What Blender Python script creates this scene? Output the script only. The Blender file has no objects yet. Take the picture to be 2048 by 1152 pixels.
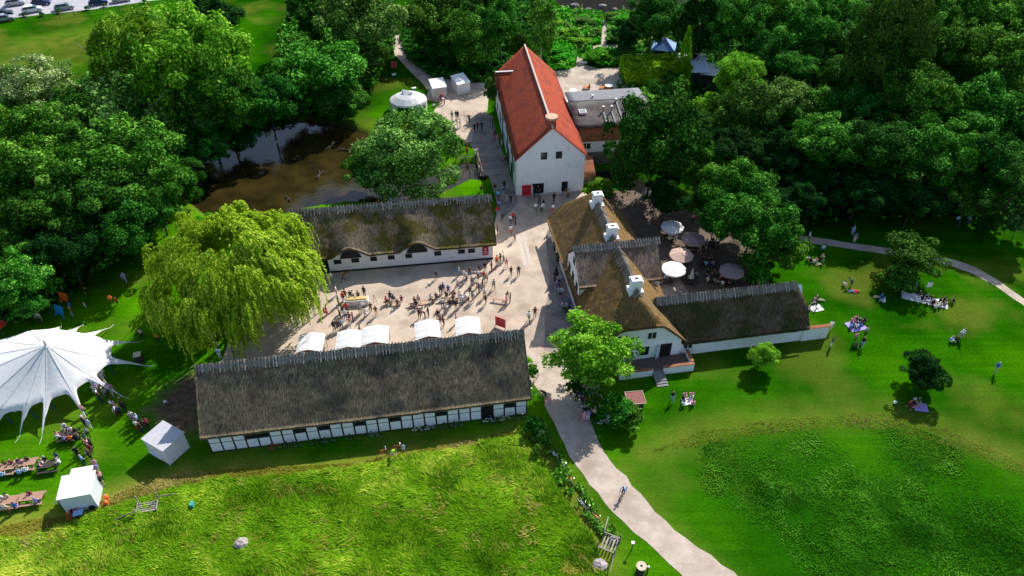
import bpy, bmesh, math, random
import numpy as np
from mathutils import Vector, Matrix, noise
random.seed(7); RNG=np.random.default_rng(7)
sc=bpy.context.scene; COL=sc.collection
R=math.radians
# ---------------------------------------------------------------- survey: photo bearings -> metres on the ground
F=1493.; PI_=R(40.9); CH=66.
def G(x,y,z=0.):
    dx=(x-1024)/F; dy=(576-y)/F
    Y=math.cos(PI_)+dy*math.sin(PI_); Z=-math.sin(PI_)+dy*math.cos(PI_)
    t=(z-CH)/Z
    return Vector((dx*t,Y*t,z))
def mpp(x,y,z=0.):
    g=G(x,y,z); d=g.y*math.cos(PI_)+(CH-z)*math.sin(PI_); return d/F
def head(v): return math.atan2(v.y,v.x)
# ---------------------------------------------------------------- tagging
LAB={}
def tag(o,label=None,cat=None,group=None,kind=None):
    if label:
        if cat and label in LAB and not group: print('DUP LABEL',label)
        LAB[label]=LAB.get(label,0)+1
        o['label']=label
    if cat: o['category']=cat
    if group: o['group']=group
    if kind: o['kind']=kind
    return o
def empty(name,loc=(0,0,0),rz=0,label=None,cat=None,group=None):
    o=bpy.data.objects.new(name,None); COL.objects.link(o); o.location=loc; o.rotation_euler=(0,0,rz)
    o.empty_display_size=.3
    return tag(o,label,cat,group)
# ---------------------------------------------------------------- materials
MATS={}
def nn(nt,t,**k):
    n=nt.nodes.new(t)
    for a,b in k.items(): setattr(n,a,b)
    return n
def mat(name,c1,c2=None,scale=4.,rough=.8,bump=0.,bscale=None,stretch=(1,1,1),c3=None,s3=.3,metal=0.,coord='Object',transl=0.,detail=4,spec=.3,lo=.35,hi=.65,dist=0.02,objvar=0.,t3=(.5,.62)):
    if name in MATS: return MATS[name]
    m=bpy.data.materials.new(name); m.use_nodes=True; nt=m.node_tree; b=nt.nodes['Principled BSDF']
    b.inputs['Roughness'].default_value=rough; b.inputs['Metallic'].default_value=metal
    b.inputs['Specular IOR Level'].default_value=spec
    L=nt.links.new
    col=None
    if c2 is not None or bump or c3 is not None:
        tc=nn(nt,'ShaderNodeTexCoord'); mp=nn(nt,'ShaderNodeMapping'); mp.inputs['Scale'].default_value=stretch
        L(tc.outputs[coord],mp.inputs[0])
    if c2 is not None:
        n=nn(nt,'ShaderNodeTexNoise'); n.inputs['Scale'].default_value=scale; n.inputs['Detail'].default_value=detail; n.inputs['Roughness'].default_value=.65
        L(mp.outputs[0],n.inputs['Vector'])
        r=nn(nt,'ShaderNodeValToRGB'); r.color_ramp.elements[0].position=lo; r.color_ramp.elements[1].position=hi
        r.color_ramp.elements[0].color=(*c1,1); r.color_ramp.elements[1].color=(*c2,1)
        L(n.outputs['Fac'],r.inputs[0]); col=r.outputs[0]
    else: b.inputs['Base Color'].default_value=(*c1,1)
    if c3 is not None:
        n3=nn(nt,'ShaderNodeTexNoise'); n3.inputs['Scale'].default_value=s3; n3.inputs['Detail'].default_value=5
        L(tc.outputs[coord],n3.inputs['Vector'])
        r3=nn(nt,'ShaderNodeValToRGB'); r3.color_ramp.elements[0].position=t3[0]; r3.color_ramp.elements[1].position=t3[1]
        L(n3.outputs['Fac'],r3.inputs[0])
        mx=nn(nt,'ShaderNodeMixRGB'); L(r3.outputs[0],mx.inputs[0])
        if col: L(col,mx.inputs[1])
        else: mx.inputs[1].default_value=(*c1,1)
        mx.inputs[2].default_value=(*c3,1); col=mx.outputs[0]
    if objvar:
        oi=nn(nt,'ShaderNodeObjectInfo'); hs=nn(nt,'ShaderNodeHueSaturation')
        ma=nn(nt,'ShaderNodeMapRange'); ma.inputs[3].default_value=1-objvar; ma.inputs[4].default_value=1+objvar
        L(oi.outputs['Random'],ma.inputs[0]); L(ma.outputs[0],hs.inputs['Value'])
        if col: L(col,hs.inputs['Color'])
        else: hs.inputs['Color'].default_value=(*c1,1)
        col=hs.outputs[0]
    if col: L(col,b.inputs['Base Color'])
    if bump:
        nb=nn(nt,'ShaderNodeTexNoise'); nb.inputs['Scale'].default_value=bscale or scale*2; nb.inputs['Detail'].default_value=6
        L(mp.outputs[0],nb.inputs['Vector']); bp=nn(nt,'ShaderNodeBump'); bp.inputs['Strength'].default_value=bump; bp.inputs['Distance'].default_value=dist
        L(nb.outputs['Fac'],bp.inputs['Height']); L(bp.outputs[0],b.inputs['Normal'])
    if transl:
        tr=nn(nt,'ShaderNodeBsdfTranslucent'); ms=nn(nt,'ShaderNodeMixShader'); ms.inputs[0].default_value=transl
        if col: L(col,tr.inputs[0])
        else: tr.inputs[0].default_value=(*c1,1)
        L(b.outputs[0],ms.inputs[1]); L(tr.outputs[0],ms.inputs[2]); L(ms.outputs[0],nt.nodes['Material Output'].inputs[0])
    MATS[name]=m; return m
def leafmat(name,dark,light,tip=None,transl=.35,sat=1.):
    """leaf colour: per-leaf random attribute + clump noise, per-tree variation"""
    if name in MATS: return MATS[name]
    m=bpy.data.materials.new(name); m.use_nodes=True; nt=m.node_tree; b=nt.nodes['Principled BSDF']; L=nt.links.new
    b.inputs['Roughness'].default_value=.7; b.inputs['Specular IOR Level'].default_value=.02
    at=nn(nt,'ShaderNodeAttribute'); at.attribute_name='rnd'
    geo=nn(nt,'ShaderNodeNewGeometry'); n=nn(nt,'ShaderNodeTexNoise'); n.inputs['Scale'].default_value=.35; n.inputs['Detail'].default_value=3
    L(geo.outputs['Position'],n.inputs['Vector'])
    ad=nn(nt,'ShaderNodeMath',operation='MULTIPLY_ADD'); ad.inputs[1].default_value=.6; L(at.outputs['Fac'],ad.inputs[0])
    mu=nn(nt,'ShaderNodeMath',operation='MULTIPLY'); mu.inputs[1].default_value=.5; L(n.outputs['Fac'],mu.inputs[0]); L(mu.outputs[0],ad.inputs[2])
    r=nn(nt,'ShaderNodeValToRGB'); e=r.color_ramp.elements; e[0].position=.18; e[0].color=(*dark,1); e[1].position=.66; e[1].color=(*light,1)
    if tip: x=e.new(.88); x.color=(*tip,1)
    L(ad.outputs[0],r.inputs[0])
    oi=nn(nt,'ShaderNodeObjectInfo'); hs=nn(nt,'ShaderNodeHueSaturation')
    ma=nn(nt,'ShaderNodeMapRange'); ma.inputs[3].default_value=.75; ma.inputs[4].default_value=1.3
    L(oi.outputs['Random'],ma.inputs[0]); L(ma.outputs[0],hs.inputs['Value']); hs.inputs['Saturation'].default_value=sat
    mh=nn(nt,'ShaderNodeMapRange'); mh.inputs[3].default_value=.485; mh.inputs[4].default_value=.515
    m7=nn(nt,'ShaderNodeMath',operation='MULTIPLY'); m7.inputs[1].default_value=7.3; fr=nn(nt,'ShaderNodeMath',operation='FRACT')
    L(oi.outputs['Random'],m7.inputs[0]); L(m7.outputs[0],fr.inputs[0]); L(fr.outputs[0],mh.inputs[0]); L(mh.outputs[0],hs.inputs['Hue'])
    L(r.outputs[0],hs.inputs['Color']); L(hs.outputs[0],b.inputs['Base Color'])
    tr=nn(nt,'ShaderNodeBsdfTranslucent'); ms=nn(nt,'ShaderNodeMixShader'); ms.inputs[0].default_value=transl
    L(hs.outputs[0],tr.inputs[0]); L(b.outputs[0],ms.inputs[1]); L(tr.outputs[0],ms.inputs[2]); L(ms.outputs[0],nt.nodes['Material Output'].inputs[0])
    MATS[name]=m; return m
M_white=mat('limewash',(.84,.85,.87),(.79,.80,.82),scale=1.2,rough=.9,bump=.25,bscale=6,c3=(.66,.66,.65),s3=.7,t3=(.58,.75))
M_paint=mat('white_paint',(.8,.8,.8),rough=.5)
M_glass=mat('window_glass',(.012,.015,.018),rough=.08,spec=.6)
M_dark=mat('dark_opening',(.012,.011,.01),rough=.9)
M_tar=mat('tarred_timber',(.018,.018,.022),(.03,.03,.034),scale=8,rough=.8)
M_green=mat('green_paint',(.02,.07,.055),rough=.5)
M_wood=mat('weathered_wood',(.20,.175,.15),(.33,.30,.26),scale=10,rough=.85,bump=.4,stretch=(1,1,.3),objvar=.35)
M_stick=mat('ridge_oak',(.17,.15,.125),(.37,.34,.30),scale=3,rough=.85,coord='Object',objvar=.45)
M_dwood=mat('dark_wood',(.035,.03,.027),(.07,.06,.05),scale=9,rough=.8)
M_pine=mat('pine_bench',(.34,.19,.13),(.46,.29,.21),scale=6,rough=.75,stretch=(1,6,1))
M_stone=mat('field_stone',(.12,.10,.075),(.28,.24,.19),scale=3,rough=.9,bump=.6,lo=.4,hi=.6)
M_step=mat('step_stone',(.16,.165,.16),(.27,.27,.26),scale=5,rough=.9,bump=.3)
M_brick=mat('brick_paving',(.10,.075,.065),(.17,.13,.115),scale=8,rough=.9,bump=.3)
M_metal=mat('grey_metal',(.35,.36,.37),rough=.4,metal=.6)
M_steel=mat('steel',(.5,.5,.52),rough=.3,metal=.9)
M_black=mat('black_rubber',(.012,.012,.012),rough=.7)
M_canvas=mat('white_canvas',(.80,.80,.80),(.74,.74,.75),scale=1.5,rough=.75,bump=.5,bscale=2.5,dist=.05,transl=.12)
M_bark=mat('bark',(.045,.035,.025),(.10,.08,.06),scale=6,rough=.95,bump=.5,stretch=(1,1,.25))
M_palebark=mat('pale_bark',(.30,.28,.24),(.42,.40,.35),scale=6,rough=.95,stretch=(1,1,.25))
M_red=mat('red_board',(.62,.02,.025),rough=.55)
M_ink=mat('dark_ink',(.10,.01,.03),rough=.6)
M_purple=mat('purple_ink',(.16,.03,.22),rough=.6)
def tilemat(name,c1,c2,c3):
    m=mat(name,c1,c2,scale=5,rough=.8,c3=c3,s3=.5,t3=(.48,.7)); nt=m.node_tree; b=nt.nodes['Principled BSDF']; L=nt.links.new
    tc=nn(nt,'ShaderNodeTexCoord'); sp=nn(nt,'ShaderNodeSeparateXYZ'); L(tc.outputs['UV'],sp.inputs[0])
    w=nn(nt,'ShaderNodeMath',operation='MULTIPLY'); w.inputs[1].default_value=2*math.pi/.24; L(sp.outputs[0],w.inputs[0])
    s=nn(nt,'ShaderNodeMath',operation='SINE'); L(w.outputs[0],s.inputs[0])
    w2=nn(nt,'ShaderNodeMath',operation='MULTIPLY'); w2.inputs[1].default_value=1/.34; L(sp.outputs[1],w2.inputs[0])
    f=nn(nt,'ShaderNodeMath',operation='FRACT'); L(w2.outputs[0],f.inputs[0])
    ad=nn(nt,'ShaderNodeMath',operation='ADD'); L(s.outputs[0],ad.inputs[0]); L(f.outputs[0],ad.inputs[1])
    bp=nn(nt,'ShaderNodeBump'); bp.inputs['Strength'].default_value=1; bp.inputs['Distance'].default_value=.05; L(ad.outputs[0],bp.inputs['Height']); L(bp.outputs[0],b.inputs['Normal'])
    return m
M_tile=tilemat('clay_tile',(.35,.038,.013),(.54,.095,.036),(.24,.045,.028))
M_pantile=tilemat('old_pantile',(.36,.12,.05),(.50,.20,.10),(.22,.11,.06))
def thatch(name,c1,c2,moss,t3,ms=.35,fine=(.02,.018,.014)):
    m=mat(name,c1,c2,scale=1.6,rough=.95,c3=moss,s3=ms,t3=t3,lo=.3,hi=.7,detail=8)
    nt=m.node_tree; b=nt.nodes['Principled BSDF']; L=nt.links.new
    tc=nn(nt,'ShaderNodeTexCoord'); mp=nn(nt,'ShaderNodeMapping'); mp.inputs['Scale'].default_value=(7,1.6,1.6); L(tc.outputs['UV'],mp.inputs[0])
    n=nn(nt,'ShaderNodeTexNoise'); n.inputs['Scale'].default_value=1.; n.inputs['Detail'].default_value=7; n.inputs['Roughness'].default_value=.7; L(mp.outputs[0],n.inputs['Vector'])
    r=nn(nt,'ShaderNodeValToRGB'); r.color_ramp.elements[0].position=.36; r.color_ramp.elements[1].position=.62
    r.color_ramp.elements[0].color=(.30,.30,.30,1); r.color_ramp.elements[1].color=(1.25,1.22,1.18,1); L(n.outputs['Fac'],r.inputs[0])
    mx=nn(nt,'ShaderNodeMixRGB',blend_type='MULTIPLY'); mx.inputs[0].default_value=1
    old=b.inputs['Base Color'].links[0].from_socket; L(old,mx.inputs[1]); L(r.outputs[0],mx.inputs[2]); L(mx.outputs[0],b.inputs['Base Color'])
    bp=nn(nt,'ShaderNodeBump'); bp.inputs['Strength'].default_value=.9; bp.inputs['Distance'].default_value=.12; L(n.outputs['Fac'],bp.inputs['Height']); L(bp.outputs[0],b.inputs['Normal'])
    return m
M_th_barn=thatch('grey_thatch',(.11,.09,.055),(.25,.205,.135),(.06,.055,.045),(.45,.7))
M_th_moss=thatch('mossy_thatch',(.10,.078,.05),(.24,.195,.135),(.085,.078,.012),(.44,.56))
M_th_farm=thatch('golden_thatch',(.135,.078,.022),(.28,.175,.058),(.19,.12,.05),(.45,.6))
M_th_cross=thatch('new_thatch',(.17,.115,.09),(.32,.24,.20),(.15,.10,.06),(.5,.65))
M_th_wing=thatch('dark_mossy_thatch',(.065,.050,.030),(.16,.12,.07),(.05,.05,.012),(.45,.6))
# ---------------------------------------------------------------- mesh builder
class MB:
    def __init__(s): s.v=[];s.f=[];s.m=[];s.uv={}
    def add(s,vs,fs,mi=0):
        o=len(s.v); s.v+= [tuple(v) for v in vs]; s.f+=[tuple(i+o for i in f) for f in fs]; s.m+=[mi]*len(fs); return s
    def box(s,x0,y0,z0,x1,y1,z1,mi=0,M=None):
        vs=[Vector(p) for p in ((x0,y0,z0),(x1,y0,z0),(x1,y1,z0),(x0,y1,z0),(x0,y0,z1),(x1,y0,z1),(x1,y1,z1),(x0,y1,z1))]
        if M is not None: vs=[M@v for v in vs]
        return s.add(vs,[(0,3,2,1),(4,5,6,7),(0,1,5,4),(1,2,6,5),(2,3,7,6),(3,0,4,7)],mi)
    def tube(s,pts,rad,n=6,mi=0,cap=True):
        pts=[Vector(p) for p in pts]
        if not hasattr(rad,'__len__'): rad=[rad]*len(pts)
        vs=[];k=len(pts)
        for i,p in enumerate(pts):
            d=(pts[min(i+1,k-1)]-pts[max(i-1,0)]).normalized()
            a=d.cross(Vector((0,0,1)) if abs(d.z)<.9 else Vector((1,0,0))).normalized(); b=d.cross(a)
            for j in range(n):
                t=2*math.pi*j/n; vs.append(p+(a*math.cos(t)+b*math.sin(t))*rad[i])
        fs=[(i*n+j,i*n+(j+1)%n,(i+1)*n+(j+1)%n,(i+1)*n+j) for i in range(k-1) for j in range(n)]
        if cap: fs+=[tuple(range(n-1,-1,-1)),tuple(range((k-1)*n,k*n))]
        return s.add(vs,fs,mi)
    def disc(s,c,r,h,n=16,mi=0,r2=None):
        r2=r if r2 is None else r2
        c=Vector(c); vs=[c+Vector((r*math.cos(2*math.pi*i/n),r*math.sin(2*math.pi*i/n),0)) for i in range(n)]+[c+Vector((r2*math.cos(2*math.pi*i/n),r2*math.sin(2*math.pi*i/n),h)) for i in range(n)]
        return s.add(vs,[tuple(range(n-1,-1,-1)),tuple(range(n,2*n))]+[(i,(i+1)%n,n+(i+1)%n,n+i) for i in range(n)],mi)
    def ball(s,c,r,sx=1,sy=1,sz=1,n=8,mi=0,jit=0):
        c=Vector(c); vs=[];m=n//2+1
        for i in range(m+1):
            ph=math.pi*i/m
            for j in range(n):
                t=2*math.pi*j/n; q=1+random.uniform(-jit,jit)
                vs.append(c+Vector((r*sx*q*math.sin(ph)*math.cos(t),r*sy*q*math.sin(ph)*math.sin(t),r*sz*q*math.cos(ph))))
        return s.add(vs,[(i*n+j,(i+1)*n+j,(i+1)*n+(j+1)%n,i*n+(j+1)%n) for i in range(m) for j in range(n)],mi)
    def mesh(s,name,mats,smooth=False):
        me=bpy.data.meshes.new(name); me.from_pydata(s.v,[],s.f)
        for m in (mats if isinstance(mats,(list,tuple)) else [mats]): me.materials.append(m)
        me.polygons.foreach_set('material_index',s.m)
        if smooth: me.polygons.foreach_set('use_smooth',[True]*len(s.f))
        me.validate(); me.update(); return me
    def obj(s,name,mats,parent=None,loc=(0,0,0),rz=0,smooth=False):
        return link(name,s.mesh(name,mats,smooth),parent,loc,rz)
def link(name,me,parent=None,loc=(0,0,0),rz=0,scale=None):
    o=bpy.data.objects.new(name,me); COL.objects.link(o); o.location=loc; o.rotation_euler=(0,0,rz)
    if scale is not None: o.scale=scale
    if parent: o.parent=parent
    return o
def npmesh(name,V,Fq,mats,attr=None,smooth=False,uv=None):
    """fast mesh from numpy arrays; all faces the same size"""
    me=bpy.data.meshes.new(name); k=Fq.shape[1]
    me.vertices.add(len(V)); me.vertices.foreach_set('co',V.astype(np.float32).ravel())
    me.loops.add(Fq.size); me.loops.foreach_set('vertex_index',Fq.astype(np.int32).ravel())
    me.polygons.add(len(Fq)); me.polygons.foreach_set('loop_start',np.arange(0,Fq.size,k,dtype=np.int32))
    if smooth: me.polygons.foreach_set('use_smooth',np.ones(len(Fq),dtype=bool))
    for m in (mats if isinstance(mats,(list,tuple)) else [mats]): me.materials.append(m)
    me.update(calc_edges=True)
    if attr:
        for nm,(dom,arr) in attr.items():
            a=me.attributes.new(nm,'FLOAT',dom); a.data.foreach_set('value',arr.astype(np.float32))
    if uv is not None:
        u=me.uv_layers.new(name='UVMap'); u.data.foreach_set('uv',uv[Fq.ravel()].astype(np.float32).ravel())
    return me
def N3(x,y,z=0.): return noise.noise(Vector((x,y,z)))
def clone(o,loc=None,rz=None,parent=None,label=None,group=None,kids=True):
    c=o.copy(); COL.objects.link(c)
    if parent: c.parent=parent
    if loc is not None: c.location=loc
    if rz is not None: c.rotation_euler=(0,0,rz)
    if label: c['label']=label; LAB[label]=LAB.get(label,0)+1
    if group: c['group']=group
    if kids:
        for ch in o.children: clone(ch,parent=c)
    return c
# ---------------------------------------------------------------- polygons
def inpoly(px,py,poly):
    x=np.asarray(px);y=np.asarray(py); r=np.zeros(x.shape,bool); n=len(poly)
    for i in range(n):
        x1,y1=poly[i];x2,y2=poly[(i+1)%n]
        c=((y1>y)!=(y2>y))&(x<(x2-x1)*(y-y1)/((y2-y1) if y2!=y1 else 1e-9)+x1); r^=c
    return r
def pdist(px,py,poly,closed=True):
    d=np.full(np.shape(px),1e9)
    n=len(poly)
    for i in range(n if closed else n-1):
        x1,y1=poly[i];x2,y2=poly[(i+1)%n]; dx,dy=x2-x1,y2-y1; L=dx*dx+dy*dy+1e-9
        t=np.clip(((px-x1)*dx+(py-y1)*dy)/L,0,1); d=np.minimum(d,np.hypot(px-x1-t*dx,py-y1-t*dy))
    return d
def sdist(px,py,poly): 
    d=pdist(px,py,poly); return np.where(inpoly(px,py,poly),d,-d)
def GP(pts,z=0.): return [(G(x,y,z).x,G(x,y,z).y) for x,y in pts]
# ================================================================ SETTING
pond=GP([(330,360),(370,330),(400,300),(470,270),(520,255),(580,240),(625,236),(685,246),(735,262),(745,285),(715,300),(712,330),(760,350),(850,345),(935,318),(966,326),(975,358),(940,356),(860,392),(760,402),(690,400),(620,410),(560,425),(470,438),(420,436),(380,405)])
brook=GP([(1175,342),(1215,335),(1270,350),(1310,372),(1300,392),(1225,368),(1178,360)])
river=GP([(1075,-40),(1120,8),(1180,26),(1250,22),(1330,14),(1420,-5),(1400,-60),(1080,-60)])
meadow=GP([(-60,1160),(-60,1100),(60,1075),(150,1052),(240,1012),(330,985),(420,965),(560,957),(700,938),(820,915),(940,896),(1035,875),(1060,885),(1090,930),(1120,985),(1150,1030),(1180,1080),(1215,1160),(1200,1300),(-200,1300)])
rough=GP([(1380,930),(1420,880),(1560,852),(1680,842),(1780,838),(1880,872),(1960,925),(2120,1000),(2400,1300),(1560,1300),(1500,1150),(1430,1040)])
soil=GP([(300,820),(345,775),(395,735),(405,800),(410,870),(330,862)])
wood1=GP([(1200,200),(1330,240),(1400,330),(1390,420),(1480,440),(1600,455),(1720,440),(1900,440),(2080,470),(2300,500),(2500,-100),(1400,-120),(1290,20),(1260,90),(1240,160)])
wood2=GP([(-200,250),(80,200),(240,120),(330,250),(520,150),(640,200),(560,265),(420,300),(340,400),(300,480),(180,570),(80,640),(-60,680),(-200,700)])
wood3=GP([(800,80),(860,-60),(1090,-60),(1110,40),(1060,110),(985,150),(960,165),(870,160),(815,120)])
wood4=GP([(560,60),(620,-60),(790,-60),(790,100),(770,130),(740,200),(700,245),(620,235),(540,215)])
carpark=GP([(-200,110),(0,38),(120,26),(220,14),(330,-2),(430,-16),(520,-60),(0,-200),(-400,-100)])
NAT=dict(pond=pond,brook=brook,river=river)
def axis(a,b,s,far):
    return np.concatenate([[-far,-far/2],np.arange(a,b+.01,s),[far/2,far]])
xs=np.concatenate([[-420,-260,-180],np.arange(-130,130.1,.8),[180,260,420]])
ys=np.concatenate([[-40,0,15],np.arange(24,200.1,.8),[230,300,520]])
GX,GY=np.meshgrid(xs,ys,indexing='ij'); gx=GX.ravel(); gy=GY.ravel()
gz=np.zeros(len(gx))
def zcarve(px,py):
    z=np.zeros(np.shape(px))
    for p in NAT.values():
        s=sdist(px,py,p); z=np.minimum(z,-1.3*np.clip((s+.3)/1.6,0,1)**.8)
    return z
gz=zcarve(gx,gy)
def soft(poly,w,px=None,py=None):
    px=gx if px is None else px; py=gy if py is None else py
    return np.clip(sdist(px,py,poly)/w*.5+.5,0,1)
nz=np.array([N3(x*.12,y*.12) for x,y in zip(gx,gy)]); nz2=np.array([N3(x*.5+9,y*.5,3) for x,y in zip(gx,gy)])
def soften(poly,w,a=1.5): return np.clip((sdist(gx,gy,poly)+nz2*a)/w*.5+.5,0,1)
a_me=soften(meadow,1.2,.7); a_ro=np.clip((sdist(gx,gy,rough)+nz2*4+nz*9)/16*.5+.35,0,1); a_soil=soften(soil,1.,1.4)
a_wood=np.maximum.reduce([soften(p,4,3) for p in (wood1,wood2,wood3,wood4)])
a_vignette=np.maximum(np.clip((gx-6)/16,0,1)*.9, np.clip((gy-112)/25,0,1)*.95); a_vignette=np.clip(a_vignette+.45*nz,0,1)  # vignette darkening of the right and far grass, painted into the ground colour
band=np.array([0.]*len(gx))
def line(pts): return GP(pts)
def bandof(pts,w,k=1.):
    d=pdist(gx,gy,GP(pts),closed=False); return k*np.exp(-(d/w)**2)
band=np.maximum.reduce([bandof([(-60,1085),(60,1052),(150,1040),(240,1000),(330,965),(420,950),(560,945)],2.3,1.),
  bandof([(560,945),(700,928),(820,905),(940,886),(1035,868)],1.1,1.), bandof([(1035,868),(1062,905),(1090,960),(1140,1020),(1175,1080),(1190,1160)],2.4,.95),
  bandof([(1300,905),(1400,862),(1550,835),(1700,828),(1800,828),(1900,862),(2100,940)],2.2,.55), bandof([(1240,930),(1300,1010),(1400,1110),(1480,1170)],1.2,.35),
  bandof([(60,95),(200,70),(330,60)],7,.5),bandof([(0,130),(130,120)],6,.4)])
band=np.clip(band*(.75+.6*nz2+.3*nz),0,1); band=np.maximum(band,np.clip((nz*1.2+nz2*.35)*.55,0,.3))
verts=np.stack([gx,gy,gz],1); nx,ny=len(xs),len(ys)
ii=np.arange(nx-1)[:,None]*ny+np.arange(ny-1)[None,:]; ii=ii.ravel()
Fq=np.stack([ii,ii+ny,ii+ny+1,ii+1],1)
def groundmat():
    m=bpy.data.materials.new('lawn_and_meadow'); m.use_nodes=True; nt=m.node_tree; b=nt.nodes['Principled BSDF']; L=nt.links.new
    b.inputs['Roughness'].default_value=1.; b.inputs['Specular IOR Level'].default_value=.0
    tc=nn(nt,'ShaderNodeTexCoord')
    def noi(s,d=5,st=None,rg=.6):
        n=nn(nt,'ShaderNodeTexNoise'); n.inputs['Scale'].default_value=s; n.inputs['Detail'].default_value=d; n.inputs['Roughness'].default_value=rg
        if st:
            mp=nn(nt,'ShaderNodeMapping'); mp.inputs['Scale'].default_value=st; mp.inputs['Rotation'].default_value=(0,0,R(8)); L(tc.outputs['Object'],mp.inputs[0]); L(mp.outputs[0],n.inputs['Vector'])
        else: L(tc.outputs['Object'],n.inputs['Vector'])
        return n.outputs['Fac']
    def ramp(f,a,ca,c,cc,mid=None):
        r=nn(nt,'ShaderNodeValToRGB'); e=r.color_ramp.elements; e[0].position=a;e[0].color=(*ca,1);e[1].position=c;e[1].color=(*cc,1)
        L(f,r.inputs[0]); return r.outputs[0]
    def mix(f,a,c,bt='MIX'):
        x=nn(nt,'ShaderNodeMixRGB',blend_type=bt)
        if isinstance(f,float): x.inputs[0].default_value=f
        else: L(f,x.inputs[0])
        L(a,x.inputs[1])
        if isinstance(c,tuple): x.inputs[2].default_value=(*c,1)
        else: L(c,x.inputs[2])
        return x.outputs[0]
    def attr(n): a=nn(nt,'ShaderNodeAttribute'); a.attribute_name=n; return a.outputs['Fac']
    lawn=ramp(noi(.09,6),.38,(.020,.115,.001),.62,(.066,.225,.002))
    fine=ramp(noi(3.2,8,(1,1.6,1),.8),.3,(.35,.42,.3),.7,(1.65,1.5,1.5))
    stripe=ramp(noi(.8,3,(.06,1.6,1)),.4,(.88,.9,.86),.6,(1.12,1.1,1.1))
    col=mix(1.,lawn,fine,'MULTIPLY'); col=mix(1.,col,stripe,'MULTIPLY')
    vignetted=mix(1.,col,(.26,.50,.55),'MULTIPLY'); col=mix(attr('deep'),col,vignetted)  # 'deep' mixes the painted vignette into the lawn colour
    dryc=ramp(noi(2.2,7,(1,2,1),.8),.35,(.13,.15,.012),.65,(.33,.29,.06)); col=mix(attr('dry'),col,dryc)
    me=ramp(noi(1.3,8,None,.75),.35,(.03,.10,.003),.65,(.09,.20,.008)); col=mix(attr('meadow'),col,me)
    ro=ramp(noi(1.5,8,(1,2.2,1),.8),.35,(.008,.070,.002),.65,(.026,.135,.004)); col=mix(attr('rough'),col,ro)
    so=ramp(noi(1.5,7),.35,(.075,.05,.032),.65,(.17,.12,.085)); col=mix(attr('soil'),col,so)
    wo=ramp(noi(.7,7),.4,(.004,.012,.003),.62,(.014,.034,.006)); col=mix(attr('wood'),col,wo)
    ge=nn(nt,'ShaderNodeNewGeometry'); sp=nn(nt,'ShaderNodeSeparateXYZ'); L(ge.outputs['Position'],sp.inputs[0])
    mr=nn(nt,'ShaderNodeMapRange'); mr.inputs[1].default_value=-.05; mr.inputs[2].default_value=-.6; L(sp.outputs[2],mr.inputs[0])
    col=mix(mr.outputs[0],col,(.05,.035,.018))
    L(col,b.inputs['Base Color'])
    bp=nn(nt,'ShaderNodeBump'); bp.inputs['Strength'].default_value=.6; bp.inputs['Distance'].default_value=.12; L(noi(3.5,8,None,.8),bp.inputs['Height']); L(bp.outputs[0],b.inputs['Normal'])
    return m
me=npmesh('ground',verts,Fq,groundmat(),attr=dict(dry=('POINT',band),meadow=('POINT',a_me),rough=('POINT',a_ro),soil=('POINT',a_soil),wood=('POINT',a_wood),deep=('POINT',a_vignette)))
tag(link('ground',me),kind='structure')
# ---- water
def watermat(name,c,rough,sc=1.5,s=.25,c2=None):
    m=mat(name,c,c2 or tuple(v*1.6 for v in c),scale=.25,rough=rough,spec=.5,coord='Object'); nt=m.node_tree; b=nt.nodes['Principled BSDF']; L=nt.links.new
    tc=nn(nt,'ShaderNodeTexCoord'); n=nn(nt,'ShaderNodeTexNoise'); n.inputs['Scale'].default_value=sc; n.inputs['Detail'].default_value=4; L(tc.outputs['Object'],n.inputs['Vector'])
    bp=nn(nt,'ShaderNodeBump'); bp.inputs['Strength'].default_value=s; bp.inputs['Distance'].default_value=.08; L(n.outputs['Fac'],bp.inputs['Height']); L(bp.outputs[0],b.inputs['Normal']); return m
def flat(name,poly,z,m,kind='structure',jit=0.,step=1.2,parent=None):
    pts=[];n=len(poly)
    for i in range(n):
        a=Vector((*poly[i],0));b_=Vector((*poly[(i+1)%n],0)); k=max(1,int((b_-a).length/step)); nr=Vector((-(b_-a).y,(b_-a).x,0)).normalized()
        for j in range(k):
            p=a.lerp(b_,j/k); p=p+nr*jit*(N3(p.x*.6,p.y*.6,5)*1.4+N3(p.x*2.3,p.y*2.3,1)*.7); pts.append((p.x,p.y,z))
    from mathutils.geometry import delaunay_2d_cdt
    vv,_,ff,_,_,_=delaunay_2d_cdt([Vector(p[:2]) for p in pts],[],[list(range(len(pts)))],1,1e-5)
    fs=[]
    for f in ff:
        a,b_,c=[vv[i] for i in f[:3]]
        fs.append(tuple(f) if (b_-a).cross(c-a)>0 else tuple(reversed(f)))
    me=bpy.data.meshes.new(name); me.from_pydata([(v.x,v.y,z) for v in vv],[],fs); me.materials.append(m)
    o=link(name,me,parent); 
    if kind: tag(o,kind=kind)
    return o
def grow(poly,d):
    cx=sum(p[0] for p in poly)/len(poly);cy=sum(p[1] for p in poly)/len(poly)
    return [(cx+(x-cx)*d,cy+(y-cy)*d) for x,y in poly]
M_pond=watermat('pond_water',(.014,.012,.004),.08,c2=(.042,.031,.008))
flat('water',pond,-.55,M_pond); flat('water',brook,-.55,watermat('brook_water',(.006,.008,.006),.12)); flat('water',river,-.5,mat('river_water',(.004,.005,.004),(.010,.012,.008),scale=.8,rough=.9,spec=.05))
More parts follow.
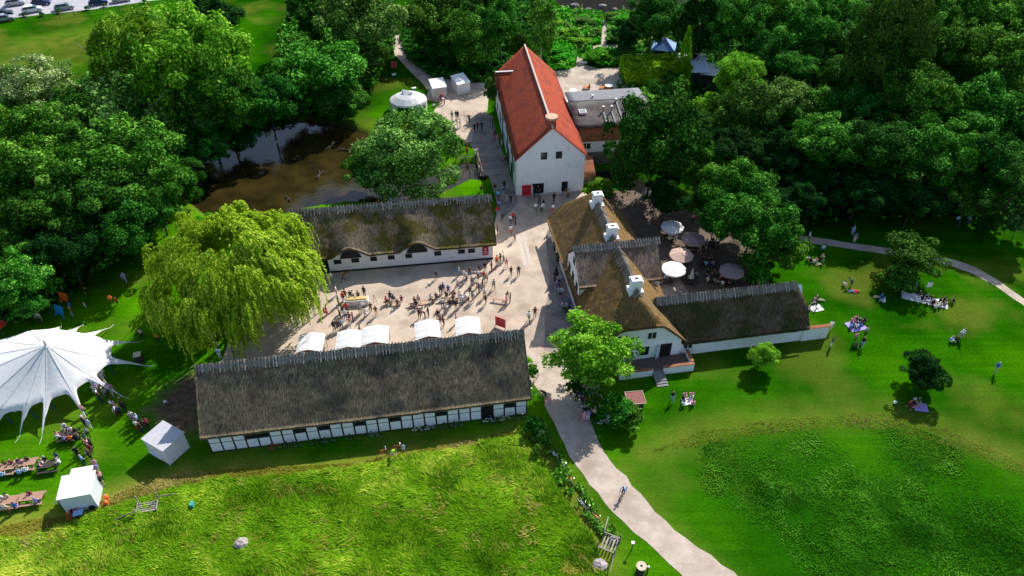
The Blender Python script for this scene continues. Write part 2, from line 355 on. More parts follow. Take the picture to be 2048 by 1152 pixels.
# ---- gravel, streets, paths
M_gravel=mat('pale_gravel',(.42,.335,.26),(.56,.455,.36),scale=.5,rough=.95,bump=.5,bscale=9,c3=(.33,.255,.195),s3=.3,t3=(.48,.72),dist=.04,detail=8)
M_track=mat('track_gravel',(.38,.31,.25),(.52,.44,.37),scale=.7,rough=.95,bump=.5,bscale=8,c3=(.33,.26,.2),s3=.3,t3=(.5,.7),dist=.04,detail=8)
M_cobble=mat('cobbles',(.22,.18,.155),(.36,.30,.26),scale=3.2,rough=.9,bump=.8,bscale=5,c3=(.20,.165,.15),s3=.5,dist=.06)
M_terr=mat('brown_terrace',(.10,.075,.055),(.17,.13,.10),scale=1.2,rough=.95,bump=.5,bscale=7,c3=(.22,.18,.145),s3=.5,t3=(.62,.7))
M_asph=mat('parking_gravel',(.34,.33,.36),(.45,.44,.47),scale=1,rough=.9)
M_strip=mat('paving_strip',(.47,.41,.36),(.55,.49,.43),scale=3,rough=.9,bump=.2)
flat('courtyard',GP([(440,730),(470,650),(530,590),(600,548),(640,538),(760,530),(985,512),(985,470),(1000,395),(1030,388),(1168,384),(1185,400),(1104,440),(1109,486),(1125,534),(1162,647),(1190,735),(1200,745),(1180,775),(1130,790),(1110,820),(1060,760),(1046,690),(900,740),(600,760)]),.02,M_gravel,jit=.0)
flat('road',GP([(1046,700),(1050,722),(1068,738),(1078,775),(1098,830),(1128,890),(1165,952),(1225,1022),(1292,1085),(1335,1125),(1400,1200),(1540,1200),(1420,1112),(1330,1040),(1248,955),(1204,900),(1186,862),(1165,800),(1140,720)]),.028,M_track,jit=.35)
flat('cobbled_street',GP([(992,398),(984,370),(966,322),(940,290),(950,262),(925,230),(985,230),(990,262),(1010,318),(1033,393),(1036,408),(1003,440)]),.036,M_cobble,jit=.05)
flat('plaza',GP([(905,268),(880,235),(868,222),(880,205),(850,200),(858,182),(838,160),(812,135),(792,112),(786,95),(780,70),(800,70),(812,100),(838,128),(872,152),(900,158),(925,168),(972,165),(975,190),(975,225),(982,240),(990,258),(975,300),(950,290)]),.024,M_gravel,jit=.2)
flat('path',GP([(1585,470),(1640,476),(1700,486),(1780,497),(1860,508),(1910,520),(1950,534),(1995,560),(2040,592),(2090,630),(2100,648),(2040,606),(1990,572),(1940,545),(1900,531),(1850,520),(1770,508),(1700,498),(1640,489),(1585,483)]),.02,M_track,jit=.12)
flat('terrace_ground',GP([(1165,392),(1250,380),(1330,398),(1395,430),(1430,445),(1510,490),(1525,545),(1560,580),(1460,620),(1300,640),(1200,560),(1180,470),(1120,430)]),.012,M_terr,jit=.6)
flat('terrace_paving',GP([(1318,560),(1352,545),(1380,590),(1350,625),(1320,620)]),.03,M_cobble)
flat('garden_gravel',GP([(1105,148),(1150,134),(1165,128),(1200,138),(1248,134),(1262,165),(1250,182),(1170,192),(1120,205)]),.02,M_track,jit=.25)
flat('garden_path',GP([(1148,150),(1155,112),(1168,110),(1162,150)]),.026,M_track,jit=.15)
flat('garden_path',GP([(1186,98),(1186,92),(1202,90),(1206,40),(1214,40),(1212,90),(1240,88),(1242,96),(1212,98),(1208,106),(1200,106),(1200,98)]),.026,M_track,jit=.15)
flat('car_park',carpark,.02,M_asph,jit=.4)
flat('paving_strip',GP([(1032,473),(1040,470),(1056,531),(1047,532)]),.03,M_strip)
flat('paving_strip',GP([(1043,469),(1049,467),(1065,530),(1058,531)]),.03,M_strip)
flat('paving_strip',GP([(928,238),(936,236),(1003,312),(994,314)]),.042,M_strip if 0 else M_cobble)
# brown shaded cobble border along the farmhouse
flat('cafe_paving',GP([(1104,440),(1092,470),(1093,500),(1100,560),(1090,620),(1088,700),(1150,720),(1190,735),(1162,647),(1125,534),(1109,486)]),.032,M_cobble,jit=.1)
# ---------------------------------------------------------------- tall grass (uncountable)
M_blade=leafmat('grass_blades',(.03,.15,.003),(.13,.34,.008),tip=(.44,.56,.06),transl=.3)
M_bladed=leafmat('dark_grass_blades',(.012,.10,.002),(.042,.20,.006),tip=(.14,.38,.03),transl=.3)
M_straw=leafmat('straw_blades',(.16,.19,.012),(.36,.34,.05),tip=(.60,.50,.18),transl=.3)
def grass(name,poly,n,h0,h1,m,seed,wind=2.6,dens=None,wd=.05):
    r=np.random.default_rng(seed); P=np.array(poly); lo=np.maximum(P.min(0),[-62,26]); hi=np.minimum(P.max(0),[90,200])
    px=r.uniform(lo[0],hi[0],n*3); py=r.uniform(lo[1],hi[1],n*3); k=inpoly(px,py,poly)
    # only what the lens can reach
    k&=(np.abs(px)<(.6859)*(py*.756+43.2)+2); px,py=px[k][:n],py[k][:n]
    cl=np.array([N3(x*.35,y*.35,seed)+.6*N3(x*1.1,y*1.1,seed+3) for x,y in zip(px,py)])
    tt=np.ones(len(px))
    if name=='rough_grass':
        tt=np.clip((sdist(px,py,P)+2*cl+7*np.array([N3(x*.12,y*.12) for x,y in zip(px,py)]))/13,0,1); k=tt+.04>r.uniform(0,1,len(px)); px,py,cl,tt=px[k],py[k],cl[k],tt[k]
    if dens is not None: k=cl>dens; px,py,cl,tt=px[k],py[k],cl[k],tt[k]
    n=len(px); h=r.uniform(h0,h1,n)*(1+.7*cl)*(.3+.7*tt); a=wind+np.array([2.4*N3(x*.22,y*.22,seed+8) for x,y in zip(px,py)])+r.normal(0,.45,n); ln=r.uniform(.5,1.3,n)
    w=wd*r.uniform(.6,1.4,n); dx,dy=np.cos(a),np.sin(a); sx,sy=-dy,dx
    b=np.stack([px,py,zcarve(px,py)*0],1); S=np.stack([sx*w,sy*w,w*0],1); D=np.stack([dx,dy,dx*0],1)
    V=np.empty((n,5,3)); V[:,0]=b-S;V[:,1]=b+S; mid=b+D*(h*ln*.35)[:,None]; mid[:,2]+=h*.7; V[:,2]=mid+S*.9;V[:,3]=mid-S*.9
    tip=b+D*(h*ln)[:,None]; tip[:,2]+=h*(1.05-.3*ln); V[:,4]=tip
    V=V.reshape(-1,3); o=np.arange(n)*5; Fq=np.concatenate([np.stack([o,o+1,o+2],1),np.stack([o,o+2,o+3],1),np.stack([o+3,o+2,o+4],1)])
    lf=np.array([N3(x*.07,y*.07,seed+20) for x,y in zip(px,py)]); rn=np.repeat(np.clip(r.uniform(0,1,n)*.65+.25*cl+.55*lf+.15+.25*(1-tt),0,1),5)
    return npmesh(name,V,Fq,m,attr=dict(rnd=('POINT',rn)))
tag(link('tall_grass',grass('tall_grass',meadow,260000,.3,.6,M_blade,3)),'tall windswept green meadow grass along the lower edge of the photo','grass',kind='stuff')
tag(link('rough_grass',grass('rough_grass',rough,130000,.12,.30,M_bladed,5,wind=2.9)),'dark rough grass in the field right of the gravel track','grass',kind='stuff')
b1=GP([(-60,1110),(60,1080),(150,1058),(240,1020),(330,990),(420,972),(700,945),(1030,880),(1062,915),(1100,985),(1185,1080),(1200,1160),(1160,1160),(1130,1060),(1080,990),(1040,900),(1030,866),(700,926),(420,940),(330,950),(240,985),(150,1030),(60,1040),(-60,1070)])
tag(link('dry_grass',grass('dry_grass',b1,42000,.08,.22,M_straw,8,dens=-.5,wd=.035)),'straw coloured dry grass band round the edge of the meadow','grass',kind='stuff')
tag(link('seed_head_grass',grass('seed_head_grass',meadow,18000,.35,.6,M_straw,41,dens=.15,wd=.03)),'pale seed heads scattered through the tall meadow grass','grass',kind='stuff')
b3=GP([(1030,868),(1062,900),(1100,975),(1150,1035),(1192,1090),(1205,1170),(1110,1170),(1085,1090),(1045,1010),(1010,940),(990,890)])
tag(link('dry_verge_grass',grass('dry_verge_grass',b3,26000,.15,.4,M_straw,28,dens=-.1)),'broad patchy straw coloured grass between the meadow and the gravel road','grass',kind='stuff')
b2=GP([(1300,905),(1400,862),(1550,838),(1700,828),(1800,828),(1900,862),(2060,930),(2060,960),(1900,895),(1800,862),(1700,856),(1560,866),(1420,890)])
tag(link('seeding_grass',grass('seeding_grass',b2,5000,.08,.2,M_straw,18,wd=.025)),'thin band of seeding grass between the lawn and the dark rough field','grass',kind='stuff')
# ================================================================ BUILDINGS
def roofmesh(L,y0,y1,yr,ze,zr,ox,m,xs0=0.,hipA=None,hipB=None,th=.32,res=.22,bump=.07,fx=None,ze2=None,sm=.25,seed=0,sag=0):
    """thatched roof as one thick skin. ridge along local x at y=yr; eaves at y0,y1 (height ze / ze2)
       hip = (z at gable edge, slope)"""
    ze2=ze if ze2 is None else ze2
    X=np.linspace(xs0-ox,xs0+L+ox,max(4,int((L+2*ox)/res))); 
    Y=np.unique(np.concatenate([np.linspace(y0,yr,max(3,int((yr-y0)/res))),np.linspace(yr,y1,max(3,int((y1-yr)/res)))]))
    nx,ny=len(X),len(Y); V=[];UV=[]
    k0=(zr-ze)/(yr-y0);k1=(zr-ze2)/(y1-yr)
    for x in X:
        for y in Y:
            a=zr-k0*(yr-y) if y<yr else zr-k1*(y-yr)
            cs=[a]
            if hipA: cs.append(hipA[0]+(x-X[0])*hipA[1])
            if hipB: cs.append(hipB[0]+(X[-1]-x)*hipB[1])
            z=min(cs)
            if len(cs)>1:  # rounded arrises
                z=-sm*math.log(sum(math.exp(-(c-z)/sm) for c in cs))+z
            z-=max(0,.12-abs(y-yr))*.6
            z+=bump*(N3(x*.9,y*.9,seed)+.6*N3(x*2.5,y*2.5,seed+3)) - sag*math.sin(math.pi*(x-X[0])/(X[-1]-X[0]))
            if fx: z=fx(x,y,z)
            V.append((x,y,z)); s=math.hypot(1,k0); UV.append((x,(y-yr)*s) if not(hipA or hipB) or a<=min(cs)+.01 else (y,x*1.3))
    n=len(V); F_=[]
    for i in range(nx-1):
        for j in range(ny-1):
            a=i*ny+j; F_.append((a,a+ny,a+ny+1,a+1))
    V2=[(x+(0),y,z-th) for x,y,z in V]
    # undercut: pull lower skin in at the eaves
    F2=[tuple(reversed([q+n for q in f])) for f in F_]
    ring=[i*ny for i in range(nx)]+[(nx-1)*ny+j for j in range(1,ny)]+[i*ny+ny-1 for i in range(nx-2,-1,-1)]+[j for j in range(ny-2,0,-1)]
    F3=[(ring[k],ring[k]+n,ring[(k+1)%len(ring)]+n,ring[(k+1)%len(ring)]) for k in range(len(ring))]
    F3=[tuple(reversed(f)) for f in F3]
    UV=np.array(UV+UV); return npmesh('roof',np.array(V+V2),np.array(F_+F2+F3),m,smooth=False,uv=UV)
def smooth(me):
    me.polygons.foreach_set('use_smooth',[True]*len(me.polygons)); return me
def roof(parent,**k): 
    nm=k.pop('name','roof'); return link(nm,smooth(roofmesh(**k)),parent)
def stick_proto(ang,ln=1.25):
    b=MB()
    for s in (-1,1):
        M=Matrix.Rotation(s*ang,4,'X')
        b.box(-.055,0 if s<0 else -ln,.02,.055,ln if s<0 else 0,.12,M=M@Matrix.Translation((s*.06,-s*-.22,0)))
    return b.mesh('ridge_stick',M_stick)
def ridge_sticks(parent,x0,x1,y,z,ang,step,axis='x',ln=1.1,cap=True):
    me=stick_proto(ang,ln); n=max(1,int((x1-x0)/step)); nm='ridge_stick'
    if cap:
        c=MB(); 
        k=max(2,int((x1-x0)/1.)); 
        pts=[(x0+(x1-x0)*i/k,0,.0) for i in range(k+1)]
        for s in (-1,1):
            Mx=Matrix.Rotation(-s*ang,4,'X'); vs=[];fs=[]
            for i,p in enumerate(pts):
                for t,h in ((0,.07),(.5,.05),(.85,.0)):
                    vs.append(Mx@Vector((p[0],s*t,h+.03*N3(p[0],t,2))))
            for i in range(k):
                for j in range(2):
                    a=i*3+j; fs.append((a,a+3,a+4,a+1) if s<0 else (a,a+1,a+4,a+3))
            c.add(vs,fs)
        o=c.obj('ridge_cap',M_th_cross if axis!='x' else mat('ridge_thatch',(.16,.14,.12),(.30,.27,.23),scale=4,rough=.95,bump=.5),parent,(0,y,z) if axis=='x' else (y,0,z),0 if axis=='x' else math.pi/2)
    for i in range(n+1):
        t=x0+(x1-x0)*i/n+random.uniform(-.05,.05)
        o=link(nm,me,parent,(t,y,z+random.uniform(0,.06)) if axis=='x' else (y,t,z+random.uniform(0,.06)),(0 if axis=='x' else math.pi/2)+random.uniform(-.11,.11))
        o.scale=(random.uniform(.7,1.15),random.uniform(.8,1.12),1)
def window(parent,o,r,n,w,h,cols=2,rows=2,frame=M_paint,name='window',surround=None,glass=M_glass):
    """o lower centre point on wall, r unit right, n outward normal"""
    o=Vector(o);r=Vector(r);n=Vector(n);u=Vector((0,0,1))
    M=Matrix((( r.x,n.x,u.x,o.x),(r.y,n.y,u.y,o.y),(r.z,n.z,u.z,o.z),(0,0,0,1)))
    b=MB(); t=.06
    b.box(-w/2,0,0,-w/2+t,.05,h,M=M); b.box(w/2-t,0,0,w/2,.05,h,M=M); b.box(-w/2+t,0,0,w/2-t,.05,t,M=M); b.box(-w/2+t,0,h-t,w/2-t,.05,h,M=M)
    for i in range(1,cols): x=-w/2+w*i/cols; b.box(x-.03,0.,t,x+.03,.045,h-t,M=M)
    for j in range(1,rows): z=h*j/rows; b.box(-w/2+t,0.,z-.015,w/2-t,.035,z+.015,M=M)
    f=b.obj(name,frame,parent)
    g=MB().box(-w/2+t,.0,t,w/2-t,.018,h-t,M=M).obj('pane',glass,f)
    if surround:
        s=MB(); q=.14
        s.box(-w/2-q,0,-q,-w/2,.03,h+q,M=M); s.box(w/2,0,-q,w/2+q,.03,h+q,M=M); s.box(-w/2,0,h,w/2,.03,h+q,M=M); s.box(-w/2,0,-q,w/2,.06,0,M=M); s.obj('surround',surround,f)
    return f
def door(parent,o,r,n,w,h,m=M_dark,leaf=None,frame=M_paint):
    o=Vector(o);r=Vector(r);n=Vector(n);u=Vector((0,0,1))
    M=Matrix(((r.x,n.x,u.x,o.x),(r.y,n.y,u.y,o.y),(r.z,n.z,u.z,o.z),(0,0,0,1)))
    d=MB().box(-w/2,0,0,w/2,.02,h,M=M).obj('door',m,parent)
    b=MB(); q=.12; b.box(-w/2-q,0,0,-w/2,.07,h+q,M=M); b.box(w/2,0,0,w/2+q,.07,h+q,M=M); b.box(-w/2,0,h,w/2,.07,h+q,M=M); b.obj('frame',frame,d)
    if leaf: MB().box(w/2+.02,.08,.05,w/2+w*.48,.13,h-.05,M=M).obj('door_leaf',leaf,d)
    return d
def gable_wall(b,L,W,ze,zr,y0=0.,x0=0.,yr=None,inset=.0,mi=0):
    """closed house body with gables at x0 and x0+L; ridge along x"""
    yr=(W/2+y0) if yr is None else yr
    vs=[(x0,y0,0),(x0,y0+W,0),(x0,y0+W,ze),(x0,yr,zr),(x0,y0,ze)]; vs+= [(x0+L,y,z) for _,y,z in vs]
    b.add(vs,[(0,1,2,3,4)[::-1] if 0 else (4,3,2,1,0),(5,6,7,8,9),(0,5,9,4),(1,2,7,6),(2,3,8,7),(3,4,9,8),(0,1,6,5)],mi); return b
# ---------------------------------------------------------------- A: near half timbered barn
o=G(425,905); barn=empty('thatched_barn',o,R(8.9),'long grey thatched barn with black and white half timbered wall, nearest the meadow','barn')
L=34.3
gable_wall(MB(),L,10,2.8,7.9).obj('wall',M_tar,barn)
pan=MB(); nb=27; bw=L/nb
top='WWWDDWWDWDWWDWWDWWWDWWWXWDW'
for i in range(nb):
    x=i*bw+.09; x2=(i+1)*bw-.09
    if top[i]=='X': pan.obj('infill_panels',M_white,barn); pan=MB()
    if top[i]!='X': pan.box(x,-.035,.18,x2,0.01,1.46)
    if top[i]=='W': pan.box(x,-.035,1.58,x2,0.01,2.5)
pan.obj('infill_panels',M_white,barn)
for i in range(nb):
    if top[i]=='D': window(barn,((i+.5)*bw,-.005,1.58),(1,0,0),(0,-1,0),bw-.22,.85,3,1,frame=M_tar)
door(barn,(23.5*bw,-.0,0),(1,0,0),(0,-1,0),bw-.1,2.15,frame=M_tar)
for s,x in ((-1,-.0),(1,L)):
    g=MB()
    for yy in (.1,1.7,3.3,5,6.7,8.3,9.9):
        hh=2.45+5.45*(1-abs(yy-5)/5)
        g.box(min(x,x+s*.06),yy-.09,0,max(x,x+s*.06),yy+.09,hh-.15)
    for zz in (1.4,2.4,3.9): 
        e=0 if zz<2.5 else 5*(zz-2.45)/5.45; g.box(min(x,x+s*.05),e+.1,zz-.08,max(x,x+s*.05),9.9-e,zz+.08)
    g.obj('gable_timbering',M_tar,barn)
    w=MB(); xx=x+s*.025; w.add([(xx,.12,.1),(xx,9.88,.1),(xx,9.88,2.4),(xx,5,7.6),(xx,.12,2.4)],[(0,1,2,3,4) if s>0 else (4,3,2,1,0)]); w.obj('gable_panel',M_white,barn)
roof(barn,L=L,y0=-.45,y1=10.45,yr=5,ze=3.08,zr=8.35,ox=.45,m=M_th_barn,seed=1,sag=.08)
ridge_sticks(barn,-.4,L+.4,5,8.3,R(46),.36,ln=1.2)
# ---------------------------------------------------------------- B: far white barn with two eyebrow dormers
th2=R(7.8); o=G(632,548)+Vector((0,0,0)); barn2=empty('white_thatched_barn',o,th2,'low whitewashed barn with mossy thatch and two eyebrow dormers between pond and courtyard','barn')
x0=-2.2; L2=24.6-x0
b=MB(); gable_wall(b,L2,9,2.75,7.2,x0=x0); b.obj('wall',M_white,barn2)
dorm=((5.05,2.4),(14.1,2.4))
def eyebrow(x,y,z):
    for c,w in dorm:
        t=abs(x-c)/(w*1.15)
        if t<1 and y<3.4:
            lift=(.5+.5*math.cos(math.pi*t))**.8*1.45; f=max(0,1-(y+.7)/4.1); z+=lift*f
    return z
roof(barn2,L=L2,y0=-.5,y1=9.5,yr=4.5,ze=2.98,zr=7.75,ox=.5,xs0=x0,m=M_th_moss,seed=5,fx=eyebrow,bump=.1,hipB=None)
M_rt=None
ridge_sticks(barn2,x0-.4,24.9,4.5,7.72,R(46),.40,ln=1.15)
for c,w in dorm:
    d=MB(); n=12; pts=[(c-1.5+3*i/n, 2.35+1.5*math.sin(math.pi*i/n)**.8) for i in range(n+1)]
    d.add([(x,-.06,z) for x,z in pts],[tuple(range(n+1))]); d.add([(x,-.02,z) for x,z in pts],[tuple(range(n,-1,-1))]); d.box(c-1.45,-.10,2.3,c+1.45,-.06,2.38); d.obj('loft_hatch',M_tar,barn2)
for wx,ww in ((-1.6,1.),(3.2,1.),(5.6,1.05),(8.1,.9),(10.5,.9),(12.9,.9),(16.9,.95),(20.2,.95),(21.6,.95)):
    window(barn2,(wx,-.003,1.45),(1,0,0),(0,-1,0),ww,.75,2,2,frame=M_tar,surround=M_paint)
door(barn2,(1.35,0,0),(1,0,0),(0,-1,0),.95,2.15,frame=M_green)
MB().box(x0-.02,-.06,0,24.62,-.0,.28).obj('plinth',M_tar,barn2)
def lines(b,x0,x1,z0,z1,rows,y,mi,seed=0):
    r=random.Random(seed)
    for k in range(rows):
        z=z1-(z1-z0)*(k+.5)/rows; h=(z1-z0)/rows*.34; x=x0
        while x<x1-.05:
            w=r.uniform(.06,.16)*(x1-x0); b.box(x,y-.012,z-h/2,min(x+w,x1),y,z+h/2,mi); x+=w+.03*(x1-x0)+.01
sgn=empty('wall_sign',barn2.matrix_basis@Vector((23.4,-.05,.95)),th2,'tall dark red notice panel on the right end of the white barn wall','sign')
sgn.location=Matrix.Translation(o)@Matrix.Rotation(th2,4,'Z')@Vector((23.55,-.05,.85))
b=MB().box(-.42,-.04,0,.42,0,1.45); b.obj('board',mat('crimson_board',(.42,.01,.06),rough=.6),sgn)
b=MB(); b.ball((0,-.045,1.05),.12,1,.1,1); lines(b,-.3,.3,.2,.8,5,-.042,0,2); b.obj('lettering',M_paint,sgn)
# ---------------------------------------------------------------- C: the mill
tm=R(7.2); om=G(1033,393)
mill=empty('mill_house',om,tm,'tall white mill building with steep red clay tiled roof beside the cobbled street','mill building')
W=10.6; LM=29.5; HE=6.75; HR=11.75
b=MB(); vs=[(0,0,0),(W,0,0),(W,0,HE),(W/2,0,HR),(0,0,HE)]; vs+=[(x,LM,z) for x,_,z in vs]
b.add(vs,[(0,1,2,3,4),(9,8,7,6,5),(0,4,9,5),(1,6,7,2),(2,7,8,3),(3,8,9,4),(0,5,6,1)]); b.obj('wall',M_white,mill)
def slope(parent,name,A,B,C,D,m,th=.12,uvs=None):
    """tile slab: A,B along eave ; D,C along ridge"""
    A,B,C,D=map(Vector,(A,B,C,D)); n=(B-A).cross(D-A).normalized(); nx=max(2,int((B-A).length/1.2)); ny=max(2,int((D-A).length/1.))
    V=[];U=[]
    for i in range(nx+1):
        for j in range(ny+1):
            u,v=i/nx,j/ny; p=(A.lerp(B,u)).lerp(D.lerp(C,u),v); 
            if 0<i<nx and 0<j<ny: p=p+n*.035*N3(p.x*.7,p.y*.7,p.z)
            V.append(p); U.append((u*(B-A).length,v*(D-A).length))
    k=len(V); Fs=[(i*(ny+1)+j,(i+1)*(ny+1)+j,(i+1)*(ny+1)+j+1,i*(ny+1)+j+1) for i in range(nx) for j in range(ny)]
    V2=[p-n*th for p in V]; Fb=[tuple(reversed([q+k for q in f])) for f in Fs]
    ring=[i*(ny+1) for i in range(nx+1)]+[nx*(ny+1)+j for j in range(1,ny+1)]+[i*(ny+1)+ny for i in range(nx-1,-1,-1)]+[j for j in range(ny-1,0,-1)]
    Fr=[(ring[(q+1)%len(ring)],ring[q],ring[q]+k,ring[(q+1)%len(ring)]+k) for q in range(len(ring))]
    me=npmesh(name,np.array([tuple(p) for p in V+V2]),np.array(Fs+Fb+Fr),m,uv=np.array(U+U)); return link(name,me,parent)
rt=.25
k=(HR-HE)/(W/2); e=.35
roofp=slope(mill,'roof',(-e,LM+rt,HE-e*k+.12),(-e,-rt,HE-e*k+.12),(W/2,-rt,HR+.14),(W/2,LM+rt,HR+.14),M_tile)
slope(mill,'roof',(W+e,-rt,HE-e*k+.12),(W+e,LM+rt,HE-e*k+.12),(W/2,LM+rt,HR+.14),(W/2,-rt,HR+.14),M_tile)
MB().tube([(W/2,-rt,HR+.16),(W/2,LM+rt,HR+.16)],.16,8).obj('ridge_tiles',mat('mortared_ridge',(.55,.42,.36),(.70,.60,.54),scale=3,rough=.85),mill)
ch=MB().box(W/2-.6,.35,HR-.9,W/2+.6,1.45,HR+1.1).obj('chimney',mat('red_brick',(.30,.07,.04),(.42,.12,.07),scale=9,rough=.9),mill)
MB().disc((W/2,.9,HR+1.1),.95,.28,12).obj('cap',mat('terracotta_cap',(.50,.30,.20),(.62,.42,.30),scale=5,rough=.9),ch)
# shed dormer / hoist dormer on the left slope near the far end
y1_,ym_,y2_=21.2,25.0,28.6
b=MB(); pr=[(y1_+.15,HE-1.2),(y2_-.15,HE-1.2),(y2_-.15,HE-.1),(ym_,HE+2.2),(y1_+.15,HE-.1)]; b.add([(-.14,y,z) for y,z in pr]+[(1.6,y,z) for y,z in pr],[(4,3,2,1,0),(5,6,7,8,9)]+[(i,(i+1)%5,(i+1)%5+5,i+5) for i in range(5)]); d=b.obj('hoist_dormer',M_white,mill)
slope(d,'roof',(-.45,y1_-.1,HE-.15),(3.2,y1_-.1,HE-.15),(3.2,ym_,HE+2.45),(-.45,ym_,HE+2.45),M_tile); slope(d,'roof',(3.2,y2_+.1,HE-.15),(-.45,y2_+.1,HE-.15),(-.45,ym_,HE+2.45),(3.2,ym_,HE+2.45),M_tile)
MB().box(-.5,ym_-.14,HE+2.46,2.7,ym_+.14,HE+2.62).obj('ridge_board',M_paint,d)
for x in (4.2,6.5): window(mill,(x-.03,-.003,HE-.35),(1,0,0),(0,-1,0),.98,1.25,2,3,frame=M_green,surround=M_paint)
door(mill,(3.45,0,0),(1,0,0),(0,-1,0),1.7,2.2,m=M_dark); door(mill,(7.6,0,0),(1,0,0),(0,-1,0),1.,2.2,m=M_dark)
MB().box(2.7,-.9,.05,2.76,-.05,2.1).obj('open_door_leaf',M_tar,mill)
for y,z,w,h in ((3.2,2.6,.6,1.9),(6.3,.2,1.2,2.2),(6.4,4.0,.8,1.1),(9.5,4.2,.8,1.1),(9.8,.0,1.6,2.6),(13.2,1.2,.8,1.3),(13.2,4.2,.8,1.1),(16.5,4.2,.8,1.1),(16.5,.9,.8,1.3),(20,4.4,.8,1.1),(22,1.2,1.,2.0),(24,4.4,.8,1.1),(26.6,1.1,.8,1.3)):
    window(mill,(-.003,y,z),(0,-1,0),(-1,0,0),w,h,2,3,frame=M_green)
for y in (4.6,11.2,18.2): MB().box(-.14,y-.06,0,-.0,y+.06,HE).obj('downpipe',M_green,mill)
MB().box(-.02,-.05,0,W+.02,0.0,.35).obj('plinth',mat('stained_plinth',(.42,.40,.37),(.60,.58,.55),scale=2,rough=.9),mill)
def frm(parent_o,ang,x,y,z): return Matrix.Translation(parent_o)@Matrix.Rotation(ang,4,'Z')@Vector((x,y,z))
ws=empty('wall_sign',frm(om,tm,1.55,-.06,.08),tm,'bright red notice board with faded lettering on the white mill gable','sign')
MB().box(-.72,-.05,0,.72,0,1.95).obj('board',M_red,ws)
b=MB(); lines(b,-.5,.5,1.3,1.75,2,-.052,0,4); lines(b,-.55,.55,.3,.8,3,-.052,0,5); b.obj('lettering',M_ink,ws)
b=MB(); lines(b,-.6,.6,.92,1.2,1,-.052,0,9); b.obj('title_band',M_purple,ws)
lan=empty('wall_lamp',frm(om,tm,2.55,-.0,2.1),tm,'small black bracket lamp above the red sign on the mill gable','lamp')
MB().tube([(0,0,.1),(0,-.4,.1)],.03).obj('bracket',M_black,lan); MB().disc((0,-.4,-.12),.12,.2,8).obj('lamp_shade',M_black,lan)
# ---------------------------------------------------------------- D: annex with felt roof
ann=empty('mill_annex',frm(om,tm,11.0,7.7,0),tm,'flat pitched annex behind the mill with grey felt roof and orange tile hung storey','annex')
MB().box(0,0.35,2.3,12.6,12,4.42).box(0,1.25,4.42,12.6,12,6.5).obj('wall',M_white,ann)
MB().box(0,.05,-1.6,12.7,11.8,2.3).obj('stone_base',M_stone,ann)
MB().box(-.02,.28,2.28,12.62,.36,2.42).obj('ledge',M_paint,ann)
slope(ann,'tile_hung_front',(0,.1,4.35),(12.7,.1,4.35),(12.7,.95,6.75),(0,.95,6.75),M_pantile)
M_felt=mat('roof_felt',(.05,.043,.042),(.105,.09,.088),scale=1.2,rough=.9,c3=(.15,.14,.12),s3=.3,t3=(.45,.62),bump=.3); M_felt2=mat('grey_sheet',(.13,.14,.155),(.18,.19,.205),scale=1,rough=.6)
fr=slope(ann,'roof',(-.3,.6,6.75),(12.9,.6,6.75),(12.9,7.0,8.0),(-.3,7.0,8.0),M_felt,th=.2)
slope(ann,'roof_crown',(-.3,7.02,8.01),(12.9,7.02,8.01),(12.6,11.2,7.85),(-.3,11.2,7.85),M_felt2,th=.18)
sk=MB().box(.9,3.7,7.2,2.1,4.9,7.75).obj('skylight',M_paint,ann); MB().box(1.02,3.82,7.75,1.98,4.78,7.78).obj('pane',mat('skylight_glass',(.25,.27,.27),rough=.1),sk)
for x,y in ((4.9,4.2),(6.3,4.2),(7.6,6.6),(4.,8.4)):
    v=MB().disc((x,y,7.2),.13,1.1,8).obj('vent_pipe',M_metal,ann); MB().disc((x,y,8.3),.2,.12,8).obj('cowl',M_paint,v)
    if y<8: MB().box(x-.12,1.2,0,x+.12,y-.2,.03).obj('flashing',M_felt2,ann,(0,0,6.78)).rotation_euler=(math.atan2(1.25,6.4),0,0)
for x,n in ((1.6,2),(5.8,2),(8.3,2),(10.8,2)): window(ann,(x,.345,2.9),(1,0,0),(0,-1,0),1.5,1.15,n,1,surround=M_paint)
window(ann,(8.6,.30,5.1),(1,0,0),(0,-1,0),.7,1.1,1,1,surround=M_dwood)
lt=empty('tiled_lean_to',frm(om,tm,10.75,2.1,0),tm,'small lean-to with old orange pantiles against the right side of the mill','outbuilding')
MB().box(0,0,0,2.0,3.2,1.5).obj('wall',M_stone,lt); slope(lt,'roof',(-.1,-.3,1.5),(2.3,-.3,1.5),(2.3,3.3,3.1),(-.1,3.3,3.1),M_pantile)
# ---------------------------------------------------------------- E: farmhouse
tf=R(9.5); of=Vector((10.,61.6,0)); FW=10.4; FL=26.6
farm=empty('thatched_farmhouse',of,tf,'white two storey farmhouse with golden thatch, three white chimneys and a cross gable','farmhouse')
b=MB(); vs=[(0,0,0),(FW,0,0),(FW,0,3.0),(7.6,0,5.6),(2.8,0,5.6),(0,0,3.0)]; vs+=[(x,FL,z) for x,_,z in vs]
b.add(vs,[(0,1,2,3,4,5),(11,10,9,8,7,6),(0,5,11,6),(1,7,8,2),(2,8,9,3),(4,10,11,5),(3,9,10,4),(0,6,7,1)]); b.obj('wall',M_white,farm)
# cross gable body (ridge along x)
yc=12.4; cw=3.1
gable_wall(MB(),FW+.10,2*cw,5.3,8.3,y0=yc-cw,x0=-.05).obj('cross_gable_wall',M_white,farm)
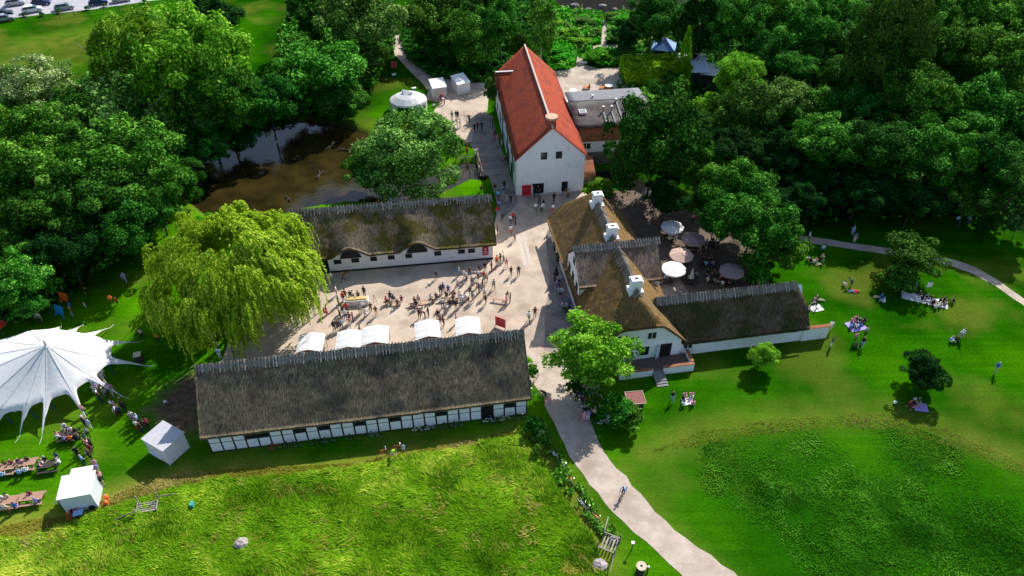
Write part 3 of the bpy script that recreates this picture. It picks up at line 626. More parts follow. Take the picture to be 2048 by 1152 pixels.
# main roof built in a frame whose x axis runs along the house depth
mr=link('roof',smooth(roofmesh(L=FL,y0=-(FW/2+.55),y1=FW/2+.55,yr=0,ze=2.9,zr=8.8,ox=.32,m=M_th_farm,hipA=(6.05,1.3),hipB=(5.4,1.3),seed=9,bump=.09,res=.25)),farm,(FW/2,0,0),math.pi/2)
cr=link('cross_roof',smooth(roofmesh(L=FW+.2,y0=-cw-.75,y1=cw+.75,yr=0,ze=5.35,zr=8.85,ox=.12,xs0=-.1,m=M_th_cross,seed=14,bump=.08,res=.22)),farm,(0,yc,0),0)
ridge_sticks(farm,-.3,FW+.3,yc,8.83,R(42),.34,ln=1.0)
ridge_sticks(farm,2.3,yc-.7,FW/2,8.82,R(48),.34,axis='y',ln=1.15); ridge_sticks(farm,yc+1.0,22.6,FW/2,8.82,R(48),.34,axis='y',ln=1.15)
for y in (3.9,14.4,21.9):
    c=MB(); c.box(FW/2-.62,y-.5,7.4,FW/2+.62,y+.5,10.05); c.box(FW/2-.72,y-.6,9.75,FW/2+.72,y+.6,9.9); c=c.obj('chimney',M_paint,farm)
    MB().box(FW/2-.2,y-.16,10.05,FW/2+.2,y+.16,10.07).obj('flue',M_dark,c)
    MB().box(FW/2-.85,y-.75,7.9,FW/2+.85,y+.75,8.45).obj('flashing',M_paint,c)
sf=(0,-1,0); rr=(1,0,0)
window(farm,(6.55,-.003,3.75),rr,sf,1.15,1.15,2,1,frame=M_paint,surround=M_paint); window(farm,(3.0,-.003,3.75),rr,sf,1.15,1.15,2,1,surround=M_paint)
window(farm,(5.9,-.003,1.15),rr,sf,1.15,1.4,2,2,frame=M_green,surround=M_paint); window(farm,(2.6,-.003,1.15),rr,sf,1.15,1.4,2,2,frame=M_green,surround=M_paint)
dr=door(farm,(8.55,0,.56),rr,sf,1.45,2.15,m=M_dark)
MB().box(-.02,-.65,0,0.03,0,2.05).obj('door_leaf',mat('pale_blue_paint',(.55,.62,.70),rough=.5),farm,(7.78,-.05,.57),R(-52))
MB().box(.0,-.04,3.02,FW,0,3.12).obj('string_course',M_white,farm)
lf=(-1,0,0); rl=(0,-1,0)
for y in (2.6,5.4,8.,16.8,19.8,22.6): window(farm,(-.003,y,1.0),rl,lf,1.0,1.35,2,2,frame=M_green)
for y in (10.4,12.4,14.4): window(farm,(-.055,y,3.5),rl,lf,.95,1.2,2,2,frame=M_green); window(farm,(-.055,y,1.0),rl,lf,1.,1.3,2,2,frame=M_green)
window(farm,(-.055,yc,6.1),rl,lf,.85,1.0,2,2,frame=M_green)
for y in (11.0,13.8): window(farm,(FW+.055,y,3.4),(0,1,0),(1,0,0),1.,1.2,2,2,frame=M_green)
# wing
WL=16.2
gable_wall(MB(),WL,6.4,2.2,6.5,x0=FW-.2,y0=.25).obj('wing_wall',M_white,farm)
link('wing_roof',smooth(roofmesh(L=WL+2.6,y0=-.2,y1=7.1,yr=3.45,ze=2.45,zr=6.9,ox=.4,xs0=FW-2.8,m=M_th_wing,hipB=(4.9,1.9),seed=21,bump=.09)),farm)
for v in bpy.data.objects['wing_roof'].data.vertices:
    if v.co.x<FW+.25 and v.co.y<.35: v.co.y=.35
ridge_sticks(farm,FW-2.6,FW+WL-1.1,3.45,6.9,R(50),.36,ln=1.25)
window(farm,(11.5,.245,1.1),rr,sf,1.2,.95,2,1,surround=M_paint)
gw=empty('garden_wall',frm(of,tf,26.35,.1,0),tf,'white garden wall with orange tile coping running on from the farmhouse wing','wall')
MB().box(0.05,0,0,3.4,.35,2.0).obj('wall',M_white,gw); b=MB()
for i in range(22): b.box(.06+i*.155,-.08,2.0,.06+i*.155+.08,.43,2.1+.0)
b.obj('coping',M_pantile,gw)
# front terrace of the farmhouse with steps
ft=empty('entrance_terrace',frm(of,tf,7.6,0,0),tf,'raised brick entrance terrace with white parapets and tile coping before the farmhouse door','terrace')
MB().box(-5.2,-2.2,0,3.6,-.02,.55).obj('deck',M_brick,ft)
b=MB(); b.box(.1,-2.45,0,3.85,-2.2,1.15); b.box(3.6,-2.2,0,3.85,-.02,1.15); b.box(-5.3,-2.45,0,-1.25,-2.2,1.05); b.obj('parapet',M_white,ft)
b=MB()
for i in range(20): b.box(.1+i*.187,-2.52,1.15,.1+i*.187+.16,-2.13,1.25)
b.obj('coping',M_pantile,ft); b=MB()
for i in range(12): b.box(3.53,-2.0+i*.165,1.15,3.92,-2.0+i*.165+.14,1.26)
b.obj('coping',M_pantile,ft); b=MB()
for i in range(21): b.box(-5.3+i*.19,-2.52,1.05,-5.3+i*.19+.16,-2.13,1.15)
b.obj('coping',M_pantile,ft)
for i in range(5): MB().box(-1.2,-2.5-.36*(i+1),0,.15,-2.5-.36*i,.5-.1*i).obj('step',M_step,ft)
MB().box(-1.25,-2.5,0,.1,-2.2,.552).obj('step',M_step,ft)
lp=empty('wall_lamp',frm(of,tf,8.5,-.0,2.75),tf,'small black lamp above the farmhouse front door','lamp'); MB().tube([(0,0,0),(0,-.2,.05)],.02).obj('bracket',M_black,lp); MB().disc((0,-.2,-.1),.06,.16,8).obj('lamp_shade',M_black,lp)
# ---------------------------------------------------------------- F: garden buildings
oi=G(1252,168); ti=R(3)
ivy=empty('ivy_clad_shed',oi,ti,'low shed behind the mill completely covered in yellow green ivy','shed')
MB().box(0,0,0,12.5,6,2.9).obj('wall',M_dwood,ivy)
cs=empty('tin_roofed_shed',G(1362,172)+Vector((0,.4,0)),R(0),'long shed with pale corrugated metal roof right of the ivy clad shed','shed')
MB().box(0,0,0,5.2,6.5,2.6).obj('wall',M_dwood,cs)
def corrug(parent,name,w,d,z0,z1,m,n=26,th=.05):
    b=MB(); vs=[]; 
    for i in range(n*2+1):
        x=w*i/(n*2); h=.09*(i%2)
        vs+=[(x,-.3,z0+h),(x,d,z1+h),(x,-.3,z0+h-th),(x,d,z1+h-th)]
    fs=[]
    for i in range(n*2):
        a=i*4;c=a+4; fs+=[(a,c,c+1,a+1),(a+2,a+3,c+3,c+2),(a,a+2,c+2,c),(a+1,c+1,c+3,a+3)]
    b.add(vs,fs); return b.obj(name,m,parent)
M_corr=mat('corrugated_zinc',(.66,.70,.78),(.76,.80,.88),scale=2,rough=.6)
corrug(cs,'roof',5.4,6.6,2.7,3.6,M_corr,n=9)
cn=empty('white_tin_canopy',G(1398,176)+Vector((.6,1.2,0)),R(-28),'small shed with plain pale tin roof at the right end of the garden sheds','shed')
MB().box(0,0,0,3.,5,2.3).obj('wall',M_dwood,cn); MB().box(-.3,-.4,2.4,3.2,5.2,2.48).obj('roof',mat('pale_tin',(.75,.75,.76),(.8,.8,.8),scale=2,rough=.6),cn).rotation_euler=(.0,R(-4),0)
pv=empty('blue_roof_pavilion',G(1328,122)+Vector((0,2,0)),R(-15),'small square pavilion with pyramid roof of blue grey sheet metal','pavilion')
b=MB(); b.box(-1.8,-1.8,0,1.8,1.8,2.3); b.obj('wall',M_dwood,pv)
b=MB(); b.add([(-2.4,-2.4,2.3),(2.4,-2.4,2.3),(2.4,2.4,2.3),(-2.4,2.4,2.3),(0,0,4.2)],[(0,1,4),(1,2,4),(2,3,4),(3,0,4),(3,2,1,0)]); b.obj('roof',mat('blue_sheet',(.18,.32,.68),(.25,.42,.80),scale=2,rough=.5),pv)
b=MB(); [b.tube([(sx*2.4,sy*2.4,2.33),(0,0,4.25)],.05,5) for sx in (-1,1) for sy in (-1,1)]; b.obj('ridge_battens',M_metal,pv)
# red brown hutch beside the farmhouse steps
hu=empty('tile_roofed_hutch',G(1268,812),R(6),'little wooden hutch with flat maroon roof beside the bicycle park','hutch')
MB().box(-.85,-.7,0,.85,.7,1.35).obj('cabinet',M_dwood,hu); MB().box(-1.,-.9,1.35,1.,.9,1.43).obj('roof',mat('maroon_felt',(.20,.07,.07),(.27,.12,.11),scale=5,rough=.85),hu)
b=MB(); b.box(-1.06,-.96,1.40,1.06,-.9,1.48); b.box(-1.06,.9,1.40,1.06,.96,1.48); b.box(-1.06,-.9,1.4,-1.,.9,1.48); b.box(1.,-.9,1.4,1.06,.9,1.48); b.obj('trim',mat('buff_trim',(.45,.38,.28),rough=.8),hu)
# ================================================================ TREES AND SHRUBS
M_lf=dict(
 mid=leafmat('leaf_mid',(.007,.05,.004),(.055,.22,.014),tip=(.25,.55,.08)),
 dark=leafmat('leaf_dark',(.005,.035,.004),(.032,.14,.012),tip=(.11,.31,.04),transl=.25),
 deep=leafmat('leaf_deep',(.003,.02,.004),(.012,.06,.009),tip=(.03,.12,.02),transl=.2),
 bright=leafmat('leaf_bright',(.025,.13,.005),(.17,.44,.022),tip=(.45,.80,.10),transl=.45),
 willow=leafmat('leaf_willow',(.07,.20,.006),(.33,.57,.025),tip=(.78,.95,.15),transl=.4),
 grey=leafmat('leaf_grey',(.014,.055,.006),(.095,.25,.035),tip=(.34,.56,.14)),
 pale=leafmat('leaf_pale',(.06,.14,.02),(.24,.36,.08),tip=(.75,.78,.42)),
 olive=leafmat('leaf_olive',(.014,.045,.004),(.055,.13,.014),tip=(.12,.24,.03),transl=.2),
 ivy=leafmat('leaf_ivy',(.05,.18,.003),(.20,.44,.012),tip=(.42,.75,.05),transl=.3),
 garden=leafmat('leaf_garden',(.02,.14,.004),(.07,.38,.012),tip=(.18,.65,.05),transl=.4))
def leaves(C,D,size,r,jit=.9,asp=1.6):
    """diamond leaves at C facing roughly D"""
    n=len(C); N=D+r.normal(0,jit,(n,3)); N/=np.linalg.norm(N,axis=1)[:,None]+1e-9
    T=np.cross(N,r.normal(0,1,(n,3))); T/=np.linalg.norm(T,axis=1)[:,None]+1e-9; B=np.cross(N,T)
    s=(size*r.uniform(.6,1.35,n))[:,None]
    V=np.empty((n,4,3)); V[:,0]=C-T*s*asp*.5; V[:,1]=C+B*s*.5+N*s*.12; V[:,2]=C+T*s*asp*.5; V[:,3]=C-B*s*.5+N*s*.12
    return V.reshape(-1,3),np.arange(n*4).reshape(n,4),np.repeat(r.uniform(0,1,n),4)
def crown_proto(seed,n=15000,size=.05,lumps=46,kind='round'):
    r=np.random.default_rng(seed)
    u=r.normal(0,1,(lumps,3)); u/=np.linalg.norm(u,axis=1)[:,None]; u[:,2]=np.abs(u[:,2])*np.where(r.uniform(size=lumps)<.78,1,-.8)
    rad=r.uniform(.3,.92,lumps)
    Cn=u*rad[:,None]; lr=r.uniform(.12,.34,lumps)*(1.15-.35*rad)*(50/lumps)**.25
    if kind=='cone': Cn=u*1.; Cn[:,2]=r.uniform(-1,1,lumps); w=(1-Cn[:,2])/2*.75; a=r.uniform(0,6.28,lumps); Cn[:,0]=np.cos(a)*w; Cn[:,1]=np.sin(a)*w; lr=.12+.16*w+.05
    if kind=='column': Cn[:,2]=r.uniform(-.85,.85,lumps); a=r.uniform(0,6.28,lumps); w=.6*np.sqrt(np.clip(1-Cn[:,2]**2,.05,1))*r.uniform(.6,1.1,lumps); Cn[:,0]=np.cos(a)*w; Cn[:,1]=np.sin(a)*w; lr=r.uniform(.15,.3,lumps)
    # inner clumps
    k=r.choice(lumps,n,p=lr**2/np.sum(lr**2)); d=r.normal(0,1,(n,3)); d/=np.linalg.norm(d,axis=1)[:,None]
    out=Cn[k]/(np.linalg.norm(Cn[k],axis=1)[:,None]+1e-6); d=d+out*.5; d[:,2]+=.25; d/=np.linalg.norm(d,axis=1)[:,None]
    sh=r.uniform(.55,1.05,n)**.6; P=Cn[k]+d*(lr[k]*sh)[:,None]*np.array([1.08,1.08,.8])
    # twig sprays breaking the outline
    m=n//9; kk=r.choice(lumps,m); dd=r.normal(0,1,(m,3)); dd/=np.linalg.norm(dd,axis=1)[:,None]; dd+=Cn[kk]/(np.linalg.norm(Cn[kk],axis=1)[:,None]+1e-6); dd/=np.linalg.norm(dd,axis=1)[:,None]
    P=np.concatenate([P,Cn[kk]+dd*(lr[kk]*r.uniform(1.,1.38,m))[:,None]]); d=np.concatenate([d,dd]); k=np.concatenate([k,kk])
    V,Fq,rn=leaves(P,d*1.1+np.array([0,0,.5]),size,r,jit=.6)
    kr=r.uniform(-.25,.25,lumps); rn=np.clip(rn+np.repeat(kr[k],4),0,1)
    return V,Fq,rn
PROTO={}
def proto(key,matk):
    """crown mesh of a shape/leaf kind; shared by all trees of that kind"""
    kk=(key,matk)
    if kk in PROTO: return PROTO[kk]
    spec={'a':(11,24000,.038,110,'round'),'b':(12,23000,.040,90,'round'),'c':(13,22000,.043,70,'round'),'d':(14,26000,.035,140,'round'),'e':(15,18000,.045,55,'round'),
          'cone':(16,12000,.055,60,'cone'),'col':(17,12000,.05,44,'column'),'airy':(21,11000,.05,100,'round'),'bush':(18,5000,.085,20,'round'),'bush2':(19,5200,.08,26,'round'),'loose':(20,5200,.055,40,'round')}[key]
    g=('g',key)
    if g not in PROTO: PROTO[g]=crown_proto(*spec)
    V,Fq,rn=PROTO[g]; me=npmesh('crown_'+key,V,Fq,M_lf[matk],attr=dict(rnd=('POINT',rn))); PROTO[kk]=me; return me
TR={}
def trunk_proto(k,pale=False):
    if (k,pale) in TR: return TR[(k,pale)]
    r=random.Random(k); b=MB()
    # unit height 1 = base to crown centre
    b.tube([(0,0,-.03),(.01,.0,.25),(r.uniform(-.03,.03),r.uniform(-.03,.03),.6),(r.uniform(-.05,.05),r.uniform(-.05,.05),1.1)],[.045,.034,.026,.012],8)
    for i in range(9):
        a=i*.7+r.uniform(0,.5); z=r.uniform(.45,.9); l=r.uniform(.25,.5)
        b.tube([(0,0,z),(math.cos(a)*l*.5,math.sin(a)*l*.5,z+l*.3),(math.cos(a)*l,math.sin(a)*l,z+l*.75)],[.018,.012,.004],5)
    TR[(k,pale)]=b.mesh('trunk',M_palebark if pale else M_bark,True); return TR[(k,pale)]
NT=[0]
def tree(px,py,wpx,shape,leaf,label,cat='tree',hr=.9,zc=None,name='tree',group=None,trunk=True,pale=False,lean=(0,0),depth=1.):
    """px,py: where the middle of the crown is seen; wpx its width in the photo"""
    NT[0]+=1; i=NT[0]; rr=random.Random(i*13)
    R0=wpx/2*mpp(px,py,6)
    rz=R0*hr; z=zc if zc is not None else max(rz*1.02,min(rz*1.35,rz+3.5))
    for _ in range(3): R0=wpx/2*mpp(px,py,z)
    c=G(px,py,z); base=(c.x,c.y,0)
    t=empty(name,base,0,label,cat,group)
    if trunk:
        o=link('trunk',trunk_proto(i%4,pale),t); o.scale=(z*1.,z*1.,z)
        o.scale=(max(.55*R0,z*.55),max(.55*R0,z*.55),z)
    o=link('crown',proto(shape,leaf),t,(0,0,z),rr.uniform(0,6.28)); o.scale=(R0*rr.uniform(.97,1.06)*depth,R0*rr.uniform(.97,1.06),rz)
    return t
G1='trees on the left bank between meadow and pond'; G2='trees of the dark wood on the right'; G3='trees at the top middle behind the mill'; 
def T(*a,**k): return tree(*a,**k)
# upper left field and pond trees
T(425,38,120,'b','deep','dark round tree standing alone in the far field behind the big light green tree',hr=.85)
T(285,120,200,'d','bright','left half of the tallest light green airy tree in the upper left',hr=.9,zc=13)
T(385,140,240,'a','bright','tallest and widest light green airy tree at the upper left, in front of the field',hr=1.0,zc=13)
T(445,200,170,'d','mid','green tree leaning over the dark pond bank right of the tallest light green tree',hr=.95,zc=9,pale=True)
T(75,185,175,'d','pale','cream flowering pale tree at the left edge below the far field',hr=.75,zc=8)
T(150,225,130,'b','mid','green tree just right of the cream flowering tree',hr=.9)
T(640,150,190,'c','mid','mid green tree overhanging the shiny patch of the pond',hr=.8,zc=7)
T(595,165,120,'b','grey','smaller grey green tree on the far pond bank left of the overhanging tree',hr=.8)
T(715,50,190,'b','grey','large grey green tree left of the upper gravel path at the top',hr=1.,zc=10)
T(640,30,130,'c','dark','dark green tree at the top edge beside the far field',hr=.9,zc=8)
T(738,118,66,'d','grey','lower grey green tree beside the red board on the lawn',hr=.9,zc=4.5)
T(535,205,130,'c','dark','dark tree on the far pond bank between the tallest and the overhanging tree',hr=.9,zc=7)
T(470,275,100,'b','deep','deep shaded bush tree dipping over the upper left pond water',hr=.8,zc=3.5)
T(690,205,100,'b','dark','dark bush tree at the right shore of the shiny patch of the pond',hr=.8,zc=3.5)
T(20,250,130,'b','bright','light green tree cut by the left edge below the cream flowering tree',hr=.8)
T(240,235,190,'loose','grey','half bare grey tree with pale branches on the left pond bank',hr=.9,zc=8,pale=True)
T(350,245,160,'loose','grey','half bare tree with pale limbs left of the dark pond water',hr=.8,zc=6,pale=True)
T(400,300,120,'c','dark','dark shrub tree at the water edge on the left side of the pond',hr=.7,zc=4)
T(110,275,190,'a','mid','broad green tree between the cream tree and the lower left wood',hr=.8,zc=9)
T(245,330,230,'a','mid','broad fresh green tree on the left bank facing the brown pond water',hr=.8,zc=9)
T(305,390,170,'d','mid','green tree at the lower left corner of the pond',hr=.85,zc=7)
T(60,350,200,'b','mid','large green tree at the left edge level with the pond',hr=.85,zc=9)
T(170,410,190,'c','dark','dark leafy tree in the middle of the left wood behind the lawn',hr=.85,zc=8)
T(270,450,150,'b','dark','dark green tree left of the weeping willow beyond the lawn',hr=.9,zc=6.5)
T(60,450,170,'b','dark','dark tree at the left edge above the game boards',hr=.85,zc=8)
T(130,500,140,'c','deep','deep shaded tree behind the orange game board',hr=.9,zc=6)
T(35,560,150,'a','mid','green tree at the left edge above the big white tent',hr=.85,zc=6)
T(52,600,88,'b','dark','lowest dark green tree next to the blue game board and the big tent',hr=.8,zc=4)
T(5,500,110,'b','mid','green tree cut by the left edge halfway down',hr=.9,zc=7)
T(365,350,90,'c','dark','small dark tree overhanging the left pond shore',hr=.8,zc=4)
T(820,316,218,'d','grey','round grey green tree on the islet between pond and white barn',hr=.85,zc=7)
T(735,345,110,'b','dark','dark low bush tree on the pond shore left of the round islet tree',hr=.8,zc=3.5)
# top middle
T(880,50,150,'c','mid','broad tree right of the dark gap at the upper gravel path',hr=.85,zc=6)
T(945,75,135,'d','mid','tall green tree left of the mill and behind the white kiosks',hr=.9,zc=6)
T(860,20,90,'b','dark','dark green tree at the top edge above the upper gravel path',hr=1.,zc=8)
T(893,100,90,'c','dark','dark shaded tree just above the two white kiosks',hr=.7,zc=3.2)
T(1000,40,110,'b','mid','green tree at the top edge left of the columnar birch',hr=1.,zc=9)
T(1082,55,72,'col','mid','slender columnar birch directly above the mill roof peak',hr=1.55,zc=9,pale=True)
T(1040,90,60,'b','dark','small dark tree tucked behind the mill roof peak',hr=1.,zc=5)
T(985,190,42,'bush','grey','grey green climbing shrub against the far left wall of the mill',cat='shrub',name='shrub',hr=1.6,zc=3,trunk=False)
T(960,20,100,'c','dark','dark tree on the top edge between two lighter ones left of the birch',hr=1.,zc=9)
# ---- right wood, listed back row to front row
wood=[
 (1305,35,110,'b','dark','dark tree at the top edge right of the kitchen garden',9,1.),
 (1412,5,110,'cone','deep','tall dark conifer with bare black trunk behind the tin roofed sheds',13,1.3),
 (1465,45,130,'a','mid','grey green broadleaf tree at the top edge right of the tall dark conifer',10,1.),
 (1540,30,120,'c','mid','fresh green tree at the top edge of the wood, second right of the conifer',10,1.),
 (1600,70,130,'b','mid','leafy green tree in the back of the wood left of the shaggy tall tree',9,1.),
 (1660,20,120,'c','mid','green tree on the top edge just left of the shaggy tall tree',10,1.),
 (1530,120,120,'b','dark','dark tree between the sunlit round tree and the back row of the wood',7,1.),
 (1775,110,165,'d','olive','shaggy tall olive dark tree in the upper part of the wood',15,1.35),
 (1870,30,130,'b','mid','green tree on the top edge right of the shaggy tall tree',10,1.),
 (1960,30,140,'c','mid','light green tree in the top right corner group, left one',10,1.),
 (2035,20,120,'b','mid','green tree in the extreme top right corner',10,1.),
 (1900,110,140,'a','mid','mid green tree right of the shaggy tall tree',10,1.),
 (2000,130,170,'a','mid','large sunlit tree at the right edge near the top',10,.95),
 (1690,150,100,'b','dark','dark tree hidden left of the shaggy tall tree',8,1.),
 (1480,155,105,'d','bright','sunlit yellow green rounded tree right of the garden sheds',7,.9),
 (1565,210,120,'c','grey','smooth grey green tree in the second row of the wood',7,.95),
 (1490,225,125,'loose','olive','sparse olive pine in front of the sunlit rounded tree',8,1.),
 (1630,225,120,'b','mid','green tree right of the smooth grey green one',7,.9),
 (1715,225,130,'c','dark','dark tree at the foot of the shaggy tall tree',8,.9),
 (1830,215,170,'d','mid','broad green tree below and right of the shaggy tall tree',10,.95),
 (1950,230,170,'b','mid','broad tree near the right edge, third from the top corner',10,.95),
 (2035,250,120,'c','dark','dark tree cut by the right edge in the upper third',9,1.),
 (1650,290,140,'a','mid','broad green tree in the middle of the wood front',8,.9),
 (1755,300,150,'c','dark','large dark tree in the middle right of the wood front',9,.9),
 (1870,310,160,'a','mid','green tree in the right wood front with lit left flank',9,.95),
 (1970,330,150,'b','dark','dark tree near the right edge above the lawn',8,1.),
 (2040,360,110,'c','dark','dark leaning tree at the right edge above the gravel path',8,1.),
 (1555,310,120,'b','deep','deep shaded tree right of the olive pine',6,.9),
 (1460,310,120,'c','deep','very dark tree behind the terrace trees',6,.95),
 (1620,360,110,'b','deep','deep shaded low tree at the edge of the dark lawn',5,.8),
 (1720,385,130,'c','deep','deep shaded tree above the lawn path, left of centre',5,.8),
 (1830,400,120,'b','deep','deep shaded tree at the wood edge by the two people in white',5,.8),
 (1940,400,110,'c','dark','dark green bushy tree at the wood edge near the right side',5,.85),
 (1665,105,110,'b','dark','dark tree in the gap left of the shaggy tall tree near the top',7,.9),
 (1590,140,90,'c','mid','green tree in the second row right of the sunlit rounded tree',7,.9),
 (1600,400,90,'b','deep','deep shaded tree directly above the start of the lawn path',5,.9),
 (1275,52,60,'b','deep','dark bush tree behind the blue roofed pavilion',5,1.),
 (1405,325,110,'b','mid','green tree filling the gap right of the glossy chestnut',6,.9),
 (1400,255,80,'c','dark','dark tree between the glossy chestnut and the olive pine',5,.9),
 (1255,70,60,'b','deep','dark shrub tree at the right border of the kitchen garden',4,1.),
]
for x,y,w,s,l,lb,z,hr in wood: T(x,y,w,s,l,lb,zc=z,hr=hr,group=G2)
T(1308,292,200,'a','dark','big glossy dark green chestnut tree right of the annex',hr=1.25,zc=9)
T(1285,215,100,'b','mid','lit upper crown of a tree against the right end of the annex roof',hr=.8,zc=5)
T(1368,125,48,'cone','ivy','slim ivy covered conifer rising between the garden sheds',hr=2.6,zc=5.5)
T(1345,180,90,'bush2','mid','green shrub in front of the ivy clad shed',cat='shrub',name='shrub',hr=.8,zc=2)
T(1415,215,80,'bush','bright','light green shrub with big leaves below the pale tin shed',cat='shrub',name='shrub',hr=.7,zc=1.6)
T(1470,385,150,'b','mid','green tree at the left shoulder of the terrace trees',hr=.95,zc=7)
T(1505,450,180,'a','mid','large green tree shading the terrace umbrellas',hr=.85,zc=6.5)
T(1555,490,120,'c','mid','lower fresh green tree at the start of the lawn path',hr=.8,zc=4)
T(1430,440,90,'b','dark','dark tree crown directly behind the mauve umbrellas',hr=.8,zc=5)
T(1512,540,75,'bush2','mid','low green shrub at the terrace corner near the rightmost umbrella',cat='shrub',name='shrub',hr=.8,zc=1.8)
T(1330,395,100,'b','deep','shaded tree between the chestnut and the terrace',hr=.8,zc=5)
T(1585,420,70,'bush','deep','dark round shrub beside the end of the lawn path',cat='shrub',name='shrub',hr=.85,zc=2.6)
T(2040,445,65,'bush','grey','grey green bush at the right edge above the curved path',cat='shrub',name='shrub',hr=.9,zc=2.5)
T(1985,440,60,'bush2','dark','dark flat shrub left of the grey green bush at the right edge',cat='shrub',name='shrub',hr=.6,zc=1.5)
T(1830,512,118,'loose','dark','small spreading tree on the right lawn beside the curved path',hr=.6,zc=3.4)
T(1800,556,84,'bush2','dark','low side limb bush left below the small spreading lawn tree',cat='shrub',name='shrub',hr=.7,zc=1.8)
T(1846,745,98,'b','deep','dark dense round bush tree alone on the right lawn',hr=.9,zc=2.5)
T(1530,712,62,'b','bright','young bright green tree standing in front of the white wing wall',hr=1.1,zc=2.0)
T(1180,705,185,'airy','bright','bright green tree in front of the farmhouse left corner over the gravel road',hr=.72,zc=5.6)
T(1236,820,84,'bush2','mid','loose green shrub below the hutch by the bicycle park',cat='shrub',name='shrub',hr=.75,zc=1.7)
T(1258,838,64,'bush','mid','right hand lobe of the green shrub beside the hutch',cat='shrub',name='shrub',hr=.7,zc=1.3)
T(1150,775,40,'bush','olive','flowering olive shrub at the upper end of the bicycle park',cat='shrub',name='shrub',hr=.8,zc=1.3)
T(1062,745,34,'bush','dark','dark green shrub at the right gable of the near barn',cat='shrub',name='shrub',hr=1.,zc=1.3)
T(1068,850,46,'bush2','dark','dark leafy shrub at the lower right corner of the near barn',cat='shrub',name='shrub',hr=.8,zc=1.3)
T(1055,722,22,'bush','ivy','yellow green shrub at the upper right corner of the near barn',cat='shrub',name='shrub',hr=.9,zc=.9)
T(1200,377,68,'bush2','bright','bright green bush at the right foot of the mill gable',cat='shrub',name='shrub',hr=.5,zc=1.3)
T(425,445,80,'bush2','garden','bright green hedge bush between pond and weeping willow',cat='shrub',name='shrub',hr=.4,zc=1.6)
T(1075,900,26,'bush','olive','small roadside bush left of the gravel road',cat='shrub',name='shrub',hr=.8,zc=.8)
for x,y,w,l,lb in ((1120,110,70,'garden','large bright green vegetable bed nearest the mill roof'),(1195,113,70,'garden','bright green vegetable bed right of the small garden path'),
  (1140,70,55,'bright','leafy bed left of the garden crossing'),(1168,45,45,'grey','grey green herb bed at the upper left of the kitchen garden'),(1165,85,45,'bright','light green bed beside the garden crossing'),
  (1190,65,34,'grey','grey herb bed left of the long garden path'),(1228,75,40,'grey','grey herb bed right of the long garden path'),(1255,45,60,'garden','bright bed at the upper right of the kitchen garden'),
  (1248,100,50,'grey','grey green bush at the right border of the kitchen garden'),(1225,35,40,'grey','pale tall herb clump at the head of the garden path'),(1110,45,40,'bright','bright bed next to the columnar birch'),(1275,75,50,'bright','leafy bed against the dark wood on the right of the garden')):
    T(x,y,w,'bush',l,lb,cat='garden bed',name='garden_bush',hr=.42,zc=.9,trunk=False,group='planted beds of the kitchen garden behind the mill')
# uncountable low growth: garden greens, woodland undergrowth
def cover(name,polys,n,h,m,size,seed,label,cat,dens=None,z0=.1):
    r=np.random.default_rng(seed); Pts=[];
    for poly in polys:
        P=np.array(poly); lo=np.maximum(P.min(0),[-125,30]); hi=np.minimum(P.max(0),[125,200]); px=r.uniform(lo[0],hi[0],n*2); py=r.uniform(lo[1],hi[1],n*2); k=inpoly(px,py,poly)&(np.abs(px)<.6859*(py*.756+43.2)+3); Pts.append(np.stack([px[k],py[k]],1)[:n])
    P=np.concatenate(Pts); cl=np.array([N3(x*.45,y*.45,seed)+.5*N3(x*1.4,y*1.4,seed) for x,y in P]); wet=zcarve(P[:,0],P[:,1])<-.1
    k=~wet&(cl>(dens if dens is not None else -9)); P=P[k];cl=cl[k]; z=np.clip(h*(.55+1.1*cl),.02,None)*r.uniform(.3,1,len(P))+z0
    V,Fq,rn=leaves(np.concatenate([P,z[:,None]],1),np.tile([0,-.1,1.],(len(P),1)),size,r,jit=.55)
    tag(link(name,npmesh(name,V,Fq,m,attr=dict(rnd=('POINT',np.clip(rn+np.repeat(cl,4)*.3,0,1))))),label,cat,kind='stuff')
kg=GP([(1095,25),(1180,22),(1203,30),(1200,88),(1186,90),(1180,102),(1168,106),(1154,108),(1145,140),(1100,142),(1085,110)]); kg2=GP([(1214,30),(1290,25),(1300,80),(1262,120),(1250,132),(1205,134),(1172,126),(1172,112),(1210,104),(1242,98),(1242,88),(1214,86)])
cover('garden_greens',[kg,kg2],9000,1.1,M_lf['garden'],.42,51,'dense bright vegetables and herbs filling the kitchen garden beds','plants',dens=-.3)
cover('herbs',[kg,kg2],3000,1.5,M_lf['grey'],.4,52,'grey green herb growth mixed through the kitchen garden','plants',dens=.1)
cover('undergrowth',[wood1,wood3],26000,1.0,M_lf['dark'],.55,53,'dark leafy undergrowth beneath the trees of the woods','undergrowth',dens=-.25)
cover('verge_growth',[GP([(1058,835),(1085,840),(1110,895),(1145,950),(1195,1020),(1235,1070),(1205,1075),(1150,1010),(1100,950),(1065,900)])],5000,.5,M_lf['mid'],.22,57,'weedy green strip along the left side of the gravel road','plants',dens=.0)
cover('bank_undergrowth',[wood2,wood4],22000,1.0,M_lf['mid'],.5,54,'leafy undergrowth on the banks around the pond','undergrowth',dens=-.2)
if 0: cover('lawn_weeds',[GP([(1220,900),(1700,760),(2100,800),(2200,1200),(1450,1200)]),GP([(1600,520),(2060,620),(2060,840),(1300,860),(1290,800),(1660,720)])],16000,.05,M_lf['bright'],.12,55,'clover and daisies dotted through the right lawn','plants',dens=.12,z0=.02)
if 0: cover('left_lawn_weeds',[GP([(-40,900),(60,640),(300,560),(420,720),(330,960),(0,1080)])],9000,.05,M_lf['bright'],.1,56,'clover patches in the left lawn around the tent','plants',dens=.12,z0=.02)
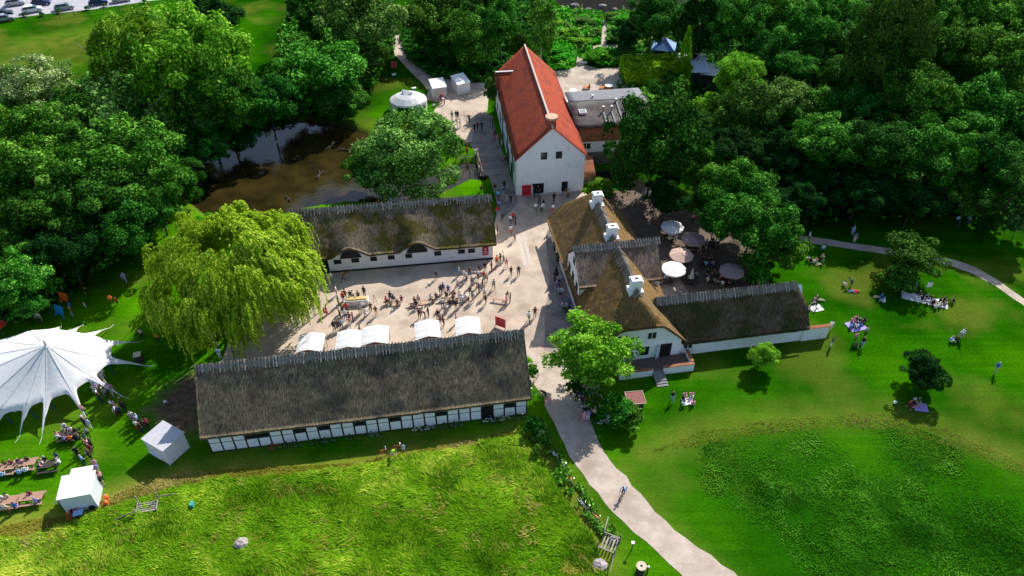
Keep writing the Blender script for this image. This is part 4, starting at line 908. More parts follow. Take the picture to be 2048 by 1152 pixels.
# the weeping willow
def willow():
    r=np.random.default_rng(33); c=G(470,548,7.); base=Vector((c.x,c.y,0)); t=empty('weeping_willow',base,0,'huge yellow green weeping willow between the two barns, left of the courtyard','tree')
    P=[];D=[]
    nb=150; lob=r.normal(0,1,(nb,3)); lob/=np.linalg.norm(lob,axis=1)[:,None]; lob[:,2]=np.abs(lob[:,2]); 
    Rx,Rz=10.6,8.2; LC=lob*np.array([Rx,Rx*.95,Rz])*r.uniform(.55,.98,nb)[:,None]+np.array([0,0,6.8]); LR=r.uniform(.8,1.6,nb)
    for k in range(4300):
        i=r.integers(nb); a=r.uniform(0,6.28); q=LR[i]*math.sqrt(r.uniform()); st=LC[i]+np.array([math.cos(a)*q,math.sin(a)*q,LR[i]*.55*(1-(q/LR[i])**2)+r.normal(0,.15)])
        out=st-np.array([0,0,6.]); out[2]=0; rad=np.linalg.norm(out)+1e-6; out/=rad
        ln=r.uniform(1.,2.6) if rad<Rx*.6 else r.uniform(1.4,min(6.,max(1.6,st[2]-.6)))
        n=int(ln*15); s=np.linspace(0,1,n); wob=r.normal(0,.18,2)
        x=st[0]+out[0]*1.1*np.sin(s*1.6)*.8+wob[0]*s+.06*np.sin(s*9); y=st[1]+out[1]*1.1*np.sin(s*1.6)*.8+wob[1]*s; z=st[2]+.35*np.sin(s*2.)-ln*s**1.5
        z=np.maximum(z,.4+r.uniform(0,1.)); P.append(np.stack([x,y,z],1)+r.normal(0,.06,(n,3))); D.append(np.stack([np.full(n,out[0]),np.full(n,out[1]),1-s],1))
    P=np.concatenate(P);D=np.concatenate(D); n=len(P)
    N=D+r.normal(0,.4,(n,3)); N/=np.linalg.norm(N,axis=1)[:,None]; T_=np.array([0,0,-1.])+D*.5+r.normal(0,.35,(n,3)); T_/=np.linalg.norm(T_,axis=1)[:,None]; B=np.cross(N,T_); B/=np.linalg.norm(B,axis=1)[:,None]+1e-9
    s=r.uniform(.22,.42,n)[:,None]; w=.075; V=np.empty((n,4,3)); V[:,0]=P-T_*s*.5;V[:,1]=P+B*w;V[:,2]=P+T_*s*.5;V[:,3]=P-B*w
    me=npmesh('willow_crown',V.reshape(-1,3),np.arange(4*n).reshape(n,4),M_lf['willow'],attr=dict(rnd=('POINT',np.repeat(r.uniform(0,1,n),4)))); link('crown',me,t)
    b=MB(); b.tube([(0,0,-.1),(.2,.1,2.5),(.1,.3,5),(0,0,8)],[.65,.5,.38,.15],10)
    for i in range(10):
        a=i*.63; b.tube([(.1,.1,2.2+.3*(i%4)),(math.cos(a)*2.6,math.sin(a)*2.6,5.5),(math.cos(a)*5.6,math.sin(a)*5.6,7.6+.2*(i%3))],[.26,.17,.05],6)
    b.obj('trunk',M_bark,t,smooth=True)
willow()
# ivy coat of the shed
def ivycoat():
    r=np.random.default_rng(5); n=9000; P=np.stack([r.uniform(-.2,12.7,n),r.uniform(-.3,6.2,n),np.full(n,3.0)],1); D=np.tile([0,0,1.],(n,1))
    P[:,2]+=np.array([.5*N3(x*.6,y*.6)+.25*N3(x*2,y*2) for x,y in P[:,:2]])+r.normal(0,.06,n)+.2
    m=5000; Q=np.stack([r.uniform(-.2,12.7,m),np.full(m,-.25),r.uniform(0,3.2,m)],1); Q[:,1]+=r.normal(0,.12,m); E_=np.tile([0,-1,.3],(m,1)); m2=1500; Q2=np.stack([np.full(m2,-.2),r.uniform(0,6,m2),r.uniform(0,3.2,m2)],1); Q2[:,0]+=r.normal(0,.12,m2)
    P=np.concatenate([P,Q,Q2]);D=np.concatenate([D,E_,np.tile([-1,0,.3],(m2,1))]); V,Fq,rn=leaves(P,D,.34,r,jit=.35)
    link('ivy_coat',npmesh('ivy_coat',V,Fq,M_lf['ivy'],attr=dict(rnd=('POINT',rn))),ivy)
ivycoat()
# bare pale branches in the half dead tree (a thing leaning out of the bank)
def deadtree(px,py,lb,h,a0):
    b=MB(); r=random.Random(px); g=G(px,py); t=empty('dead_tree',g,0,lb,'dead tree')
    tip=(math.cos(a0)*h*.35,math.sin(a0)*h*.2,h)
    b.tube([(0,0,0),(tip[0]*.4,tip[1]*.4,h*.55),tip],[.3,.2,.08],7)
    for i in range(12):
        u=r.uniform(.4,1); p=Vector((tip[0]*u,tip[1]*u,h*u)); a=r.uniform(0,6.28); l=r.uniform(1.5,3.8)
        q=p+Vector((math.cos(a)*l*.6,math.sin(a)*l*.6,l*.5)); e=q+Vector((math.cos(a+.5)*l*.5,math.sin(a+.5)*l*.5,l*.5)); b.tube([p,q,e],[.1,.06,.02],5)
    b.obj('trunk',M_palebark,t,smooth=True)
deadtree(285,300,'bare pale dead tree with forked branches among the left pond trees',15,2.2); deadtree(300,330,'lower bare grey dead tree leaning at the left pond shore',11,.6)
def driftwood(px,py,lb,s):
    g=G(px,py,-.5); t=empty('driftwood',g,random.uniform(0,3),lb,'driftwood',); b=MB(); r=random.Random(px)
    for i in range(6):
        a=r.uniform(-.6,.6)+math.pi*(i%2); l=s*r.uniform(.5,1); b.tube([(0,0,.05),(math.cos(a)*l*.5,math.sin(a)*l*.5,.25),(math.cos(a)*l,math.sin(a)*l,.05+r.uniform(0,.3))],[.1,.07,.03],5)
    b.obj('branch',M_bark,t)
driftwood(662,292,'pale fallen branches lying in the pond near the far shore',2.2); driftwood(640,350,'bleached branches poking out of the brown pond water in the middle',2.); driftwood(578,398,'small pale branch in the pond close to the white barn',1.2); driftwood(690,300,'branchy driftwood against the right pond shore',1.6)
for i,(x,y) in enumerate(((1125,14),(1150,10),(1176,18),(1205,12),(1228,18))):
    g=G(x,y,-.4); t=MB().ball((0,0,0),.6+.2*(i%2),1.3,.9,.5,8,jit=.15).obj('river_rock',mat('pale_rock',(.2,.19,.17),(.34,.32,.29),scale=3,rough=.9),None,g); tag(t,'pale rock breaking the dark river surface at the top, number %s from the left'%('one','two','three','four','five')[i],'rock','rocks in the river behind the garden')
# ================================================================ PEOPLE
def _c(n,c): return mat('cloth_'+n,c,tuple(min(1,v*1.25+.01) for v in c),scale=6,rough=.85)
CL=dict(white=_c('white',(.72,.72,.72)),grey=_c('grey',(.26,.26,.28)),black=_c('black',(.012,.012,.014)),navy=_c('navy',(.015,.03,.11)),blue=_c('blue',(.03,.12,.45)),
 lightblue=_c('lightblue',(.30,.45,.72)),red=_c('red',(.55,.02,.02)),orange=_c('orange',(.80,.16,.02)),pink=_c('pink',(.62,.27,.33)),brown=_c('brown',(.13,.065,.04)),
 beige=_c('beige',(.52,.42,.31)),green=_c('green',(.04,.16,.05)),cyan=_c('cyan',(.10,.50,.72)),purple=_c('purple',(.32,.25,.55)),neon=_c('neon',(.45,.85,.02)),denim=_c('denim',(.12,.20,.36)),maroon=_c('maroon',(.20,.02,.04)))
SKIN=[mat('skin_%d'%i,c,rough=.6) for i,c in enumerate(((.55,.33,.24),(.48,.27,.19),(.60,.38,.29)))]
HAIR=[mat('hair_%d'%i,c,rough=.7) for i,c in enumerate(((.02,.013,.01),(.10,.055,.025),(.33,.22,.10),(.42,.40,.37)))]
SHOE=mat('shoe',(.03,.03,.03),rough=.6)
def pose(nm):
    P=dict(pel=(0,0,.95),ch=(0,0,1.27),ne=(0,0,1.47),hl=(.015,0,1.58),hm=(.01,0,1.66),ht=(0,0,1.735))
    def side(s,sh,el,wr,hp,kn,an,to):
        for k,v in zip(('sh','el','wr','hp','kn','an','to'),(sh,el,wr,hp,kn,an,to)): P[k+s]=v
    def shift(keys,d):
        for k in keys: P[k]=tuple(a+b for a,b in zip(P[k],d))
    if nm in('stand','dress','kid'):
        side('L',(0,.18,1.41),(-.02,.25,1.14),(.10,.24,.90),(0,.09,.90),(.02,.11,.49),(0,.12,.08),(.14,.14,.035)); side('R',(0,-.18,1.41),(0,-.25,1.14),(.16,-.18,.96),(0,-.09,.90),(.03,-.10,.49),(0,-.10,.08),(.14,-.12,.035))
    if nm=='talk':
        side('L',(0,.18,1.41),(.02,.26,1.14),(.24,.16,1.18),(0,.09,.90),(.03,.13,.49),(.02,.15,.08),(.15,.19,.035)); side('R',(0,-.18,1.41),(-.02,-.25,1.14),(.10,-.24,.92),(0,-.09,.90),(.02,-.10,.49),(-.02,-.10,.08),(.12,-.12,.035))
    if nm=='walk':
        side('L',(0,.18,1.41),(-.12,.24,1.16),(-.10,.25,.92),(0,.09,.90),(.22,.10,.52),(.30,.10,.10),(.44,.11,.06)); side('R',(0,-.18,1.41),(.10,-.24,1.15),(.28,-.20,1.02),(0,-.09,.90),(.02,-.10,.48),(-.28,-.10,.12),(-.16,-.11,.03))
    if nm=='bend':
        shift(('ch',),(.22,0,-.05)); shift(('ne',),(.42,0,-.14)); shift(('hl','hm'),(.52,0,-.17)); shift(('ht',),(.57,0,-.19))
        side('L',(.38,.18,1.28),(.42,.22,1.0),(.50,.14,.78),(0,.09,.90),(-.02,.12,.49),(0,.12,.08),(.14,.14,.035)); side('R',(.38,-.18,1.28),(.44,-.22,1.0),(.55,-.14,.80),(0,-.09,.90),(.0,-.12,.49),(0,-.12,.08),(.14,-.14,.035))
    if nm=='sit':
        for k in list(P): P[k]=(P[k][0],P[k][1],P[k][2]-.40)
        P['ch']=(.04,0,.88);P['ne']=(.08,0,1.07);P['hl']=(.10,0,1.18);P['hm']=(.10,0,1.26);P['ht']=(.09,0,1.335)
        side('L',(.06,.18,1.01),(.14,.25,.77),(.36,.16,.74),(.04,.09,.52),(.45,.12,.52),(.42,.12,.08),(.56,.13,.035)); side('R',(.06,-.18,1.01),(.14,-.25,.77),(.38,-.15,.74),(.04,-.09,.52),(.45,-.12,.52),(.46,-.12,.08),(.60,-.13,.035))
    if nm=='ground':
        P.update(pel=(0,0,.14),ch=(.04,0,.44),ne=(.10,0,.63),hl=(.14,0,.74),hm=(.14,0,.82),ht=(.14,0,.895))
        side('L',(.08,.18,.57),(.12,.26,.36),(.36,.14,.38),(.05,.09,.12),(.40,.16,.46),(.55,.14,.07),(.68,.15,.035)); side('R',(.08,-.18,.57),(.10,-.26,.36),(.34,-.12,.36),(.05,-.09,.12),(.42,-.14,.44),(.60,-.10,.07),(.73,-.11,.035))
    if nm=='legsout':
        P.update(pel=(0,0,.13),ch=(-.10,0,.43),ne=(-.16,0,.62),hl=(-.15,0,.73),hm=(-.15,0,.81),ht=(-.16,0,.885))
        side('L',(-.14,.18,.56),(-.28,.26,.32),(-.36,.26,.07),(.05,.09,.11),(.47,.14,.16),(.88,.16,.07),(.93,.17,.19)); side('R',(-.14,-.18,.56),(-.26,-.26,.34),(-.34,-.28,.07),(.05,-.09,.11),(.46,-.10,.20),(.88,-.08,.07),(.93,-.09,.19))
    if nm=='lie':
        P.update(pel=(0,0,.13),ch=(-.32,0,.14),ne=(-.52,0,.14),hl=(-.63,0,.14),hm=(-.71,0,.14),ht=(-.785,0,.14))
        side('L',(-.46,.18,.13),(-.28,.32,.09),(-.05,.30,.07),(.05,.09,.12),(.46,.12,.14),(.86,.14,.08),(.90,.16,.2)); side('R',(-.46,-.18,.13),(-.30,-.34,.09),(-.1,-.42,.07),(.05,-.09,.12),(.46,-.10,.12),(.86,-.10,.08),(.90,-.12,.2))
    if nm=='ride':
        P.update(pel=(-.18,0,.98),ch=(.02,0,1.24),ne=(.16,0,1.40),hl=(.22,0,1.50),hm=(.23,0,1.58),ht=(.22,0,1.655))
        side('L',(.12,.18,1.34),(.28,.24,1.14),(.44,.22,1.02),(-.16,.09,.93),(.16,.11,.72),(.03,.13,.36),(.16,.14,.32)); side('R',(.12,-.18,1.34),(.28,-.24,1.14),(.44,-.22,1.02),(-.16,-.09,.93),(.14,-.11,.56),(-.03,-.13,.18),(.10,-.14,.14))
    return P
RAD=dict(pel=.135,ch=.145,ne=.056,hl=.078,hm=.098,ht=.066,sh=.062,el=.045,wr=.030,hp=.095,kn=.062,an=.040,to=.036)
EDG=[('pel','ch',1),('ch','ne',1),('ne','hl',0),('hl','hm',0),('hm','ht',0)]+[(a+s if a not in('ch','pel') else a,b+s,m) for s in 'LR' for a,b,m in (('ch','sh',1),('sh','el',1),('el','wr',0),('pel','hp',2),('hp','kn',2),('kn','an',3),('an','to',5))]
PM={}
def person_mesh(nm):
    if nm in PM: return PM[nm]
    P=pose(nm); names=list(P); idx={k:i for i,k in enumerate(names)}
    me=bpy.data.meshes.new('t'); me.from_pydata([P[k] for k in names],[(idx[a],idx[b]) for a,b,_ in EDG],[])
    o=bpy.data.objects.new('t',me); COL.objects.link(o); sk=o.modifiers.new('s','SKIN'); sk.use_smooth_shade=True
    for k in names:
        v=me.skin_vertices[0].data[idx[k]]; r_=RAD[k if k in RAD else k[:2]]; v.radius=(r_,r_); v.use_root=(k=='pel')
        if k in('ch','pel'): v.radius=(r_*.82,r_*1.12) if nm not in('lie',) else (r_,r_*.9)
    sb=o.modifiers.new('u','SUBSURF'); sb.levels=1; sb.render_levels=1
    dg=bpy.context.evaluated_depsgraph_get(); ev=o.evaluated_get(dg); m=bpy.data.meshes.new_from_object(ev)
    b=MB(); V=[tuple(v.co) for v in m.vertices]; fs=[tuple(p.vertices) for p in m.polygons]
    bpy.data.objects.remove(o); 
    def near(c):
        best=9;bm_=0
        for a,q,mi in EDG:
            A=Vector(P[a]);B=Vector(P[q]); t=max(0,min(1,(c-A).dot(B-A)/max(1e-6,(B-A).length_squared))); d=(c-A.lerp(B,t)).length - .5*RAD[a if a in RAD else a[:2]]
            if d<best: best=d;bm_=mi
        return bm_
    vv=[Vector(v) for v in V]; o_=0; b.v=list(V)
    for f in fs: b.f.append(f); b.m.append(near(sum((vv[i] for i in f),Vector())/len(f)))
    # hair cap, nose, eyes, ears
    hm=Vector(P['hm']);ht=Vector(P['ht']); up=(ht-hm).normalized(); fw=Vector((1,0,0)) if nm!='lie' else Vector((0,0,1)); rt=up.cross(fw).normalized(); fw=rt.cross(up).normalized()*1.
    n=8
    vs=[];fc=[]
    for i in range(5):
        ph=math.pi*.62*i/4
        for j in range(n):
            t=2*math.pi*j/n; d=up*math.cos(ph)+ (fw*math.cos(t)+rt*math.sin(t))*math.sin(ph)
            k=.118; 
            if d.dot(fw)>.35 and ph>.9: k=.085
            vs.append(hm+up*.005-fw*.012+d*k)
    fc=[(i*n+j,(i+1)*n+j,(i+1)*n+(j+1)%n,i*n+(j+1)%n) for i in range(4) for j in range(n)]; b.add(vs,fc,4)
    q=hm-up*.02+fw*.098; b.add([q-rt*.014,q+rt*.014,q+fw*.026-up*.02,q+up*.035],[(0,2,3),(1,3,2),(0,1,2)],0)
    for s in(-1,1):
        e=hm+up*.012+fw*.092+rt*s*.035; b.add([e-rt*.011-up*.005,e+rt*.011-up*.005,e+rt*.011+up*.006,e-rt*.011+up*.006],[(0,1,2,3)],4)
        e=hm-up*.005+rt*s*.098; b.add([e-fw*.02-up*.025,e+fw*.015-up*.025,e+fw*.02+up*.03,e-fw*.02+up*.03,e+rt*s*.02],[(0,1,4),(1,2,4),(2,3,4),(3,0,4)],0)
    q=hm-up*.052+fw*.093; b.add([q-rt*.022,q+rt*.022,q+rt*.018-up*.008,q-rt*.018-up*.008],[(0,1,2,3)],3 if 0 else 4)
    # hands: palm, four bent fingers and thumb
    for s in 'LR':
        w=Vector(P['wr'+s]); d=(w-Vector(P['el'+s])).normalized(); sd=Vector((0,1,0)) if abs(d.y)<.9 else Vector((1,0,0)); sd=(sd-d*sd.dot(d)).normalized(); nn_=d.cross(sd)
        Mx=Matrix(((sd.x,nn_.x,d.x,w.x),(sd.y,nn_.y,d.y,w.y),(sd.z,nn_.z,d.z,w.z),(0,0,0,1)))
        b.box(-.036,-.013,-.01,.036,.013,.085,0,M=Mx)
        for k,l in enumerate((.066,.076,.07,.055)):
            x=-.030+k*.0185; a=Mx@Vector((x+.002,0,.08)); m1=Mx@Vector((x+.002,.008,.08+l*.55)); e=Mx@Vector((x+.002,.03,.08+l*.95)); b.tube([a,m1,e],[.009,.0085,.006],4,0)
        sg=-1 if s=='L' else 1; a=Mx@Vector((sg*.034,0,.025)); m1=Mx@Vector((sg*.06,.01,.055)); e=Mx@Vector((sg*.062,.018,.085)); b.tube([a,m1,e],[.011,.010,.007],4,0)
    if nm=='dress':
        k=12; rings=((.99,.135,.155),(.80,.18,.20),(.55,.23,.25)); vs=[(rx*math.cos(6.283*j/k),ry*math.sin(6.283*j/k),z) for z,rx,ry in rings for j in range(k)]
        b.add(vs,[(i*k+j,(i+1)*k+j,(i+1)*k+(j+1)%k,i*k+(j+1)%k) for i in range(2) for j in range(k)],2)
    me=b.mesh('person_'+nm,[SKIN[0],CL['white'],CL['navy'],CL['navy'],HAIR[0],SHOE],True); PM[nm]=me; return me
PH=dict(stand='standing',talk='gesturing',walk='walking',bend='stooping',sit='seated',ground='sitting',legsout='lounging',lie='lying',ride='riding',dress='standing',kid='child-sized')
ORD=['first','second','third','fourth','fifth','sixth','seventh','eighth','ninth','tenth','eleventh','twelfth','thirteenth','fourteenth','fifteenth','sixteenth','seventeenth','eighteenth','nineteenth','twentieth']
def ordn(i):
    if i<20: return ORD[i]
    t=(i+1)//10; u=(i+1)%10; tn={2:'twent',3:'thirt',4:'fort',5:'fift',6:'sixt'}[t]
    return tn+'ieth' if u==0 else tn+'y-'+ORD[u-1]
NP=[0]
def person(x,y,ps,top,bot,fac=None,z=.03,label=None,group=None,hair=None,shorts=False,world=None,legs=None):
    NP[0]+=1; r=random.Random(NP[0]*7+3); c=world if world is not None else G(x,y,0)
    o=link('person',person_mesh(ps),None,(c.x,c.y,z if world is None else c.z),R(fac) if fac is not None else r.uniform(0,6.28))
    s=r.uniform(.95,1.06)*(.68 if ps=='kid' else 1); o.scale=(s*1.06,s*1.06,s)
    sk=SKIN[r.randrange(3)]; hr=HAIR[hair] if hair is not None else HAIR[r.choice((0,0,1,1,2,3))]
    calf=sk if (shorts or ps=='dress') else CL[bot]
    for i,m in enumerate((sk,CL[top],CL[bot],calf,hr,SHOE)): o.material_slots[i].link='OBJECT'; o.material_slots[i].material=m
    return tag(o,label,'person',group)
def crowd(phrase,group,fr,items,ground_pose_z=None):
    """fr = (x0,y0,scale) of the survey sheet; items = (x,y,pose,top,bottom[,facing][,flags])"""
    L=[]
    for it in items:
        x,y=fr[0]+it[0]/fr[2],fr[1]+it[1]/fr[2]; L.append((x,y)+tuple(it[2:]))
    L.sort(key=lambda q:q[0]); out=[]
    for i,q in enumerate(L):
        x,y,ps,top,bot=q[:5]; fac=q[5] if len(q)>5 else None; kw=q[6] if len(q)>6 else {}
        hy=lambda q:'pale-blue' if q=='lightblue' else q
        lb='person in %s and %s, %s, %s from left %s'%(hy(top),hy(bot),kw.get('ph',PH[ps]),ordn(i),phrase)
        if kw.get('lb'): lb=kw['lb']
        if len(lb.split())>16: print('LONG',lb)
        if len(L)==1: lb=lb.replace(', first from left','')
        out.append(person(x,y,ps,top,bot,fac,label=lb,group=group,hair=kw.get('hair'),shorts=kw.get('shorts',False),z=kw.get('z',.03)))
    return out
A=(560,360,3.657); sh=dict(shorts=True)
crowd('in the lane beside the mill','people walking in the lane below the mill',A,[
 (1572,95,'stand','black','grey',80),(1598,145,'stand','cyan','navy',90),(1641,70,'walk','black','black',95),(1657,190,'walk','grey','grey',90),(1688,170,'stand','black','black',270),(1600,212,'stand','purple','navy',80),
 (1590,262,'walk','red','denim',90),(1686,322,'stand','white','navy',60,dict(hair=0)),(1706,300,'stand','red','black',240),(1722,328,'stand','navy','black',200),(1688,398,'walk','white','red',90),(1715,446,'walk','grey','black',80),(1632,120,'stand','blue','beige',100)])
crowd('at the mill gable doors','people around the doors of the mill gable',A,[
 (1888,112,'stand','black','black',270),(1870,236,'walk','white','brown',90),(1897,190,'talk','brown','navy',80),(1925,212,'stand','black','beige',120),(1912,240,'bend','white','black',60),(2003,165,'stand','black','black',100),(1995,242,'stand','white','red',90,dict(shorts=True)),(2088,112,'sit','brown','beige',270),(2110,118,'sit','beige','black',260)])
crowd('at the white barn end','people by the right end of the white barn',A,[
 (1590,400,'stand','brown','black',0),(1587,628,'stand','orange','black',270),(1612,610,'stand','black','denim',200),(1657,640,'walk','pink','pink',100),(1548,668,'talk','maroon','red',200),(1636,598,'bend','beige','black',190),(1690,702,'walk','black','black',80),(1745,700,'stand','navy','black',90),(1500,668,'stand','black','black',270)])
crowd('in the courtyard crowd','people gathered in the middle of the courtyard',A,[
 (1310,698,'stand','lightblue','denim',0),(1387,700,'stand','brown','navy',270),(1148,720,'bend','black','brown',230),(1345,725,'walk','white','beige',30),(1366,738,'stand','white','black',200),(1450,725,'stand','white','black',240),(1455,690,'talk','black','navy',200),
 (1492,740,'stand','red','green',250),(1513,748,'walk','beige','green',60),(1300,782,'walk','white','grey',200),(1405,772,'stand','grey','navy',270),(1176,836,'stand','black','black',270),(1195,826,'stand','blue','navy',250),(1233,836,'stand','blue','black',90),
 (1565,798,'walk','grey','black',100),(1455,826,'talk','navy','brown',0),(1482,800,'stand','brown','grey',180),(1392,846,'stand','brown','black',270),(1411,892,'stand','grey','beige',60),(1503,912,'walk','black','black',60),(1497,860,'stand','white','brown',80,dict(hair=2)),
 (1245,940,'stand','black','black',90),(1288,955,'stand','black','beige',80),(1207,984,'talk','grey','grey',70),(1190,935,'stand','white','navy',270),(1268,900,'stand','maroon','black',200),(1330,915,'stand','white','denim',270),(1440,790,'kid','brown','beige',40),
 (1380,905,'kid','black','brown',120),(1226,900,'kid','beige','navy',20),(1655,905,'stand','pink','pink',0),(1684,895,'stand','brown','black',170),(1664,860,'kid','maroon','brown',270)])
crowd('on the courtyard benches','people seated on courtyard benches',A,[
 (775,905,'sit','red','black',20),(830,895,'sit','navy','black',80),(862,930,'sit','brown','beige',100),(893,905,'sit','maroon','beige',100),(985,912,'sit','brown','navy',80),(1013,900,'sit','beige','black',90),(1000,935,'sit','black','brown',270),
 (1107,885,'sit','white','navy',270),(1142,880,'sit','brown','navy',90),(1216,868,'sit','black','black',80),(1275,862,'sit','maroon','black',260),(1312,872,'sit','white','black',90),(1356,880,'sit','white','grey',250)])
crowd('around the long white table','people around the long white courtyard table',A,[
 (810,888,'stand','black','navy',270),(415,845,'stand','white','grey',20),(430,916,'stand','green','black',0),(465,890,'stand','red','black',270),(481,872,'stand','brown','black',260),(520,880,'stand','black','white',270),(537,880,'stand','white','black',260),(577,880,'stand','brown','black',270),
 (620,852,'stand','black','black',250),(440,1004,'stand','beige','black',40),(475,1000,'talk','black','navy',60),(492,968,'stand','red','brown',80),(482,1020,'stand','white','blue',90),(512,1042,'stand','brown','black',100),(537,1038,'stand','maroon','black',180),
 (590,986,'talk','grey','beige',90),(627,1002,'dress','white','white',90),(610,960,'stand','white','navy',90),(667,965,'stand','brown','brown',120),(706,994,'stand','brown','beige',90),(456,966,'stand','brown','black',10)])
crowd('right beside the willow','people by the left part of the white barn',A,[
 (380,745,'stand','white','grey',270),(465,745,'walk','brown','navy',200),(486,718,'bend','brown','grey',300),(325,990,'sit','orange','red',20),(345,985,'stand','maroon','brown',200)])
crowd('around the white stalls','people around the white market stalls',A,[
 (400,1105,'stand','black','black',90),(430,1098,'stand','brown','navy',270),(455,1090,'stand','lightblue','black',100),(515,1075,'walk','pink','white',90),(1022,1012,'stand','black','black',270),(1062,1010,'bend','brown','brown',200),(1087,1000,'talk','black','navy',210),
 (1197,1072,'walk','brown','black',70),(1155,1020,'stand','black','brown',90),(1290,1050,'stand','grey','navy',0),(590,1130,'stand','brown','black',200),(1170,1040,'stand','grey','maroon',90)])
crowd('on the gravel by the farmhouse','people walking on the gravel left of the farmhouse',A,[(1820,1036,'walk','white','black',80),(1864,1005,'stand','brown','brown',90),(1978,390,'stand','brown','brown',80)])
crowd('below the willow trunk','people half hidden below the willow',(0,380,2.925),[(1275,940,'stand','beige','brown',90),(1290,985,'stand','lightblue','white',90)])
B=(700,0,2.925)
crowd('on the upper gravel plaza','people on the upper gravel plaza',B,[
 (598,700,'stand','grey','grey',90),(622,700,'stand','black','grey',60),(632,696,'stand','black','black',240),(628,752,'talk','black','white',0),(645,748,'stand','grey','brown',180),(697,718,'walk','black','black',70),(541,600,'stand','red','red',270),(532,604,'stand','brown','brown',90),(553,610,'bend','white','brown',200)])
crowd('along the mill side wall','people in the shade along the mill side wall',B,[
 (730,770,'walk','black','black',250),(748,762,'walk','maroon','navy',250),(771,762,'walk','navy','black',270),(834,752,'stand','black','black',0),(848,812,'stand','maroon','maroon',100),(862,838,'stand','pink','beige',270),(880,826,'stand','red','brown',180),(908,952,'sit','brown','black',180)])
crowd('along the bridge railing','people along the bridge railing',B,[
 (742,912,'stand','white','brown',180),(735,935,'stand','beige','black',180),(745,958,'stand','brown','beige',170),(764,985,'sit','red','black',200),(755,1012,'stand','white','grey',180),(655,866,'stand','black','black',90),(681,872,'stand','pink','brown',270),(686,912,'stand','red','black',250),(768,1125,'sit','black','black',90)])
crowd('on the verge by the islet tree','people resting on the verge above the islet tree',B,[
 (516,748,'ground','black','black',200),(545,738,'legsout','white','black',20),(552,728,'ground','black','navy',200),(490,628,'ground','white','green',90),(600,875,'ground','lightblue','white',90),(604,765,'ground','white','black',30)])
crowd('by the driftwood shore','people at the driftwood shore of the pond',B,[(15,900,'ground','maroon','black',200),(38,892,'ground','white','brown',220)])
C_=(1040,360,3.103)
crowd('at the terrace tables','people at the umbrella terrace tables',C_,[
 (1020,412,'sit','blue','navy',300),(1157,412,'sit','lightblue','maroon',200),(1213,412,'sit','lightblue','black',170),(1192,402,'sit','black','black',250),(1068,268,'stand','pink','black',90),(1185,442,'sit','black','grey',90),(1150,452,'sit','grey','black',70),
 (1128,518,'sit','black','black',300),(1178,500,'sit','brown','black',270),(1150,548,'sit','lightblue','black',80),(1196,545,'sit','purple','navy',120),(1020,618,'sit','black','grey',70),(1095,612,'sit','grey','black',110),(1160,600,'sit','black','brown',280),(1200,598,'sit','brown','black',260),
 (1160,648,'sit','beige','black',60),(1205,650,'sit','grey','black',110),(1236,648,'sit','maroon','beige',170),(1250,668,'sit','white','grey',60),(1298,660,'sit','brown','beige',80),(1330,652,'sit','blue','grey',100),(900,628,'sit','lightblue','black',270),(925,612,'sit','black','black',260),(945,612,'sit','brown','black',240),
 (1238,628,'sit','beige','black',0),(958,372,'sit','white','brown',100)])
crowd('at the shaded farmhouse cafe tables','people at the shaded cafe tables left of the farmhouse',(1060,440,5.236),[
 (250,640,'sit','brown','black',350),(272,705,'sit','purple','black',20),(405,880,'sit','blue','brown',200),(412,965,'sit','navy','black',170),(425,1000,'sit','white','black',90),(345,945,'sit','grey','black',10)])
D_=(1548,380,4.096)
crowd('on or beside the curved lawn path','people strolling near the curved lawn path',D_,[
 (277,425,'stand','white','black',0,dict(hair=3)),(388,525,'walk','lightblue','black',250),(635,372,'stand','lightblue','lightblue',270),(652,430,'stand','grey','white',260)])
crowd('at the shaded wood edge','people at the shaded edge of the wood',D_,[(1485,285,'stand','lightblue','black',90),(1577,285,'walk','lightblue','navy',180)])
crowd('right of the terrace trees','people sitting right of the terrace trees',D_,[(268,575,'ground','white','black',300),(295,598,'ground','black','pink',20),(348,590,'ground','pink','white',200),(395,565,'ground','beige','green',220),(385,612,'legsout','green','beige',190)])
crowd('of the picnic trio with lying man','people of the small picnic trio on the lawn',D_,[(565,780,'ground','white','beige',300),(628,785,'bend','green','navy',180),(650,835,'lie','red','denim',178)])
crowd('under the small spreading tree','people under the small spreading lawn tree',D_,[(868,885,'legsout','blue','beige',170),(900,925,'ground','white','lightblue',150),(1040,800,'stand','beige','brown',90),(1132,830,'stand','lightblue','white',60)])
crowd('on the big picnic blanket','people on the big white picnic blanket',D_,[
 (1178,862,'ground','navy','black',300),(1165,898,'legsout','white','white',330),(1205,905,'ground','black','grey',20),(1240,880,'ground','grey','navy',270),(1252,935,'ground','white','black',80),(1285,900,'ground','black','white',240),(1300,945,'ground','black','black',90),(1325,975,'ground','white','beige',100),(1348,925,'legsout','black','beige',200),(1365,960,'ground','beige','white',130),(1395,915,'ground','black','black',190),(1405,945,'ground','beige','black',170),(1468,925,'ground','black','black',180)])
crowd('beside the farmhouse wing end','people sitting beside the right end of the wing roof',D_,[(300,930,'ground','brown','white',0),(328,910,'ground','beige','black',280),(355,905,'legsout','black','beige',350),(345,975,'legsout','white','white',20)])
crowd('of the dense circle on the lawn','people in the dense circle on the lawn',D_,[(635,1075,'ground','pink','pink',300),(665,1060,'ground','pink','black',280),(695,1085,'ground','black','white',250),(742,1085,'ground','black','black',190),(640,1115,'ground','purple','navy',20),(672,1135,'ground','white','black',80),(705,1130,'ground','blue','blue',120),(620,1130,'ground','lightblue','black',30)])
E_=(1548,600,4.096)
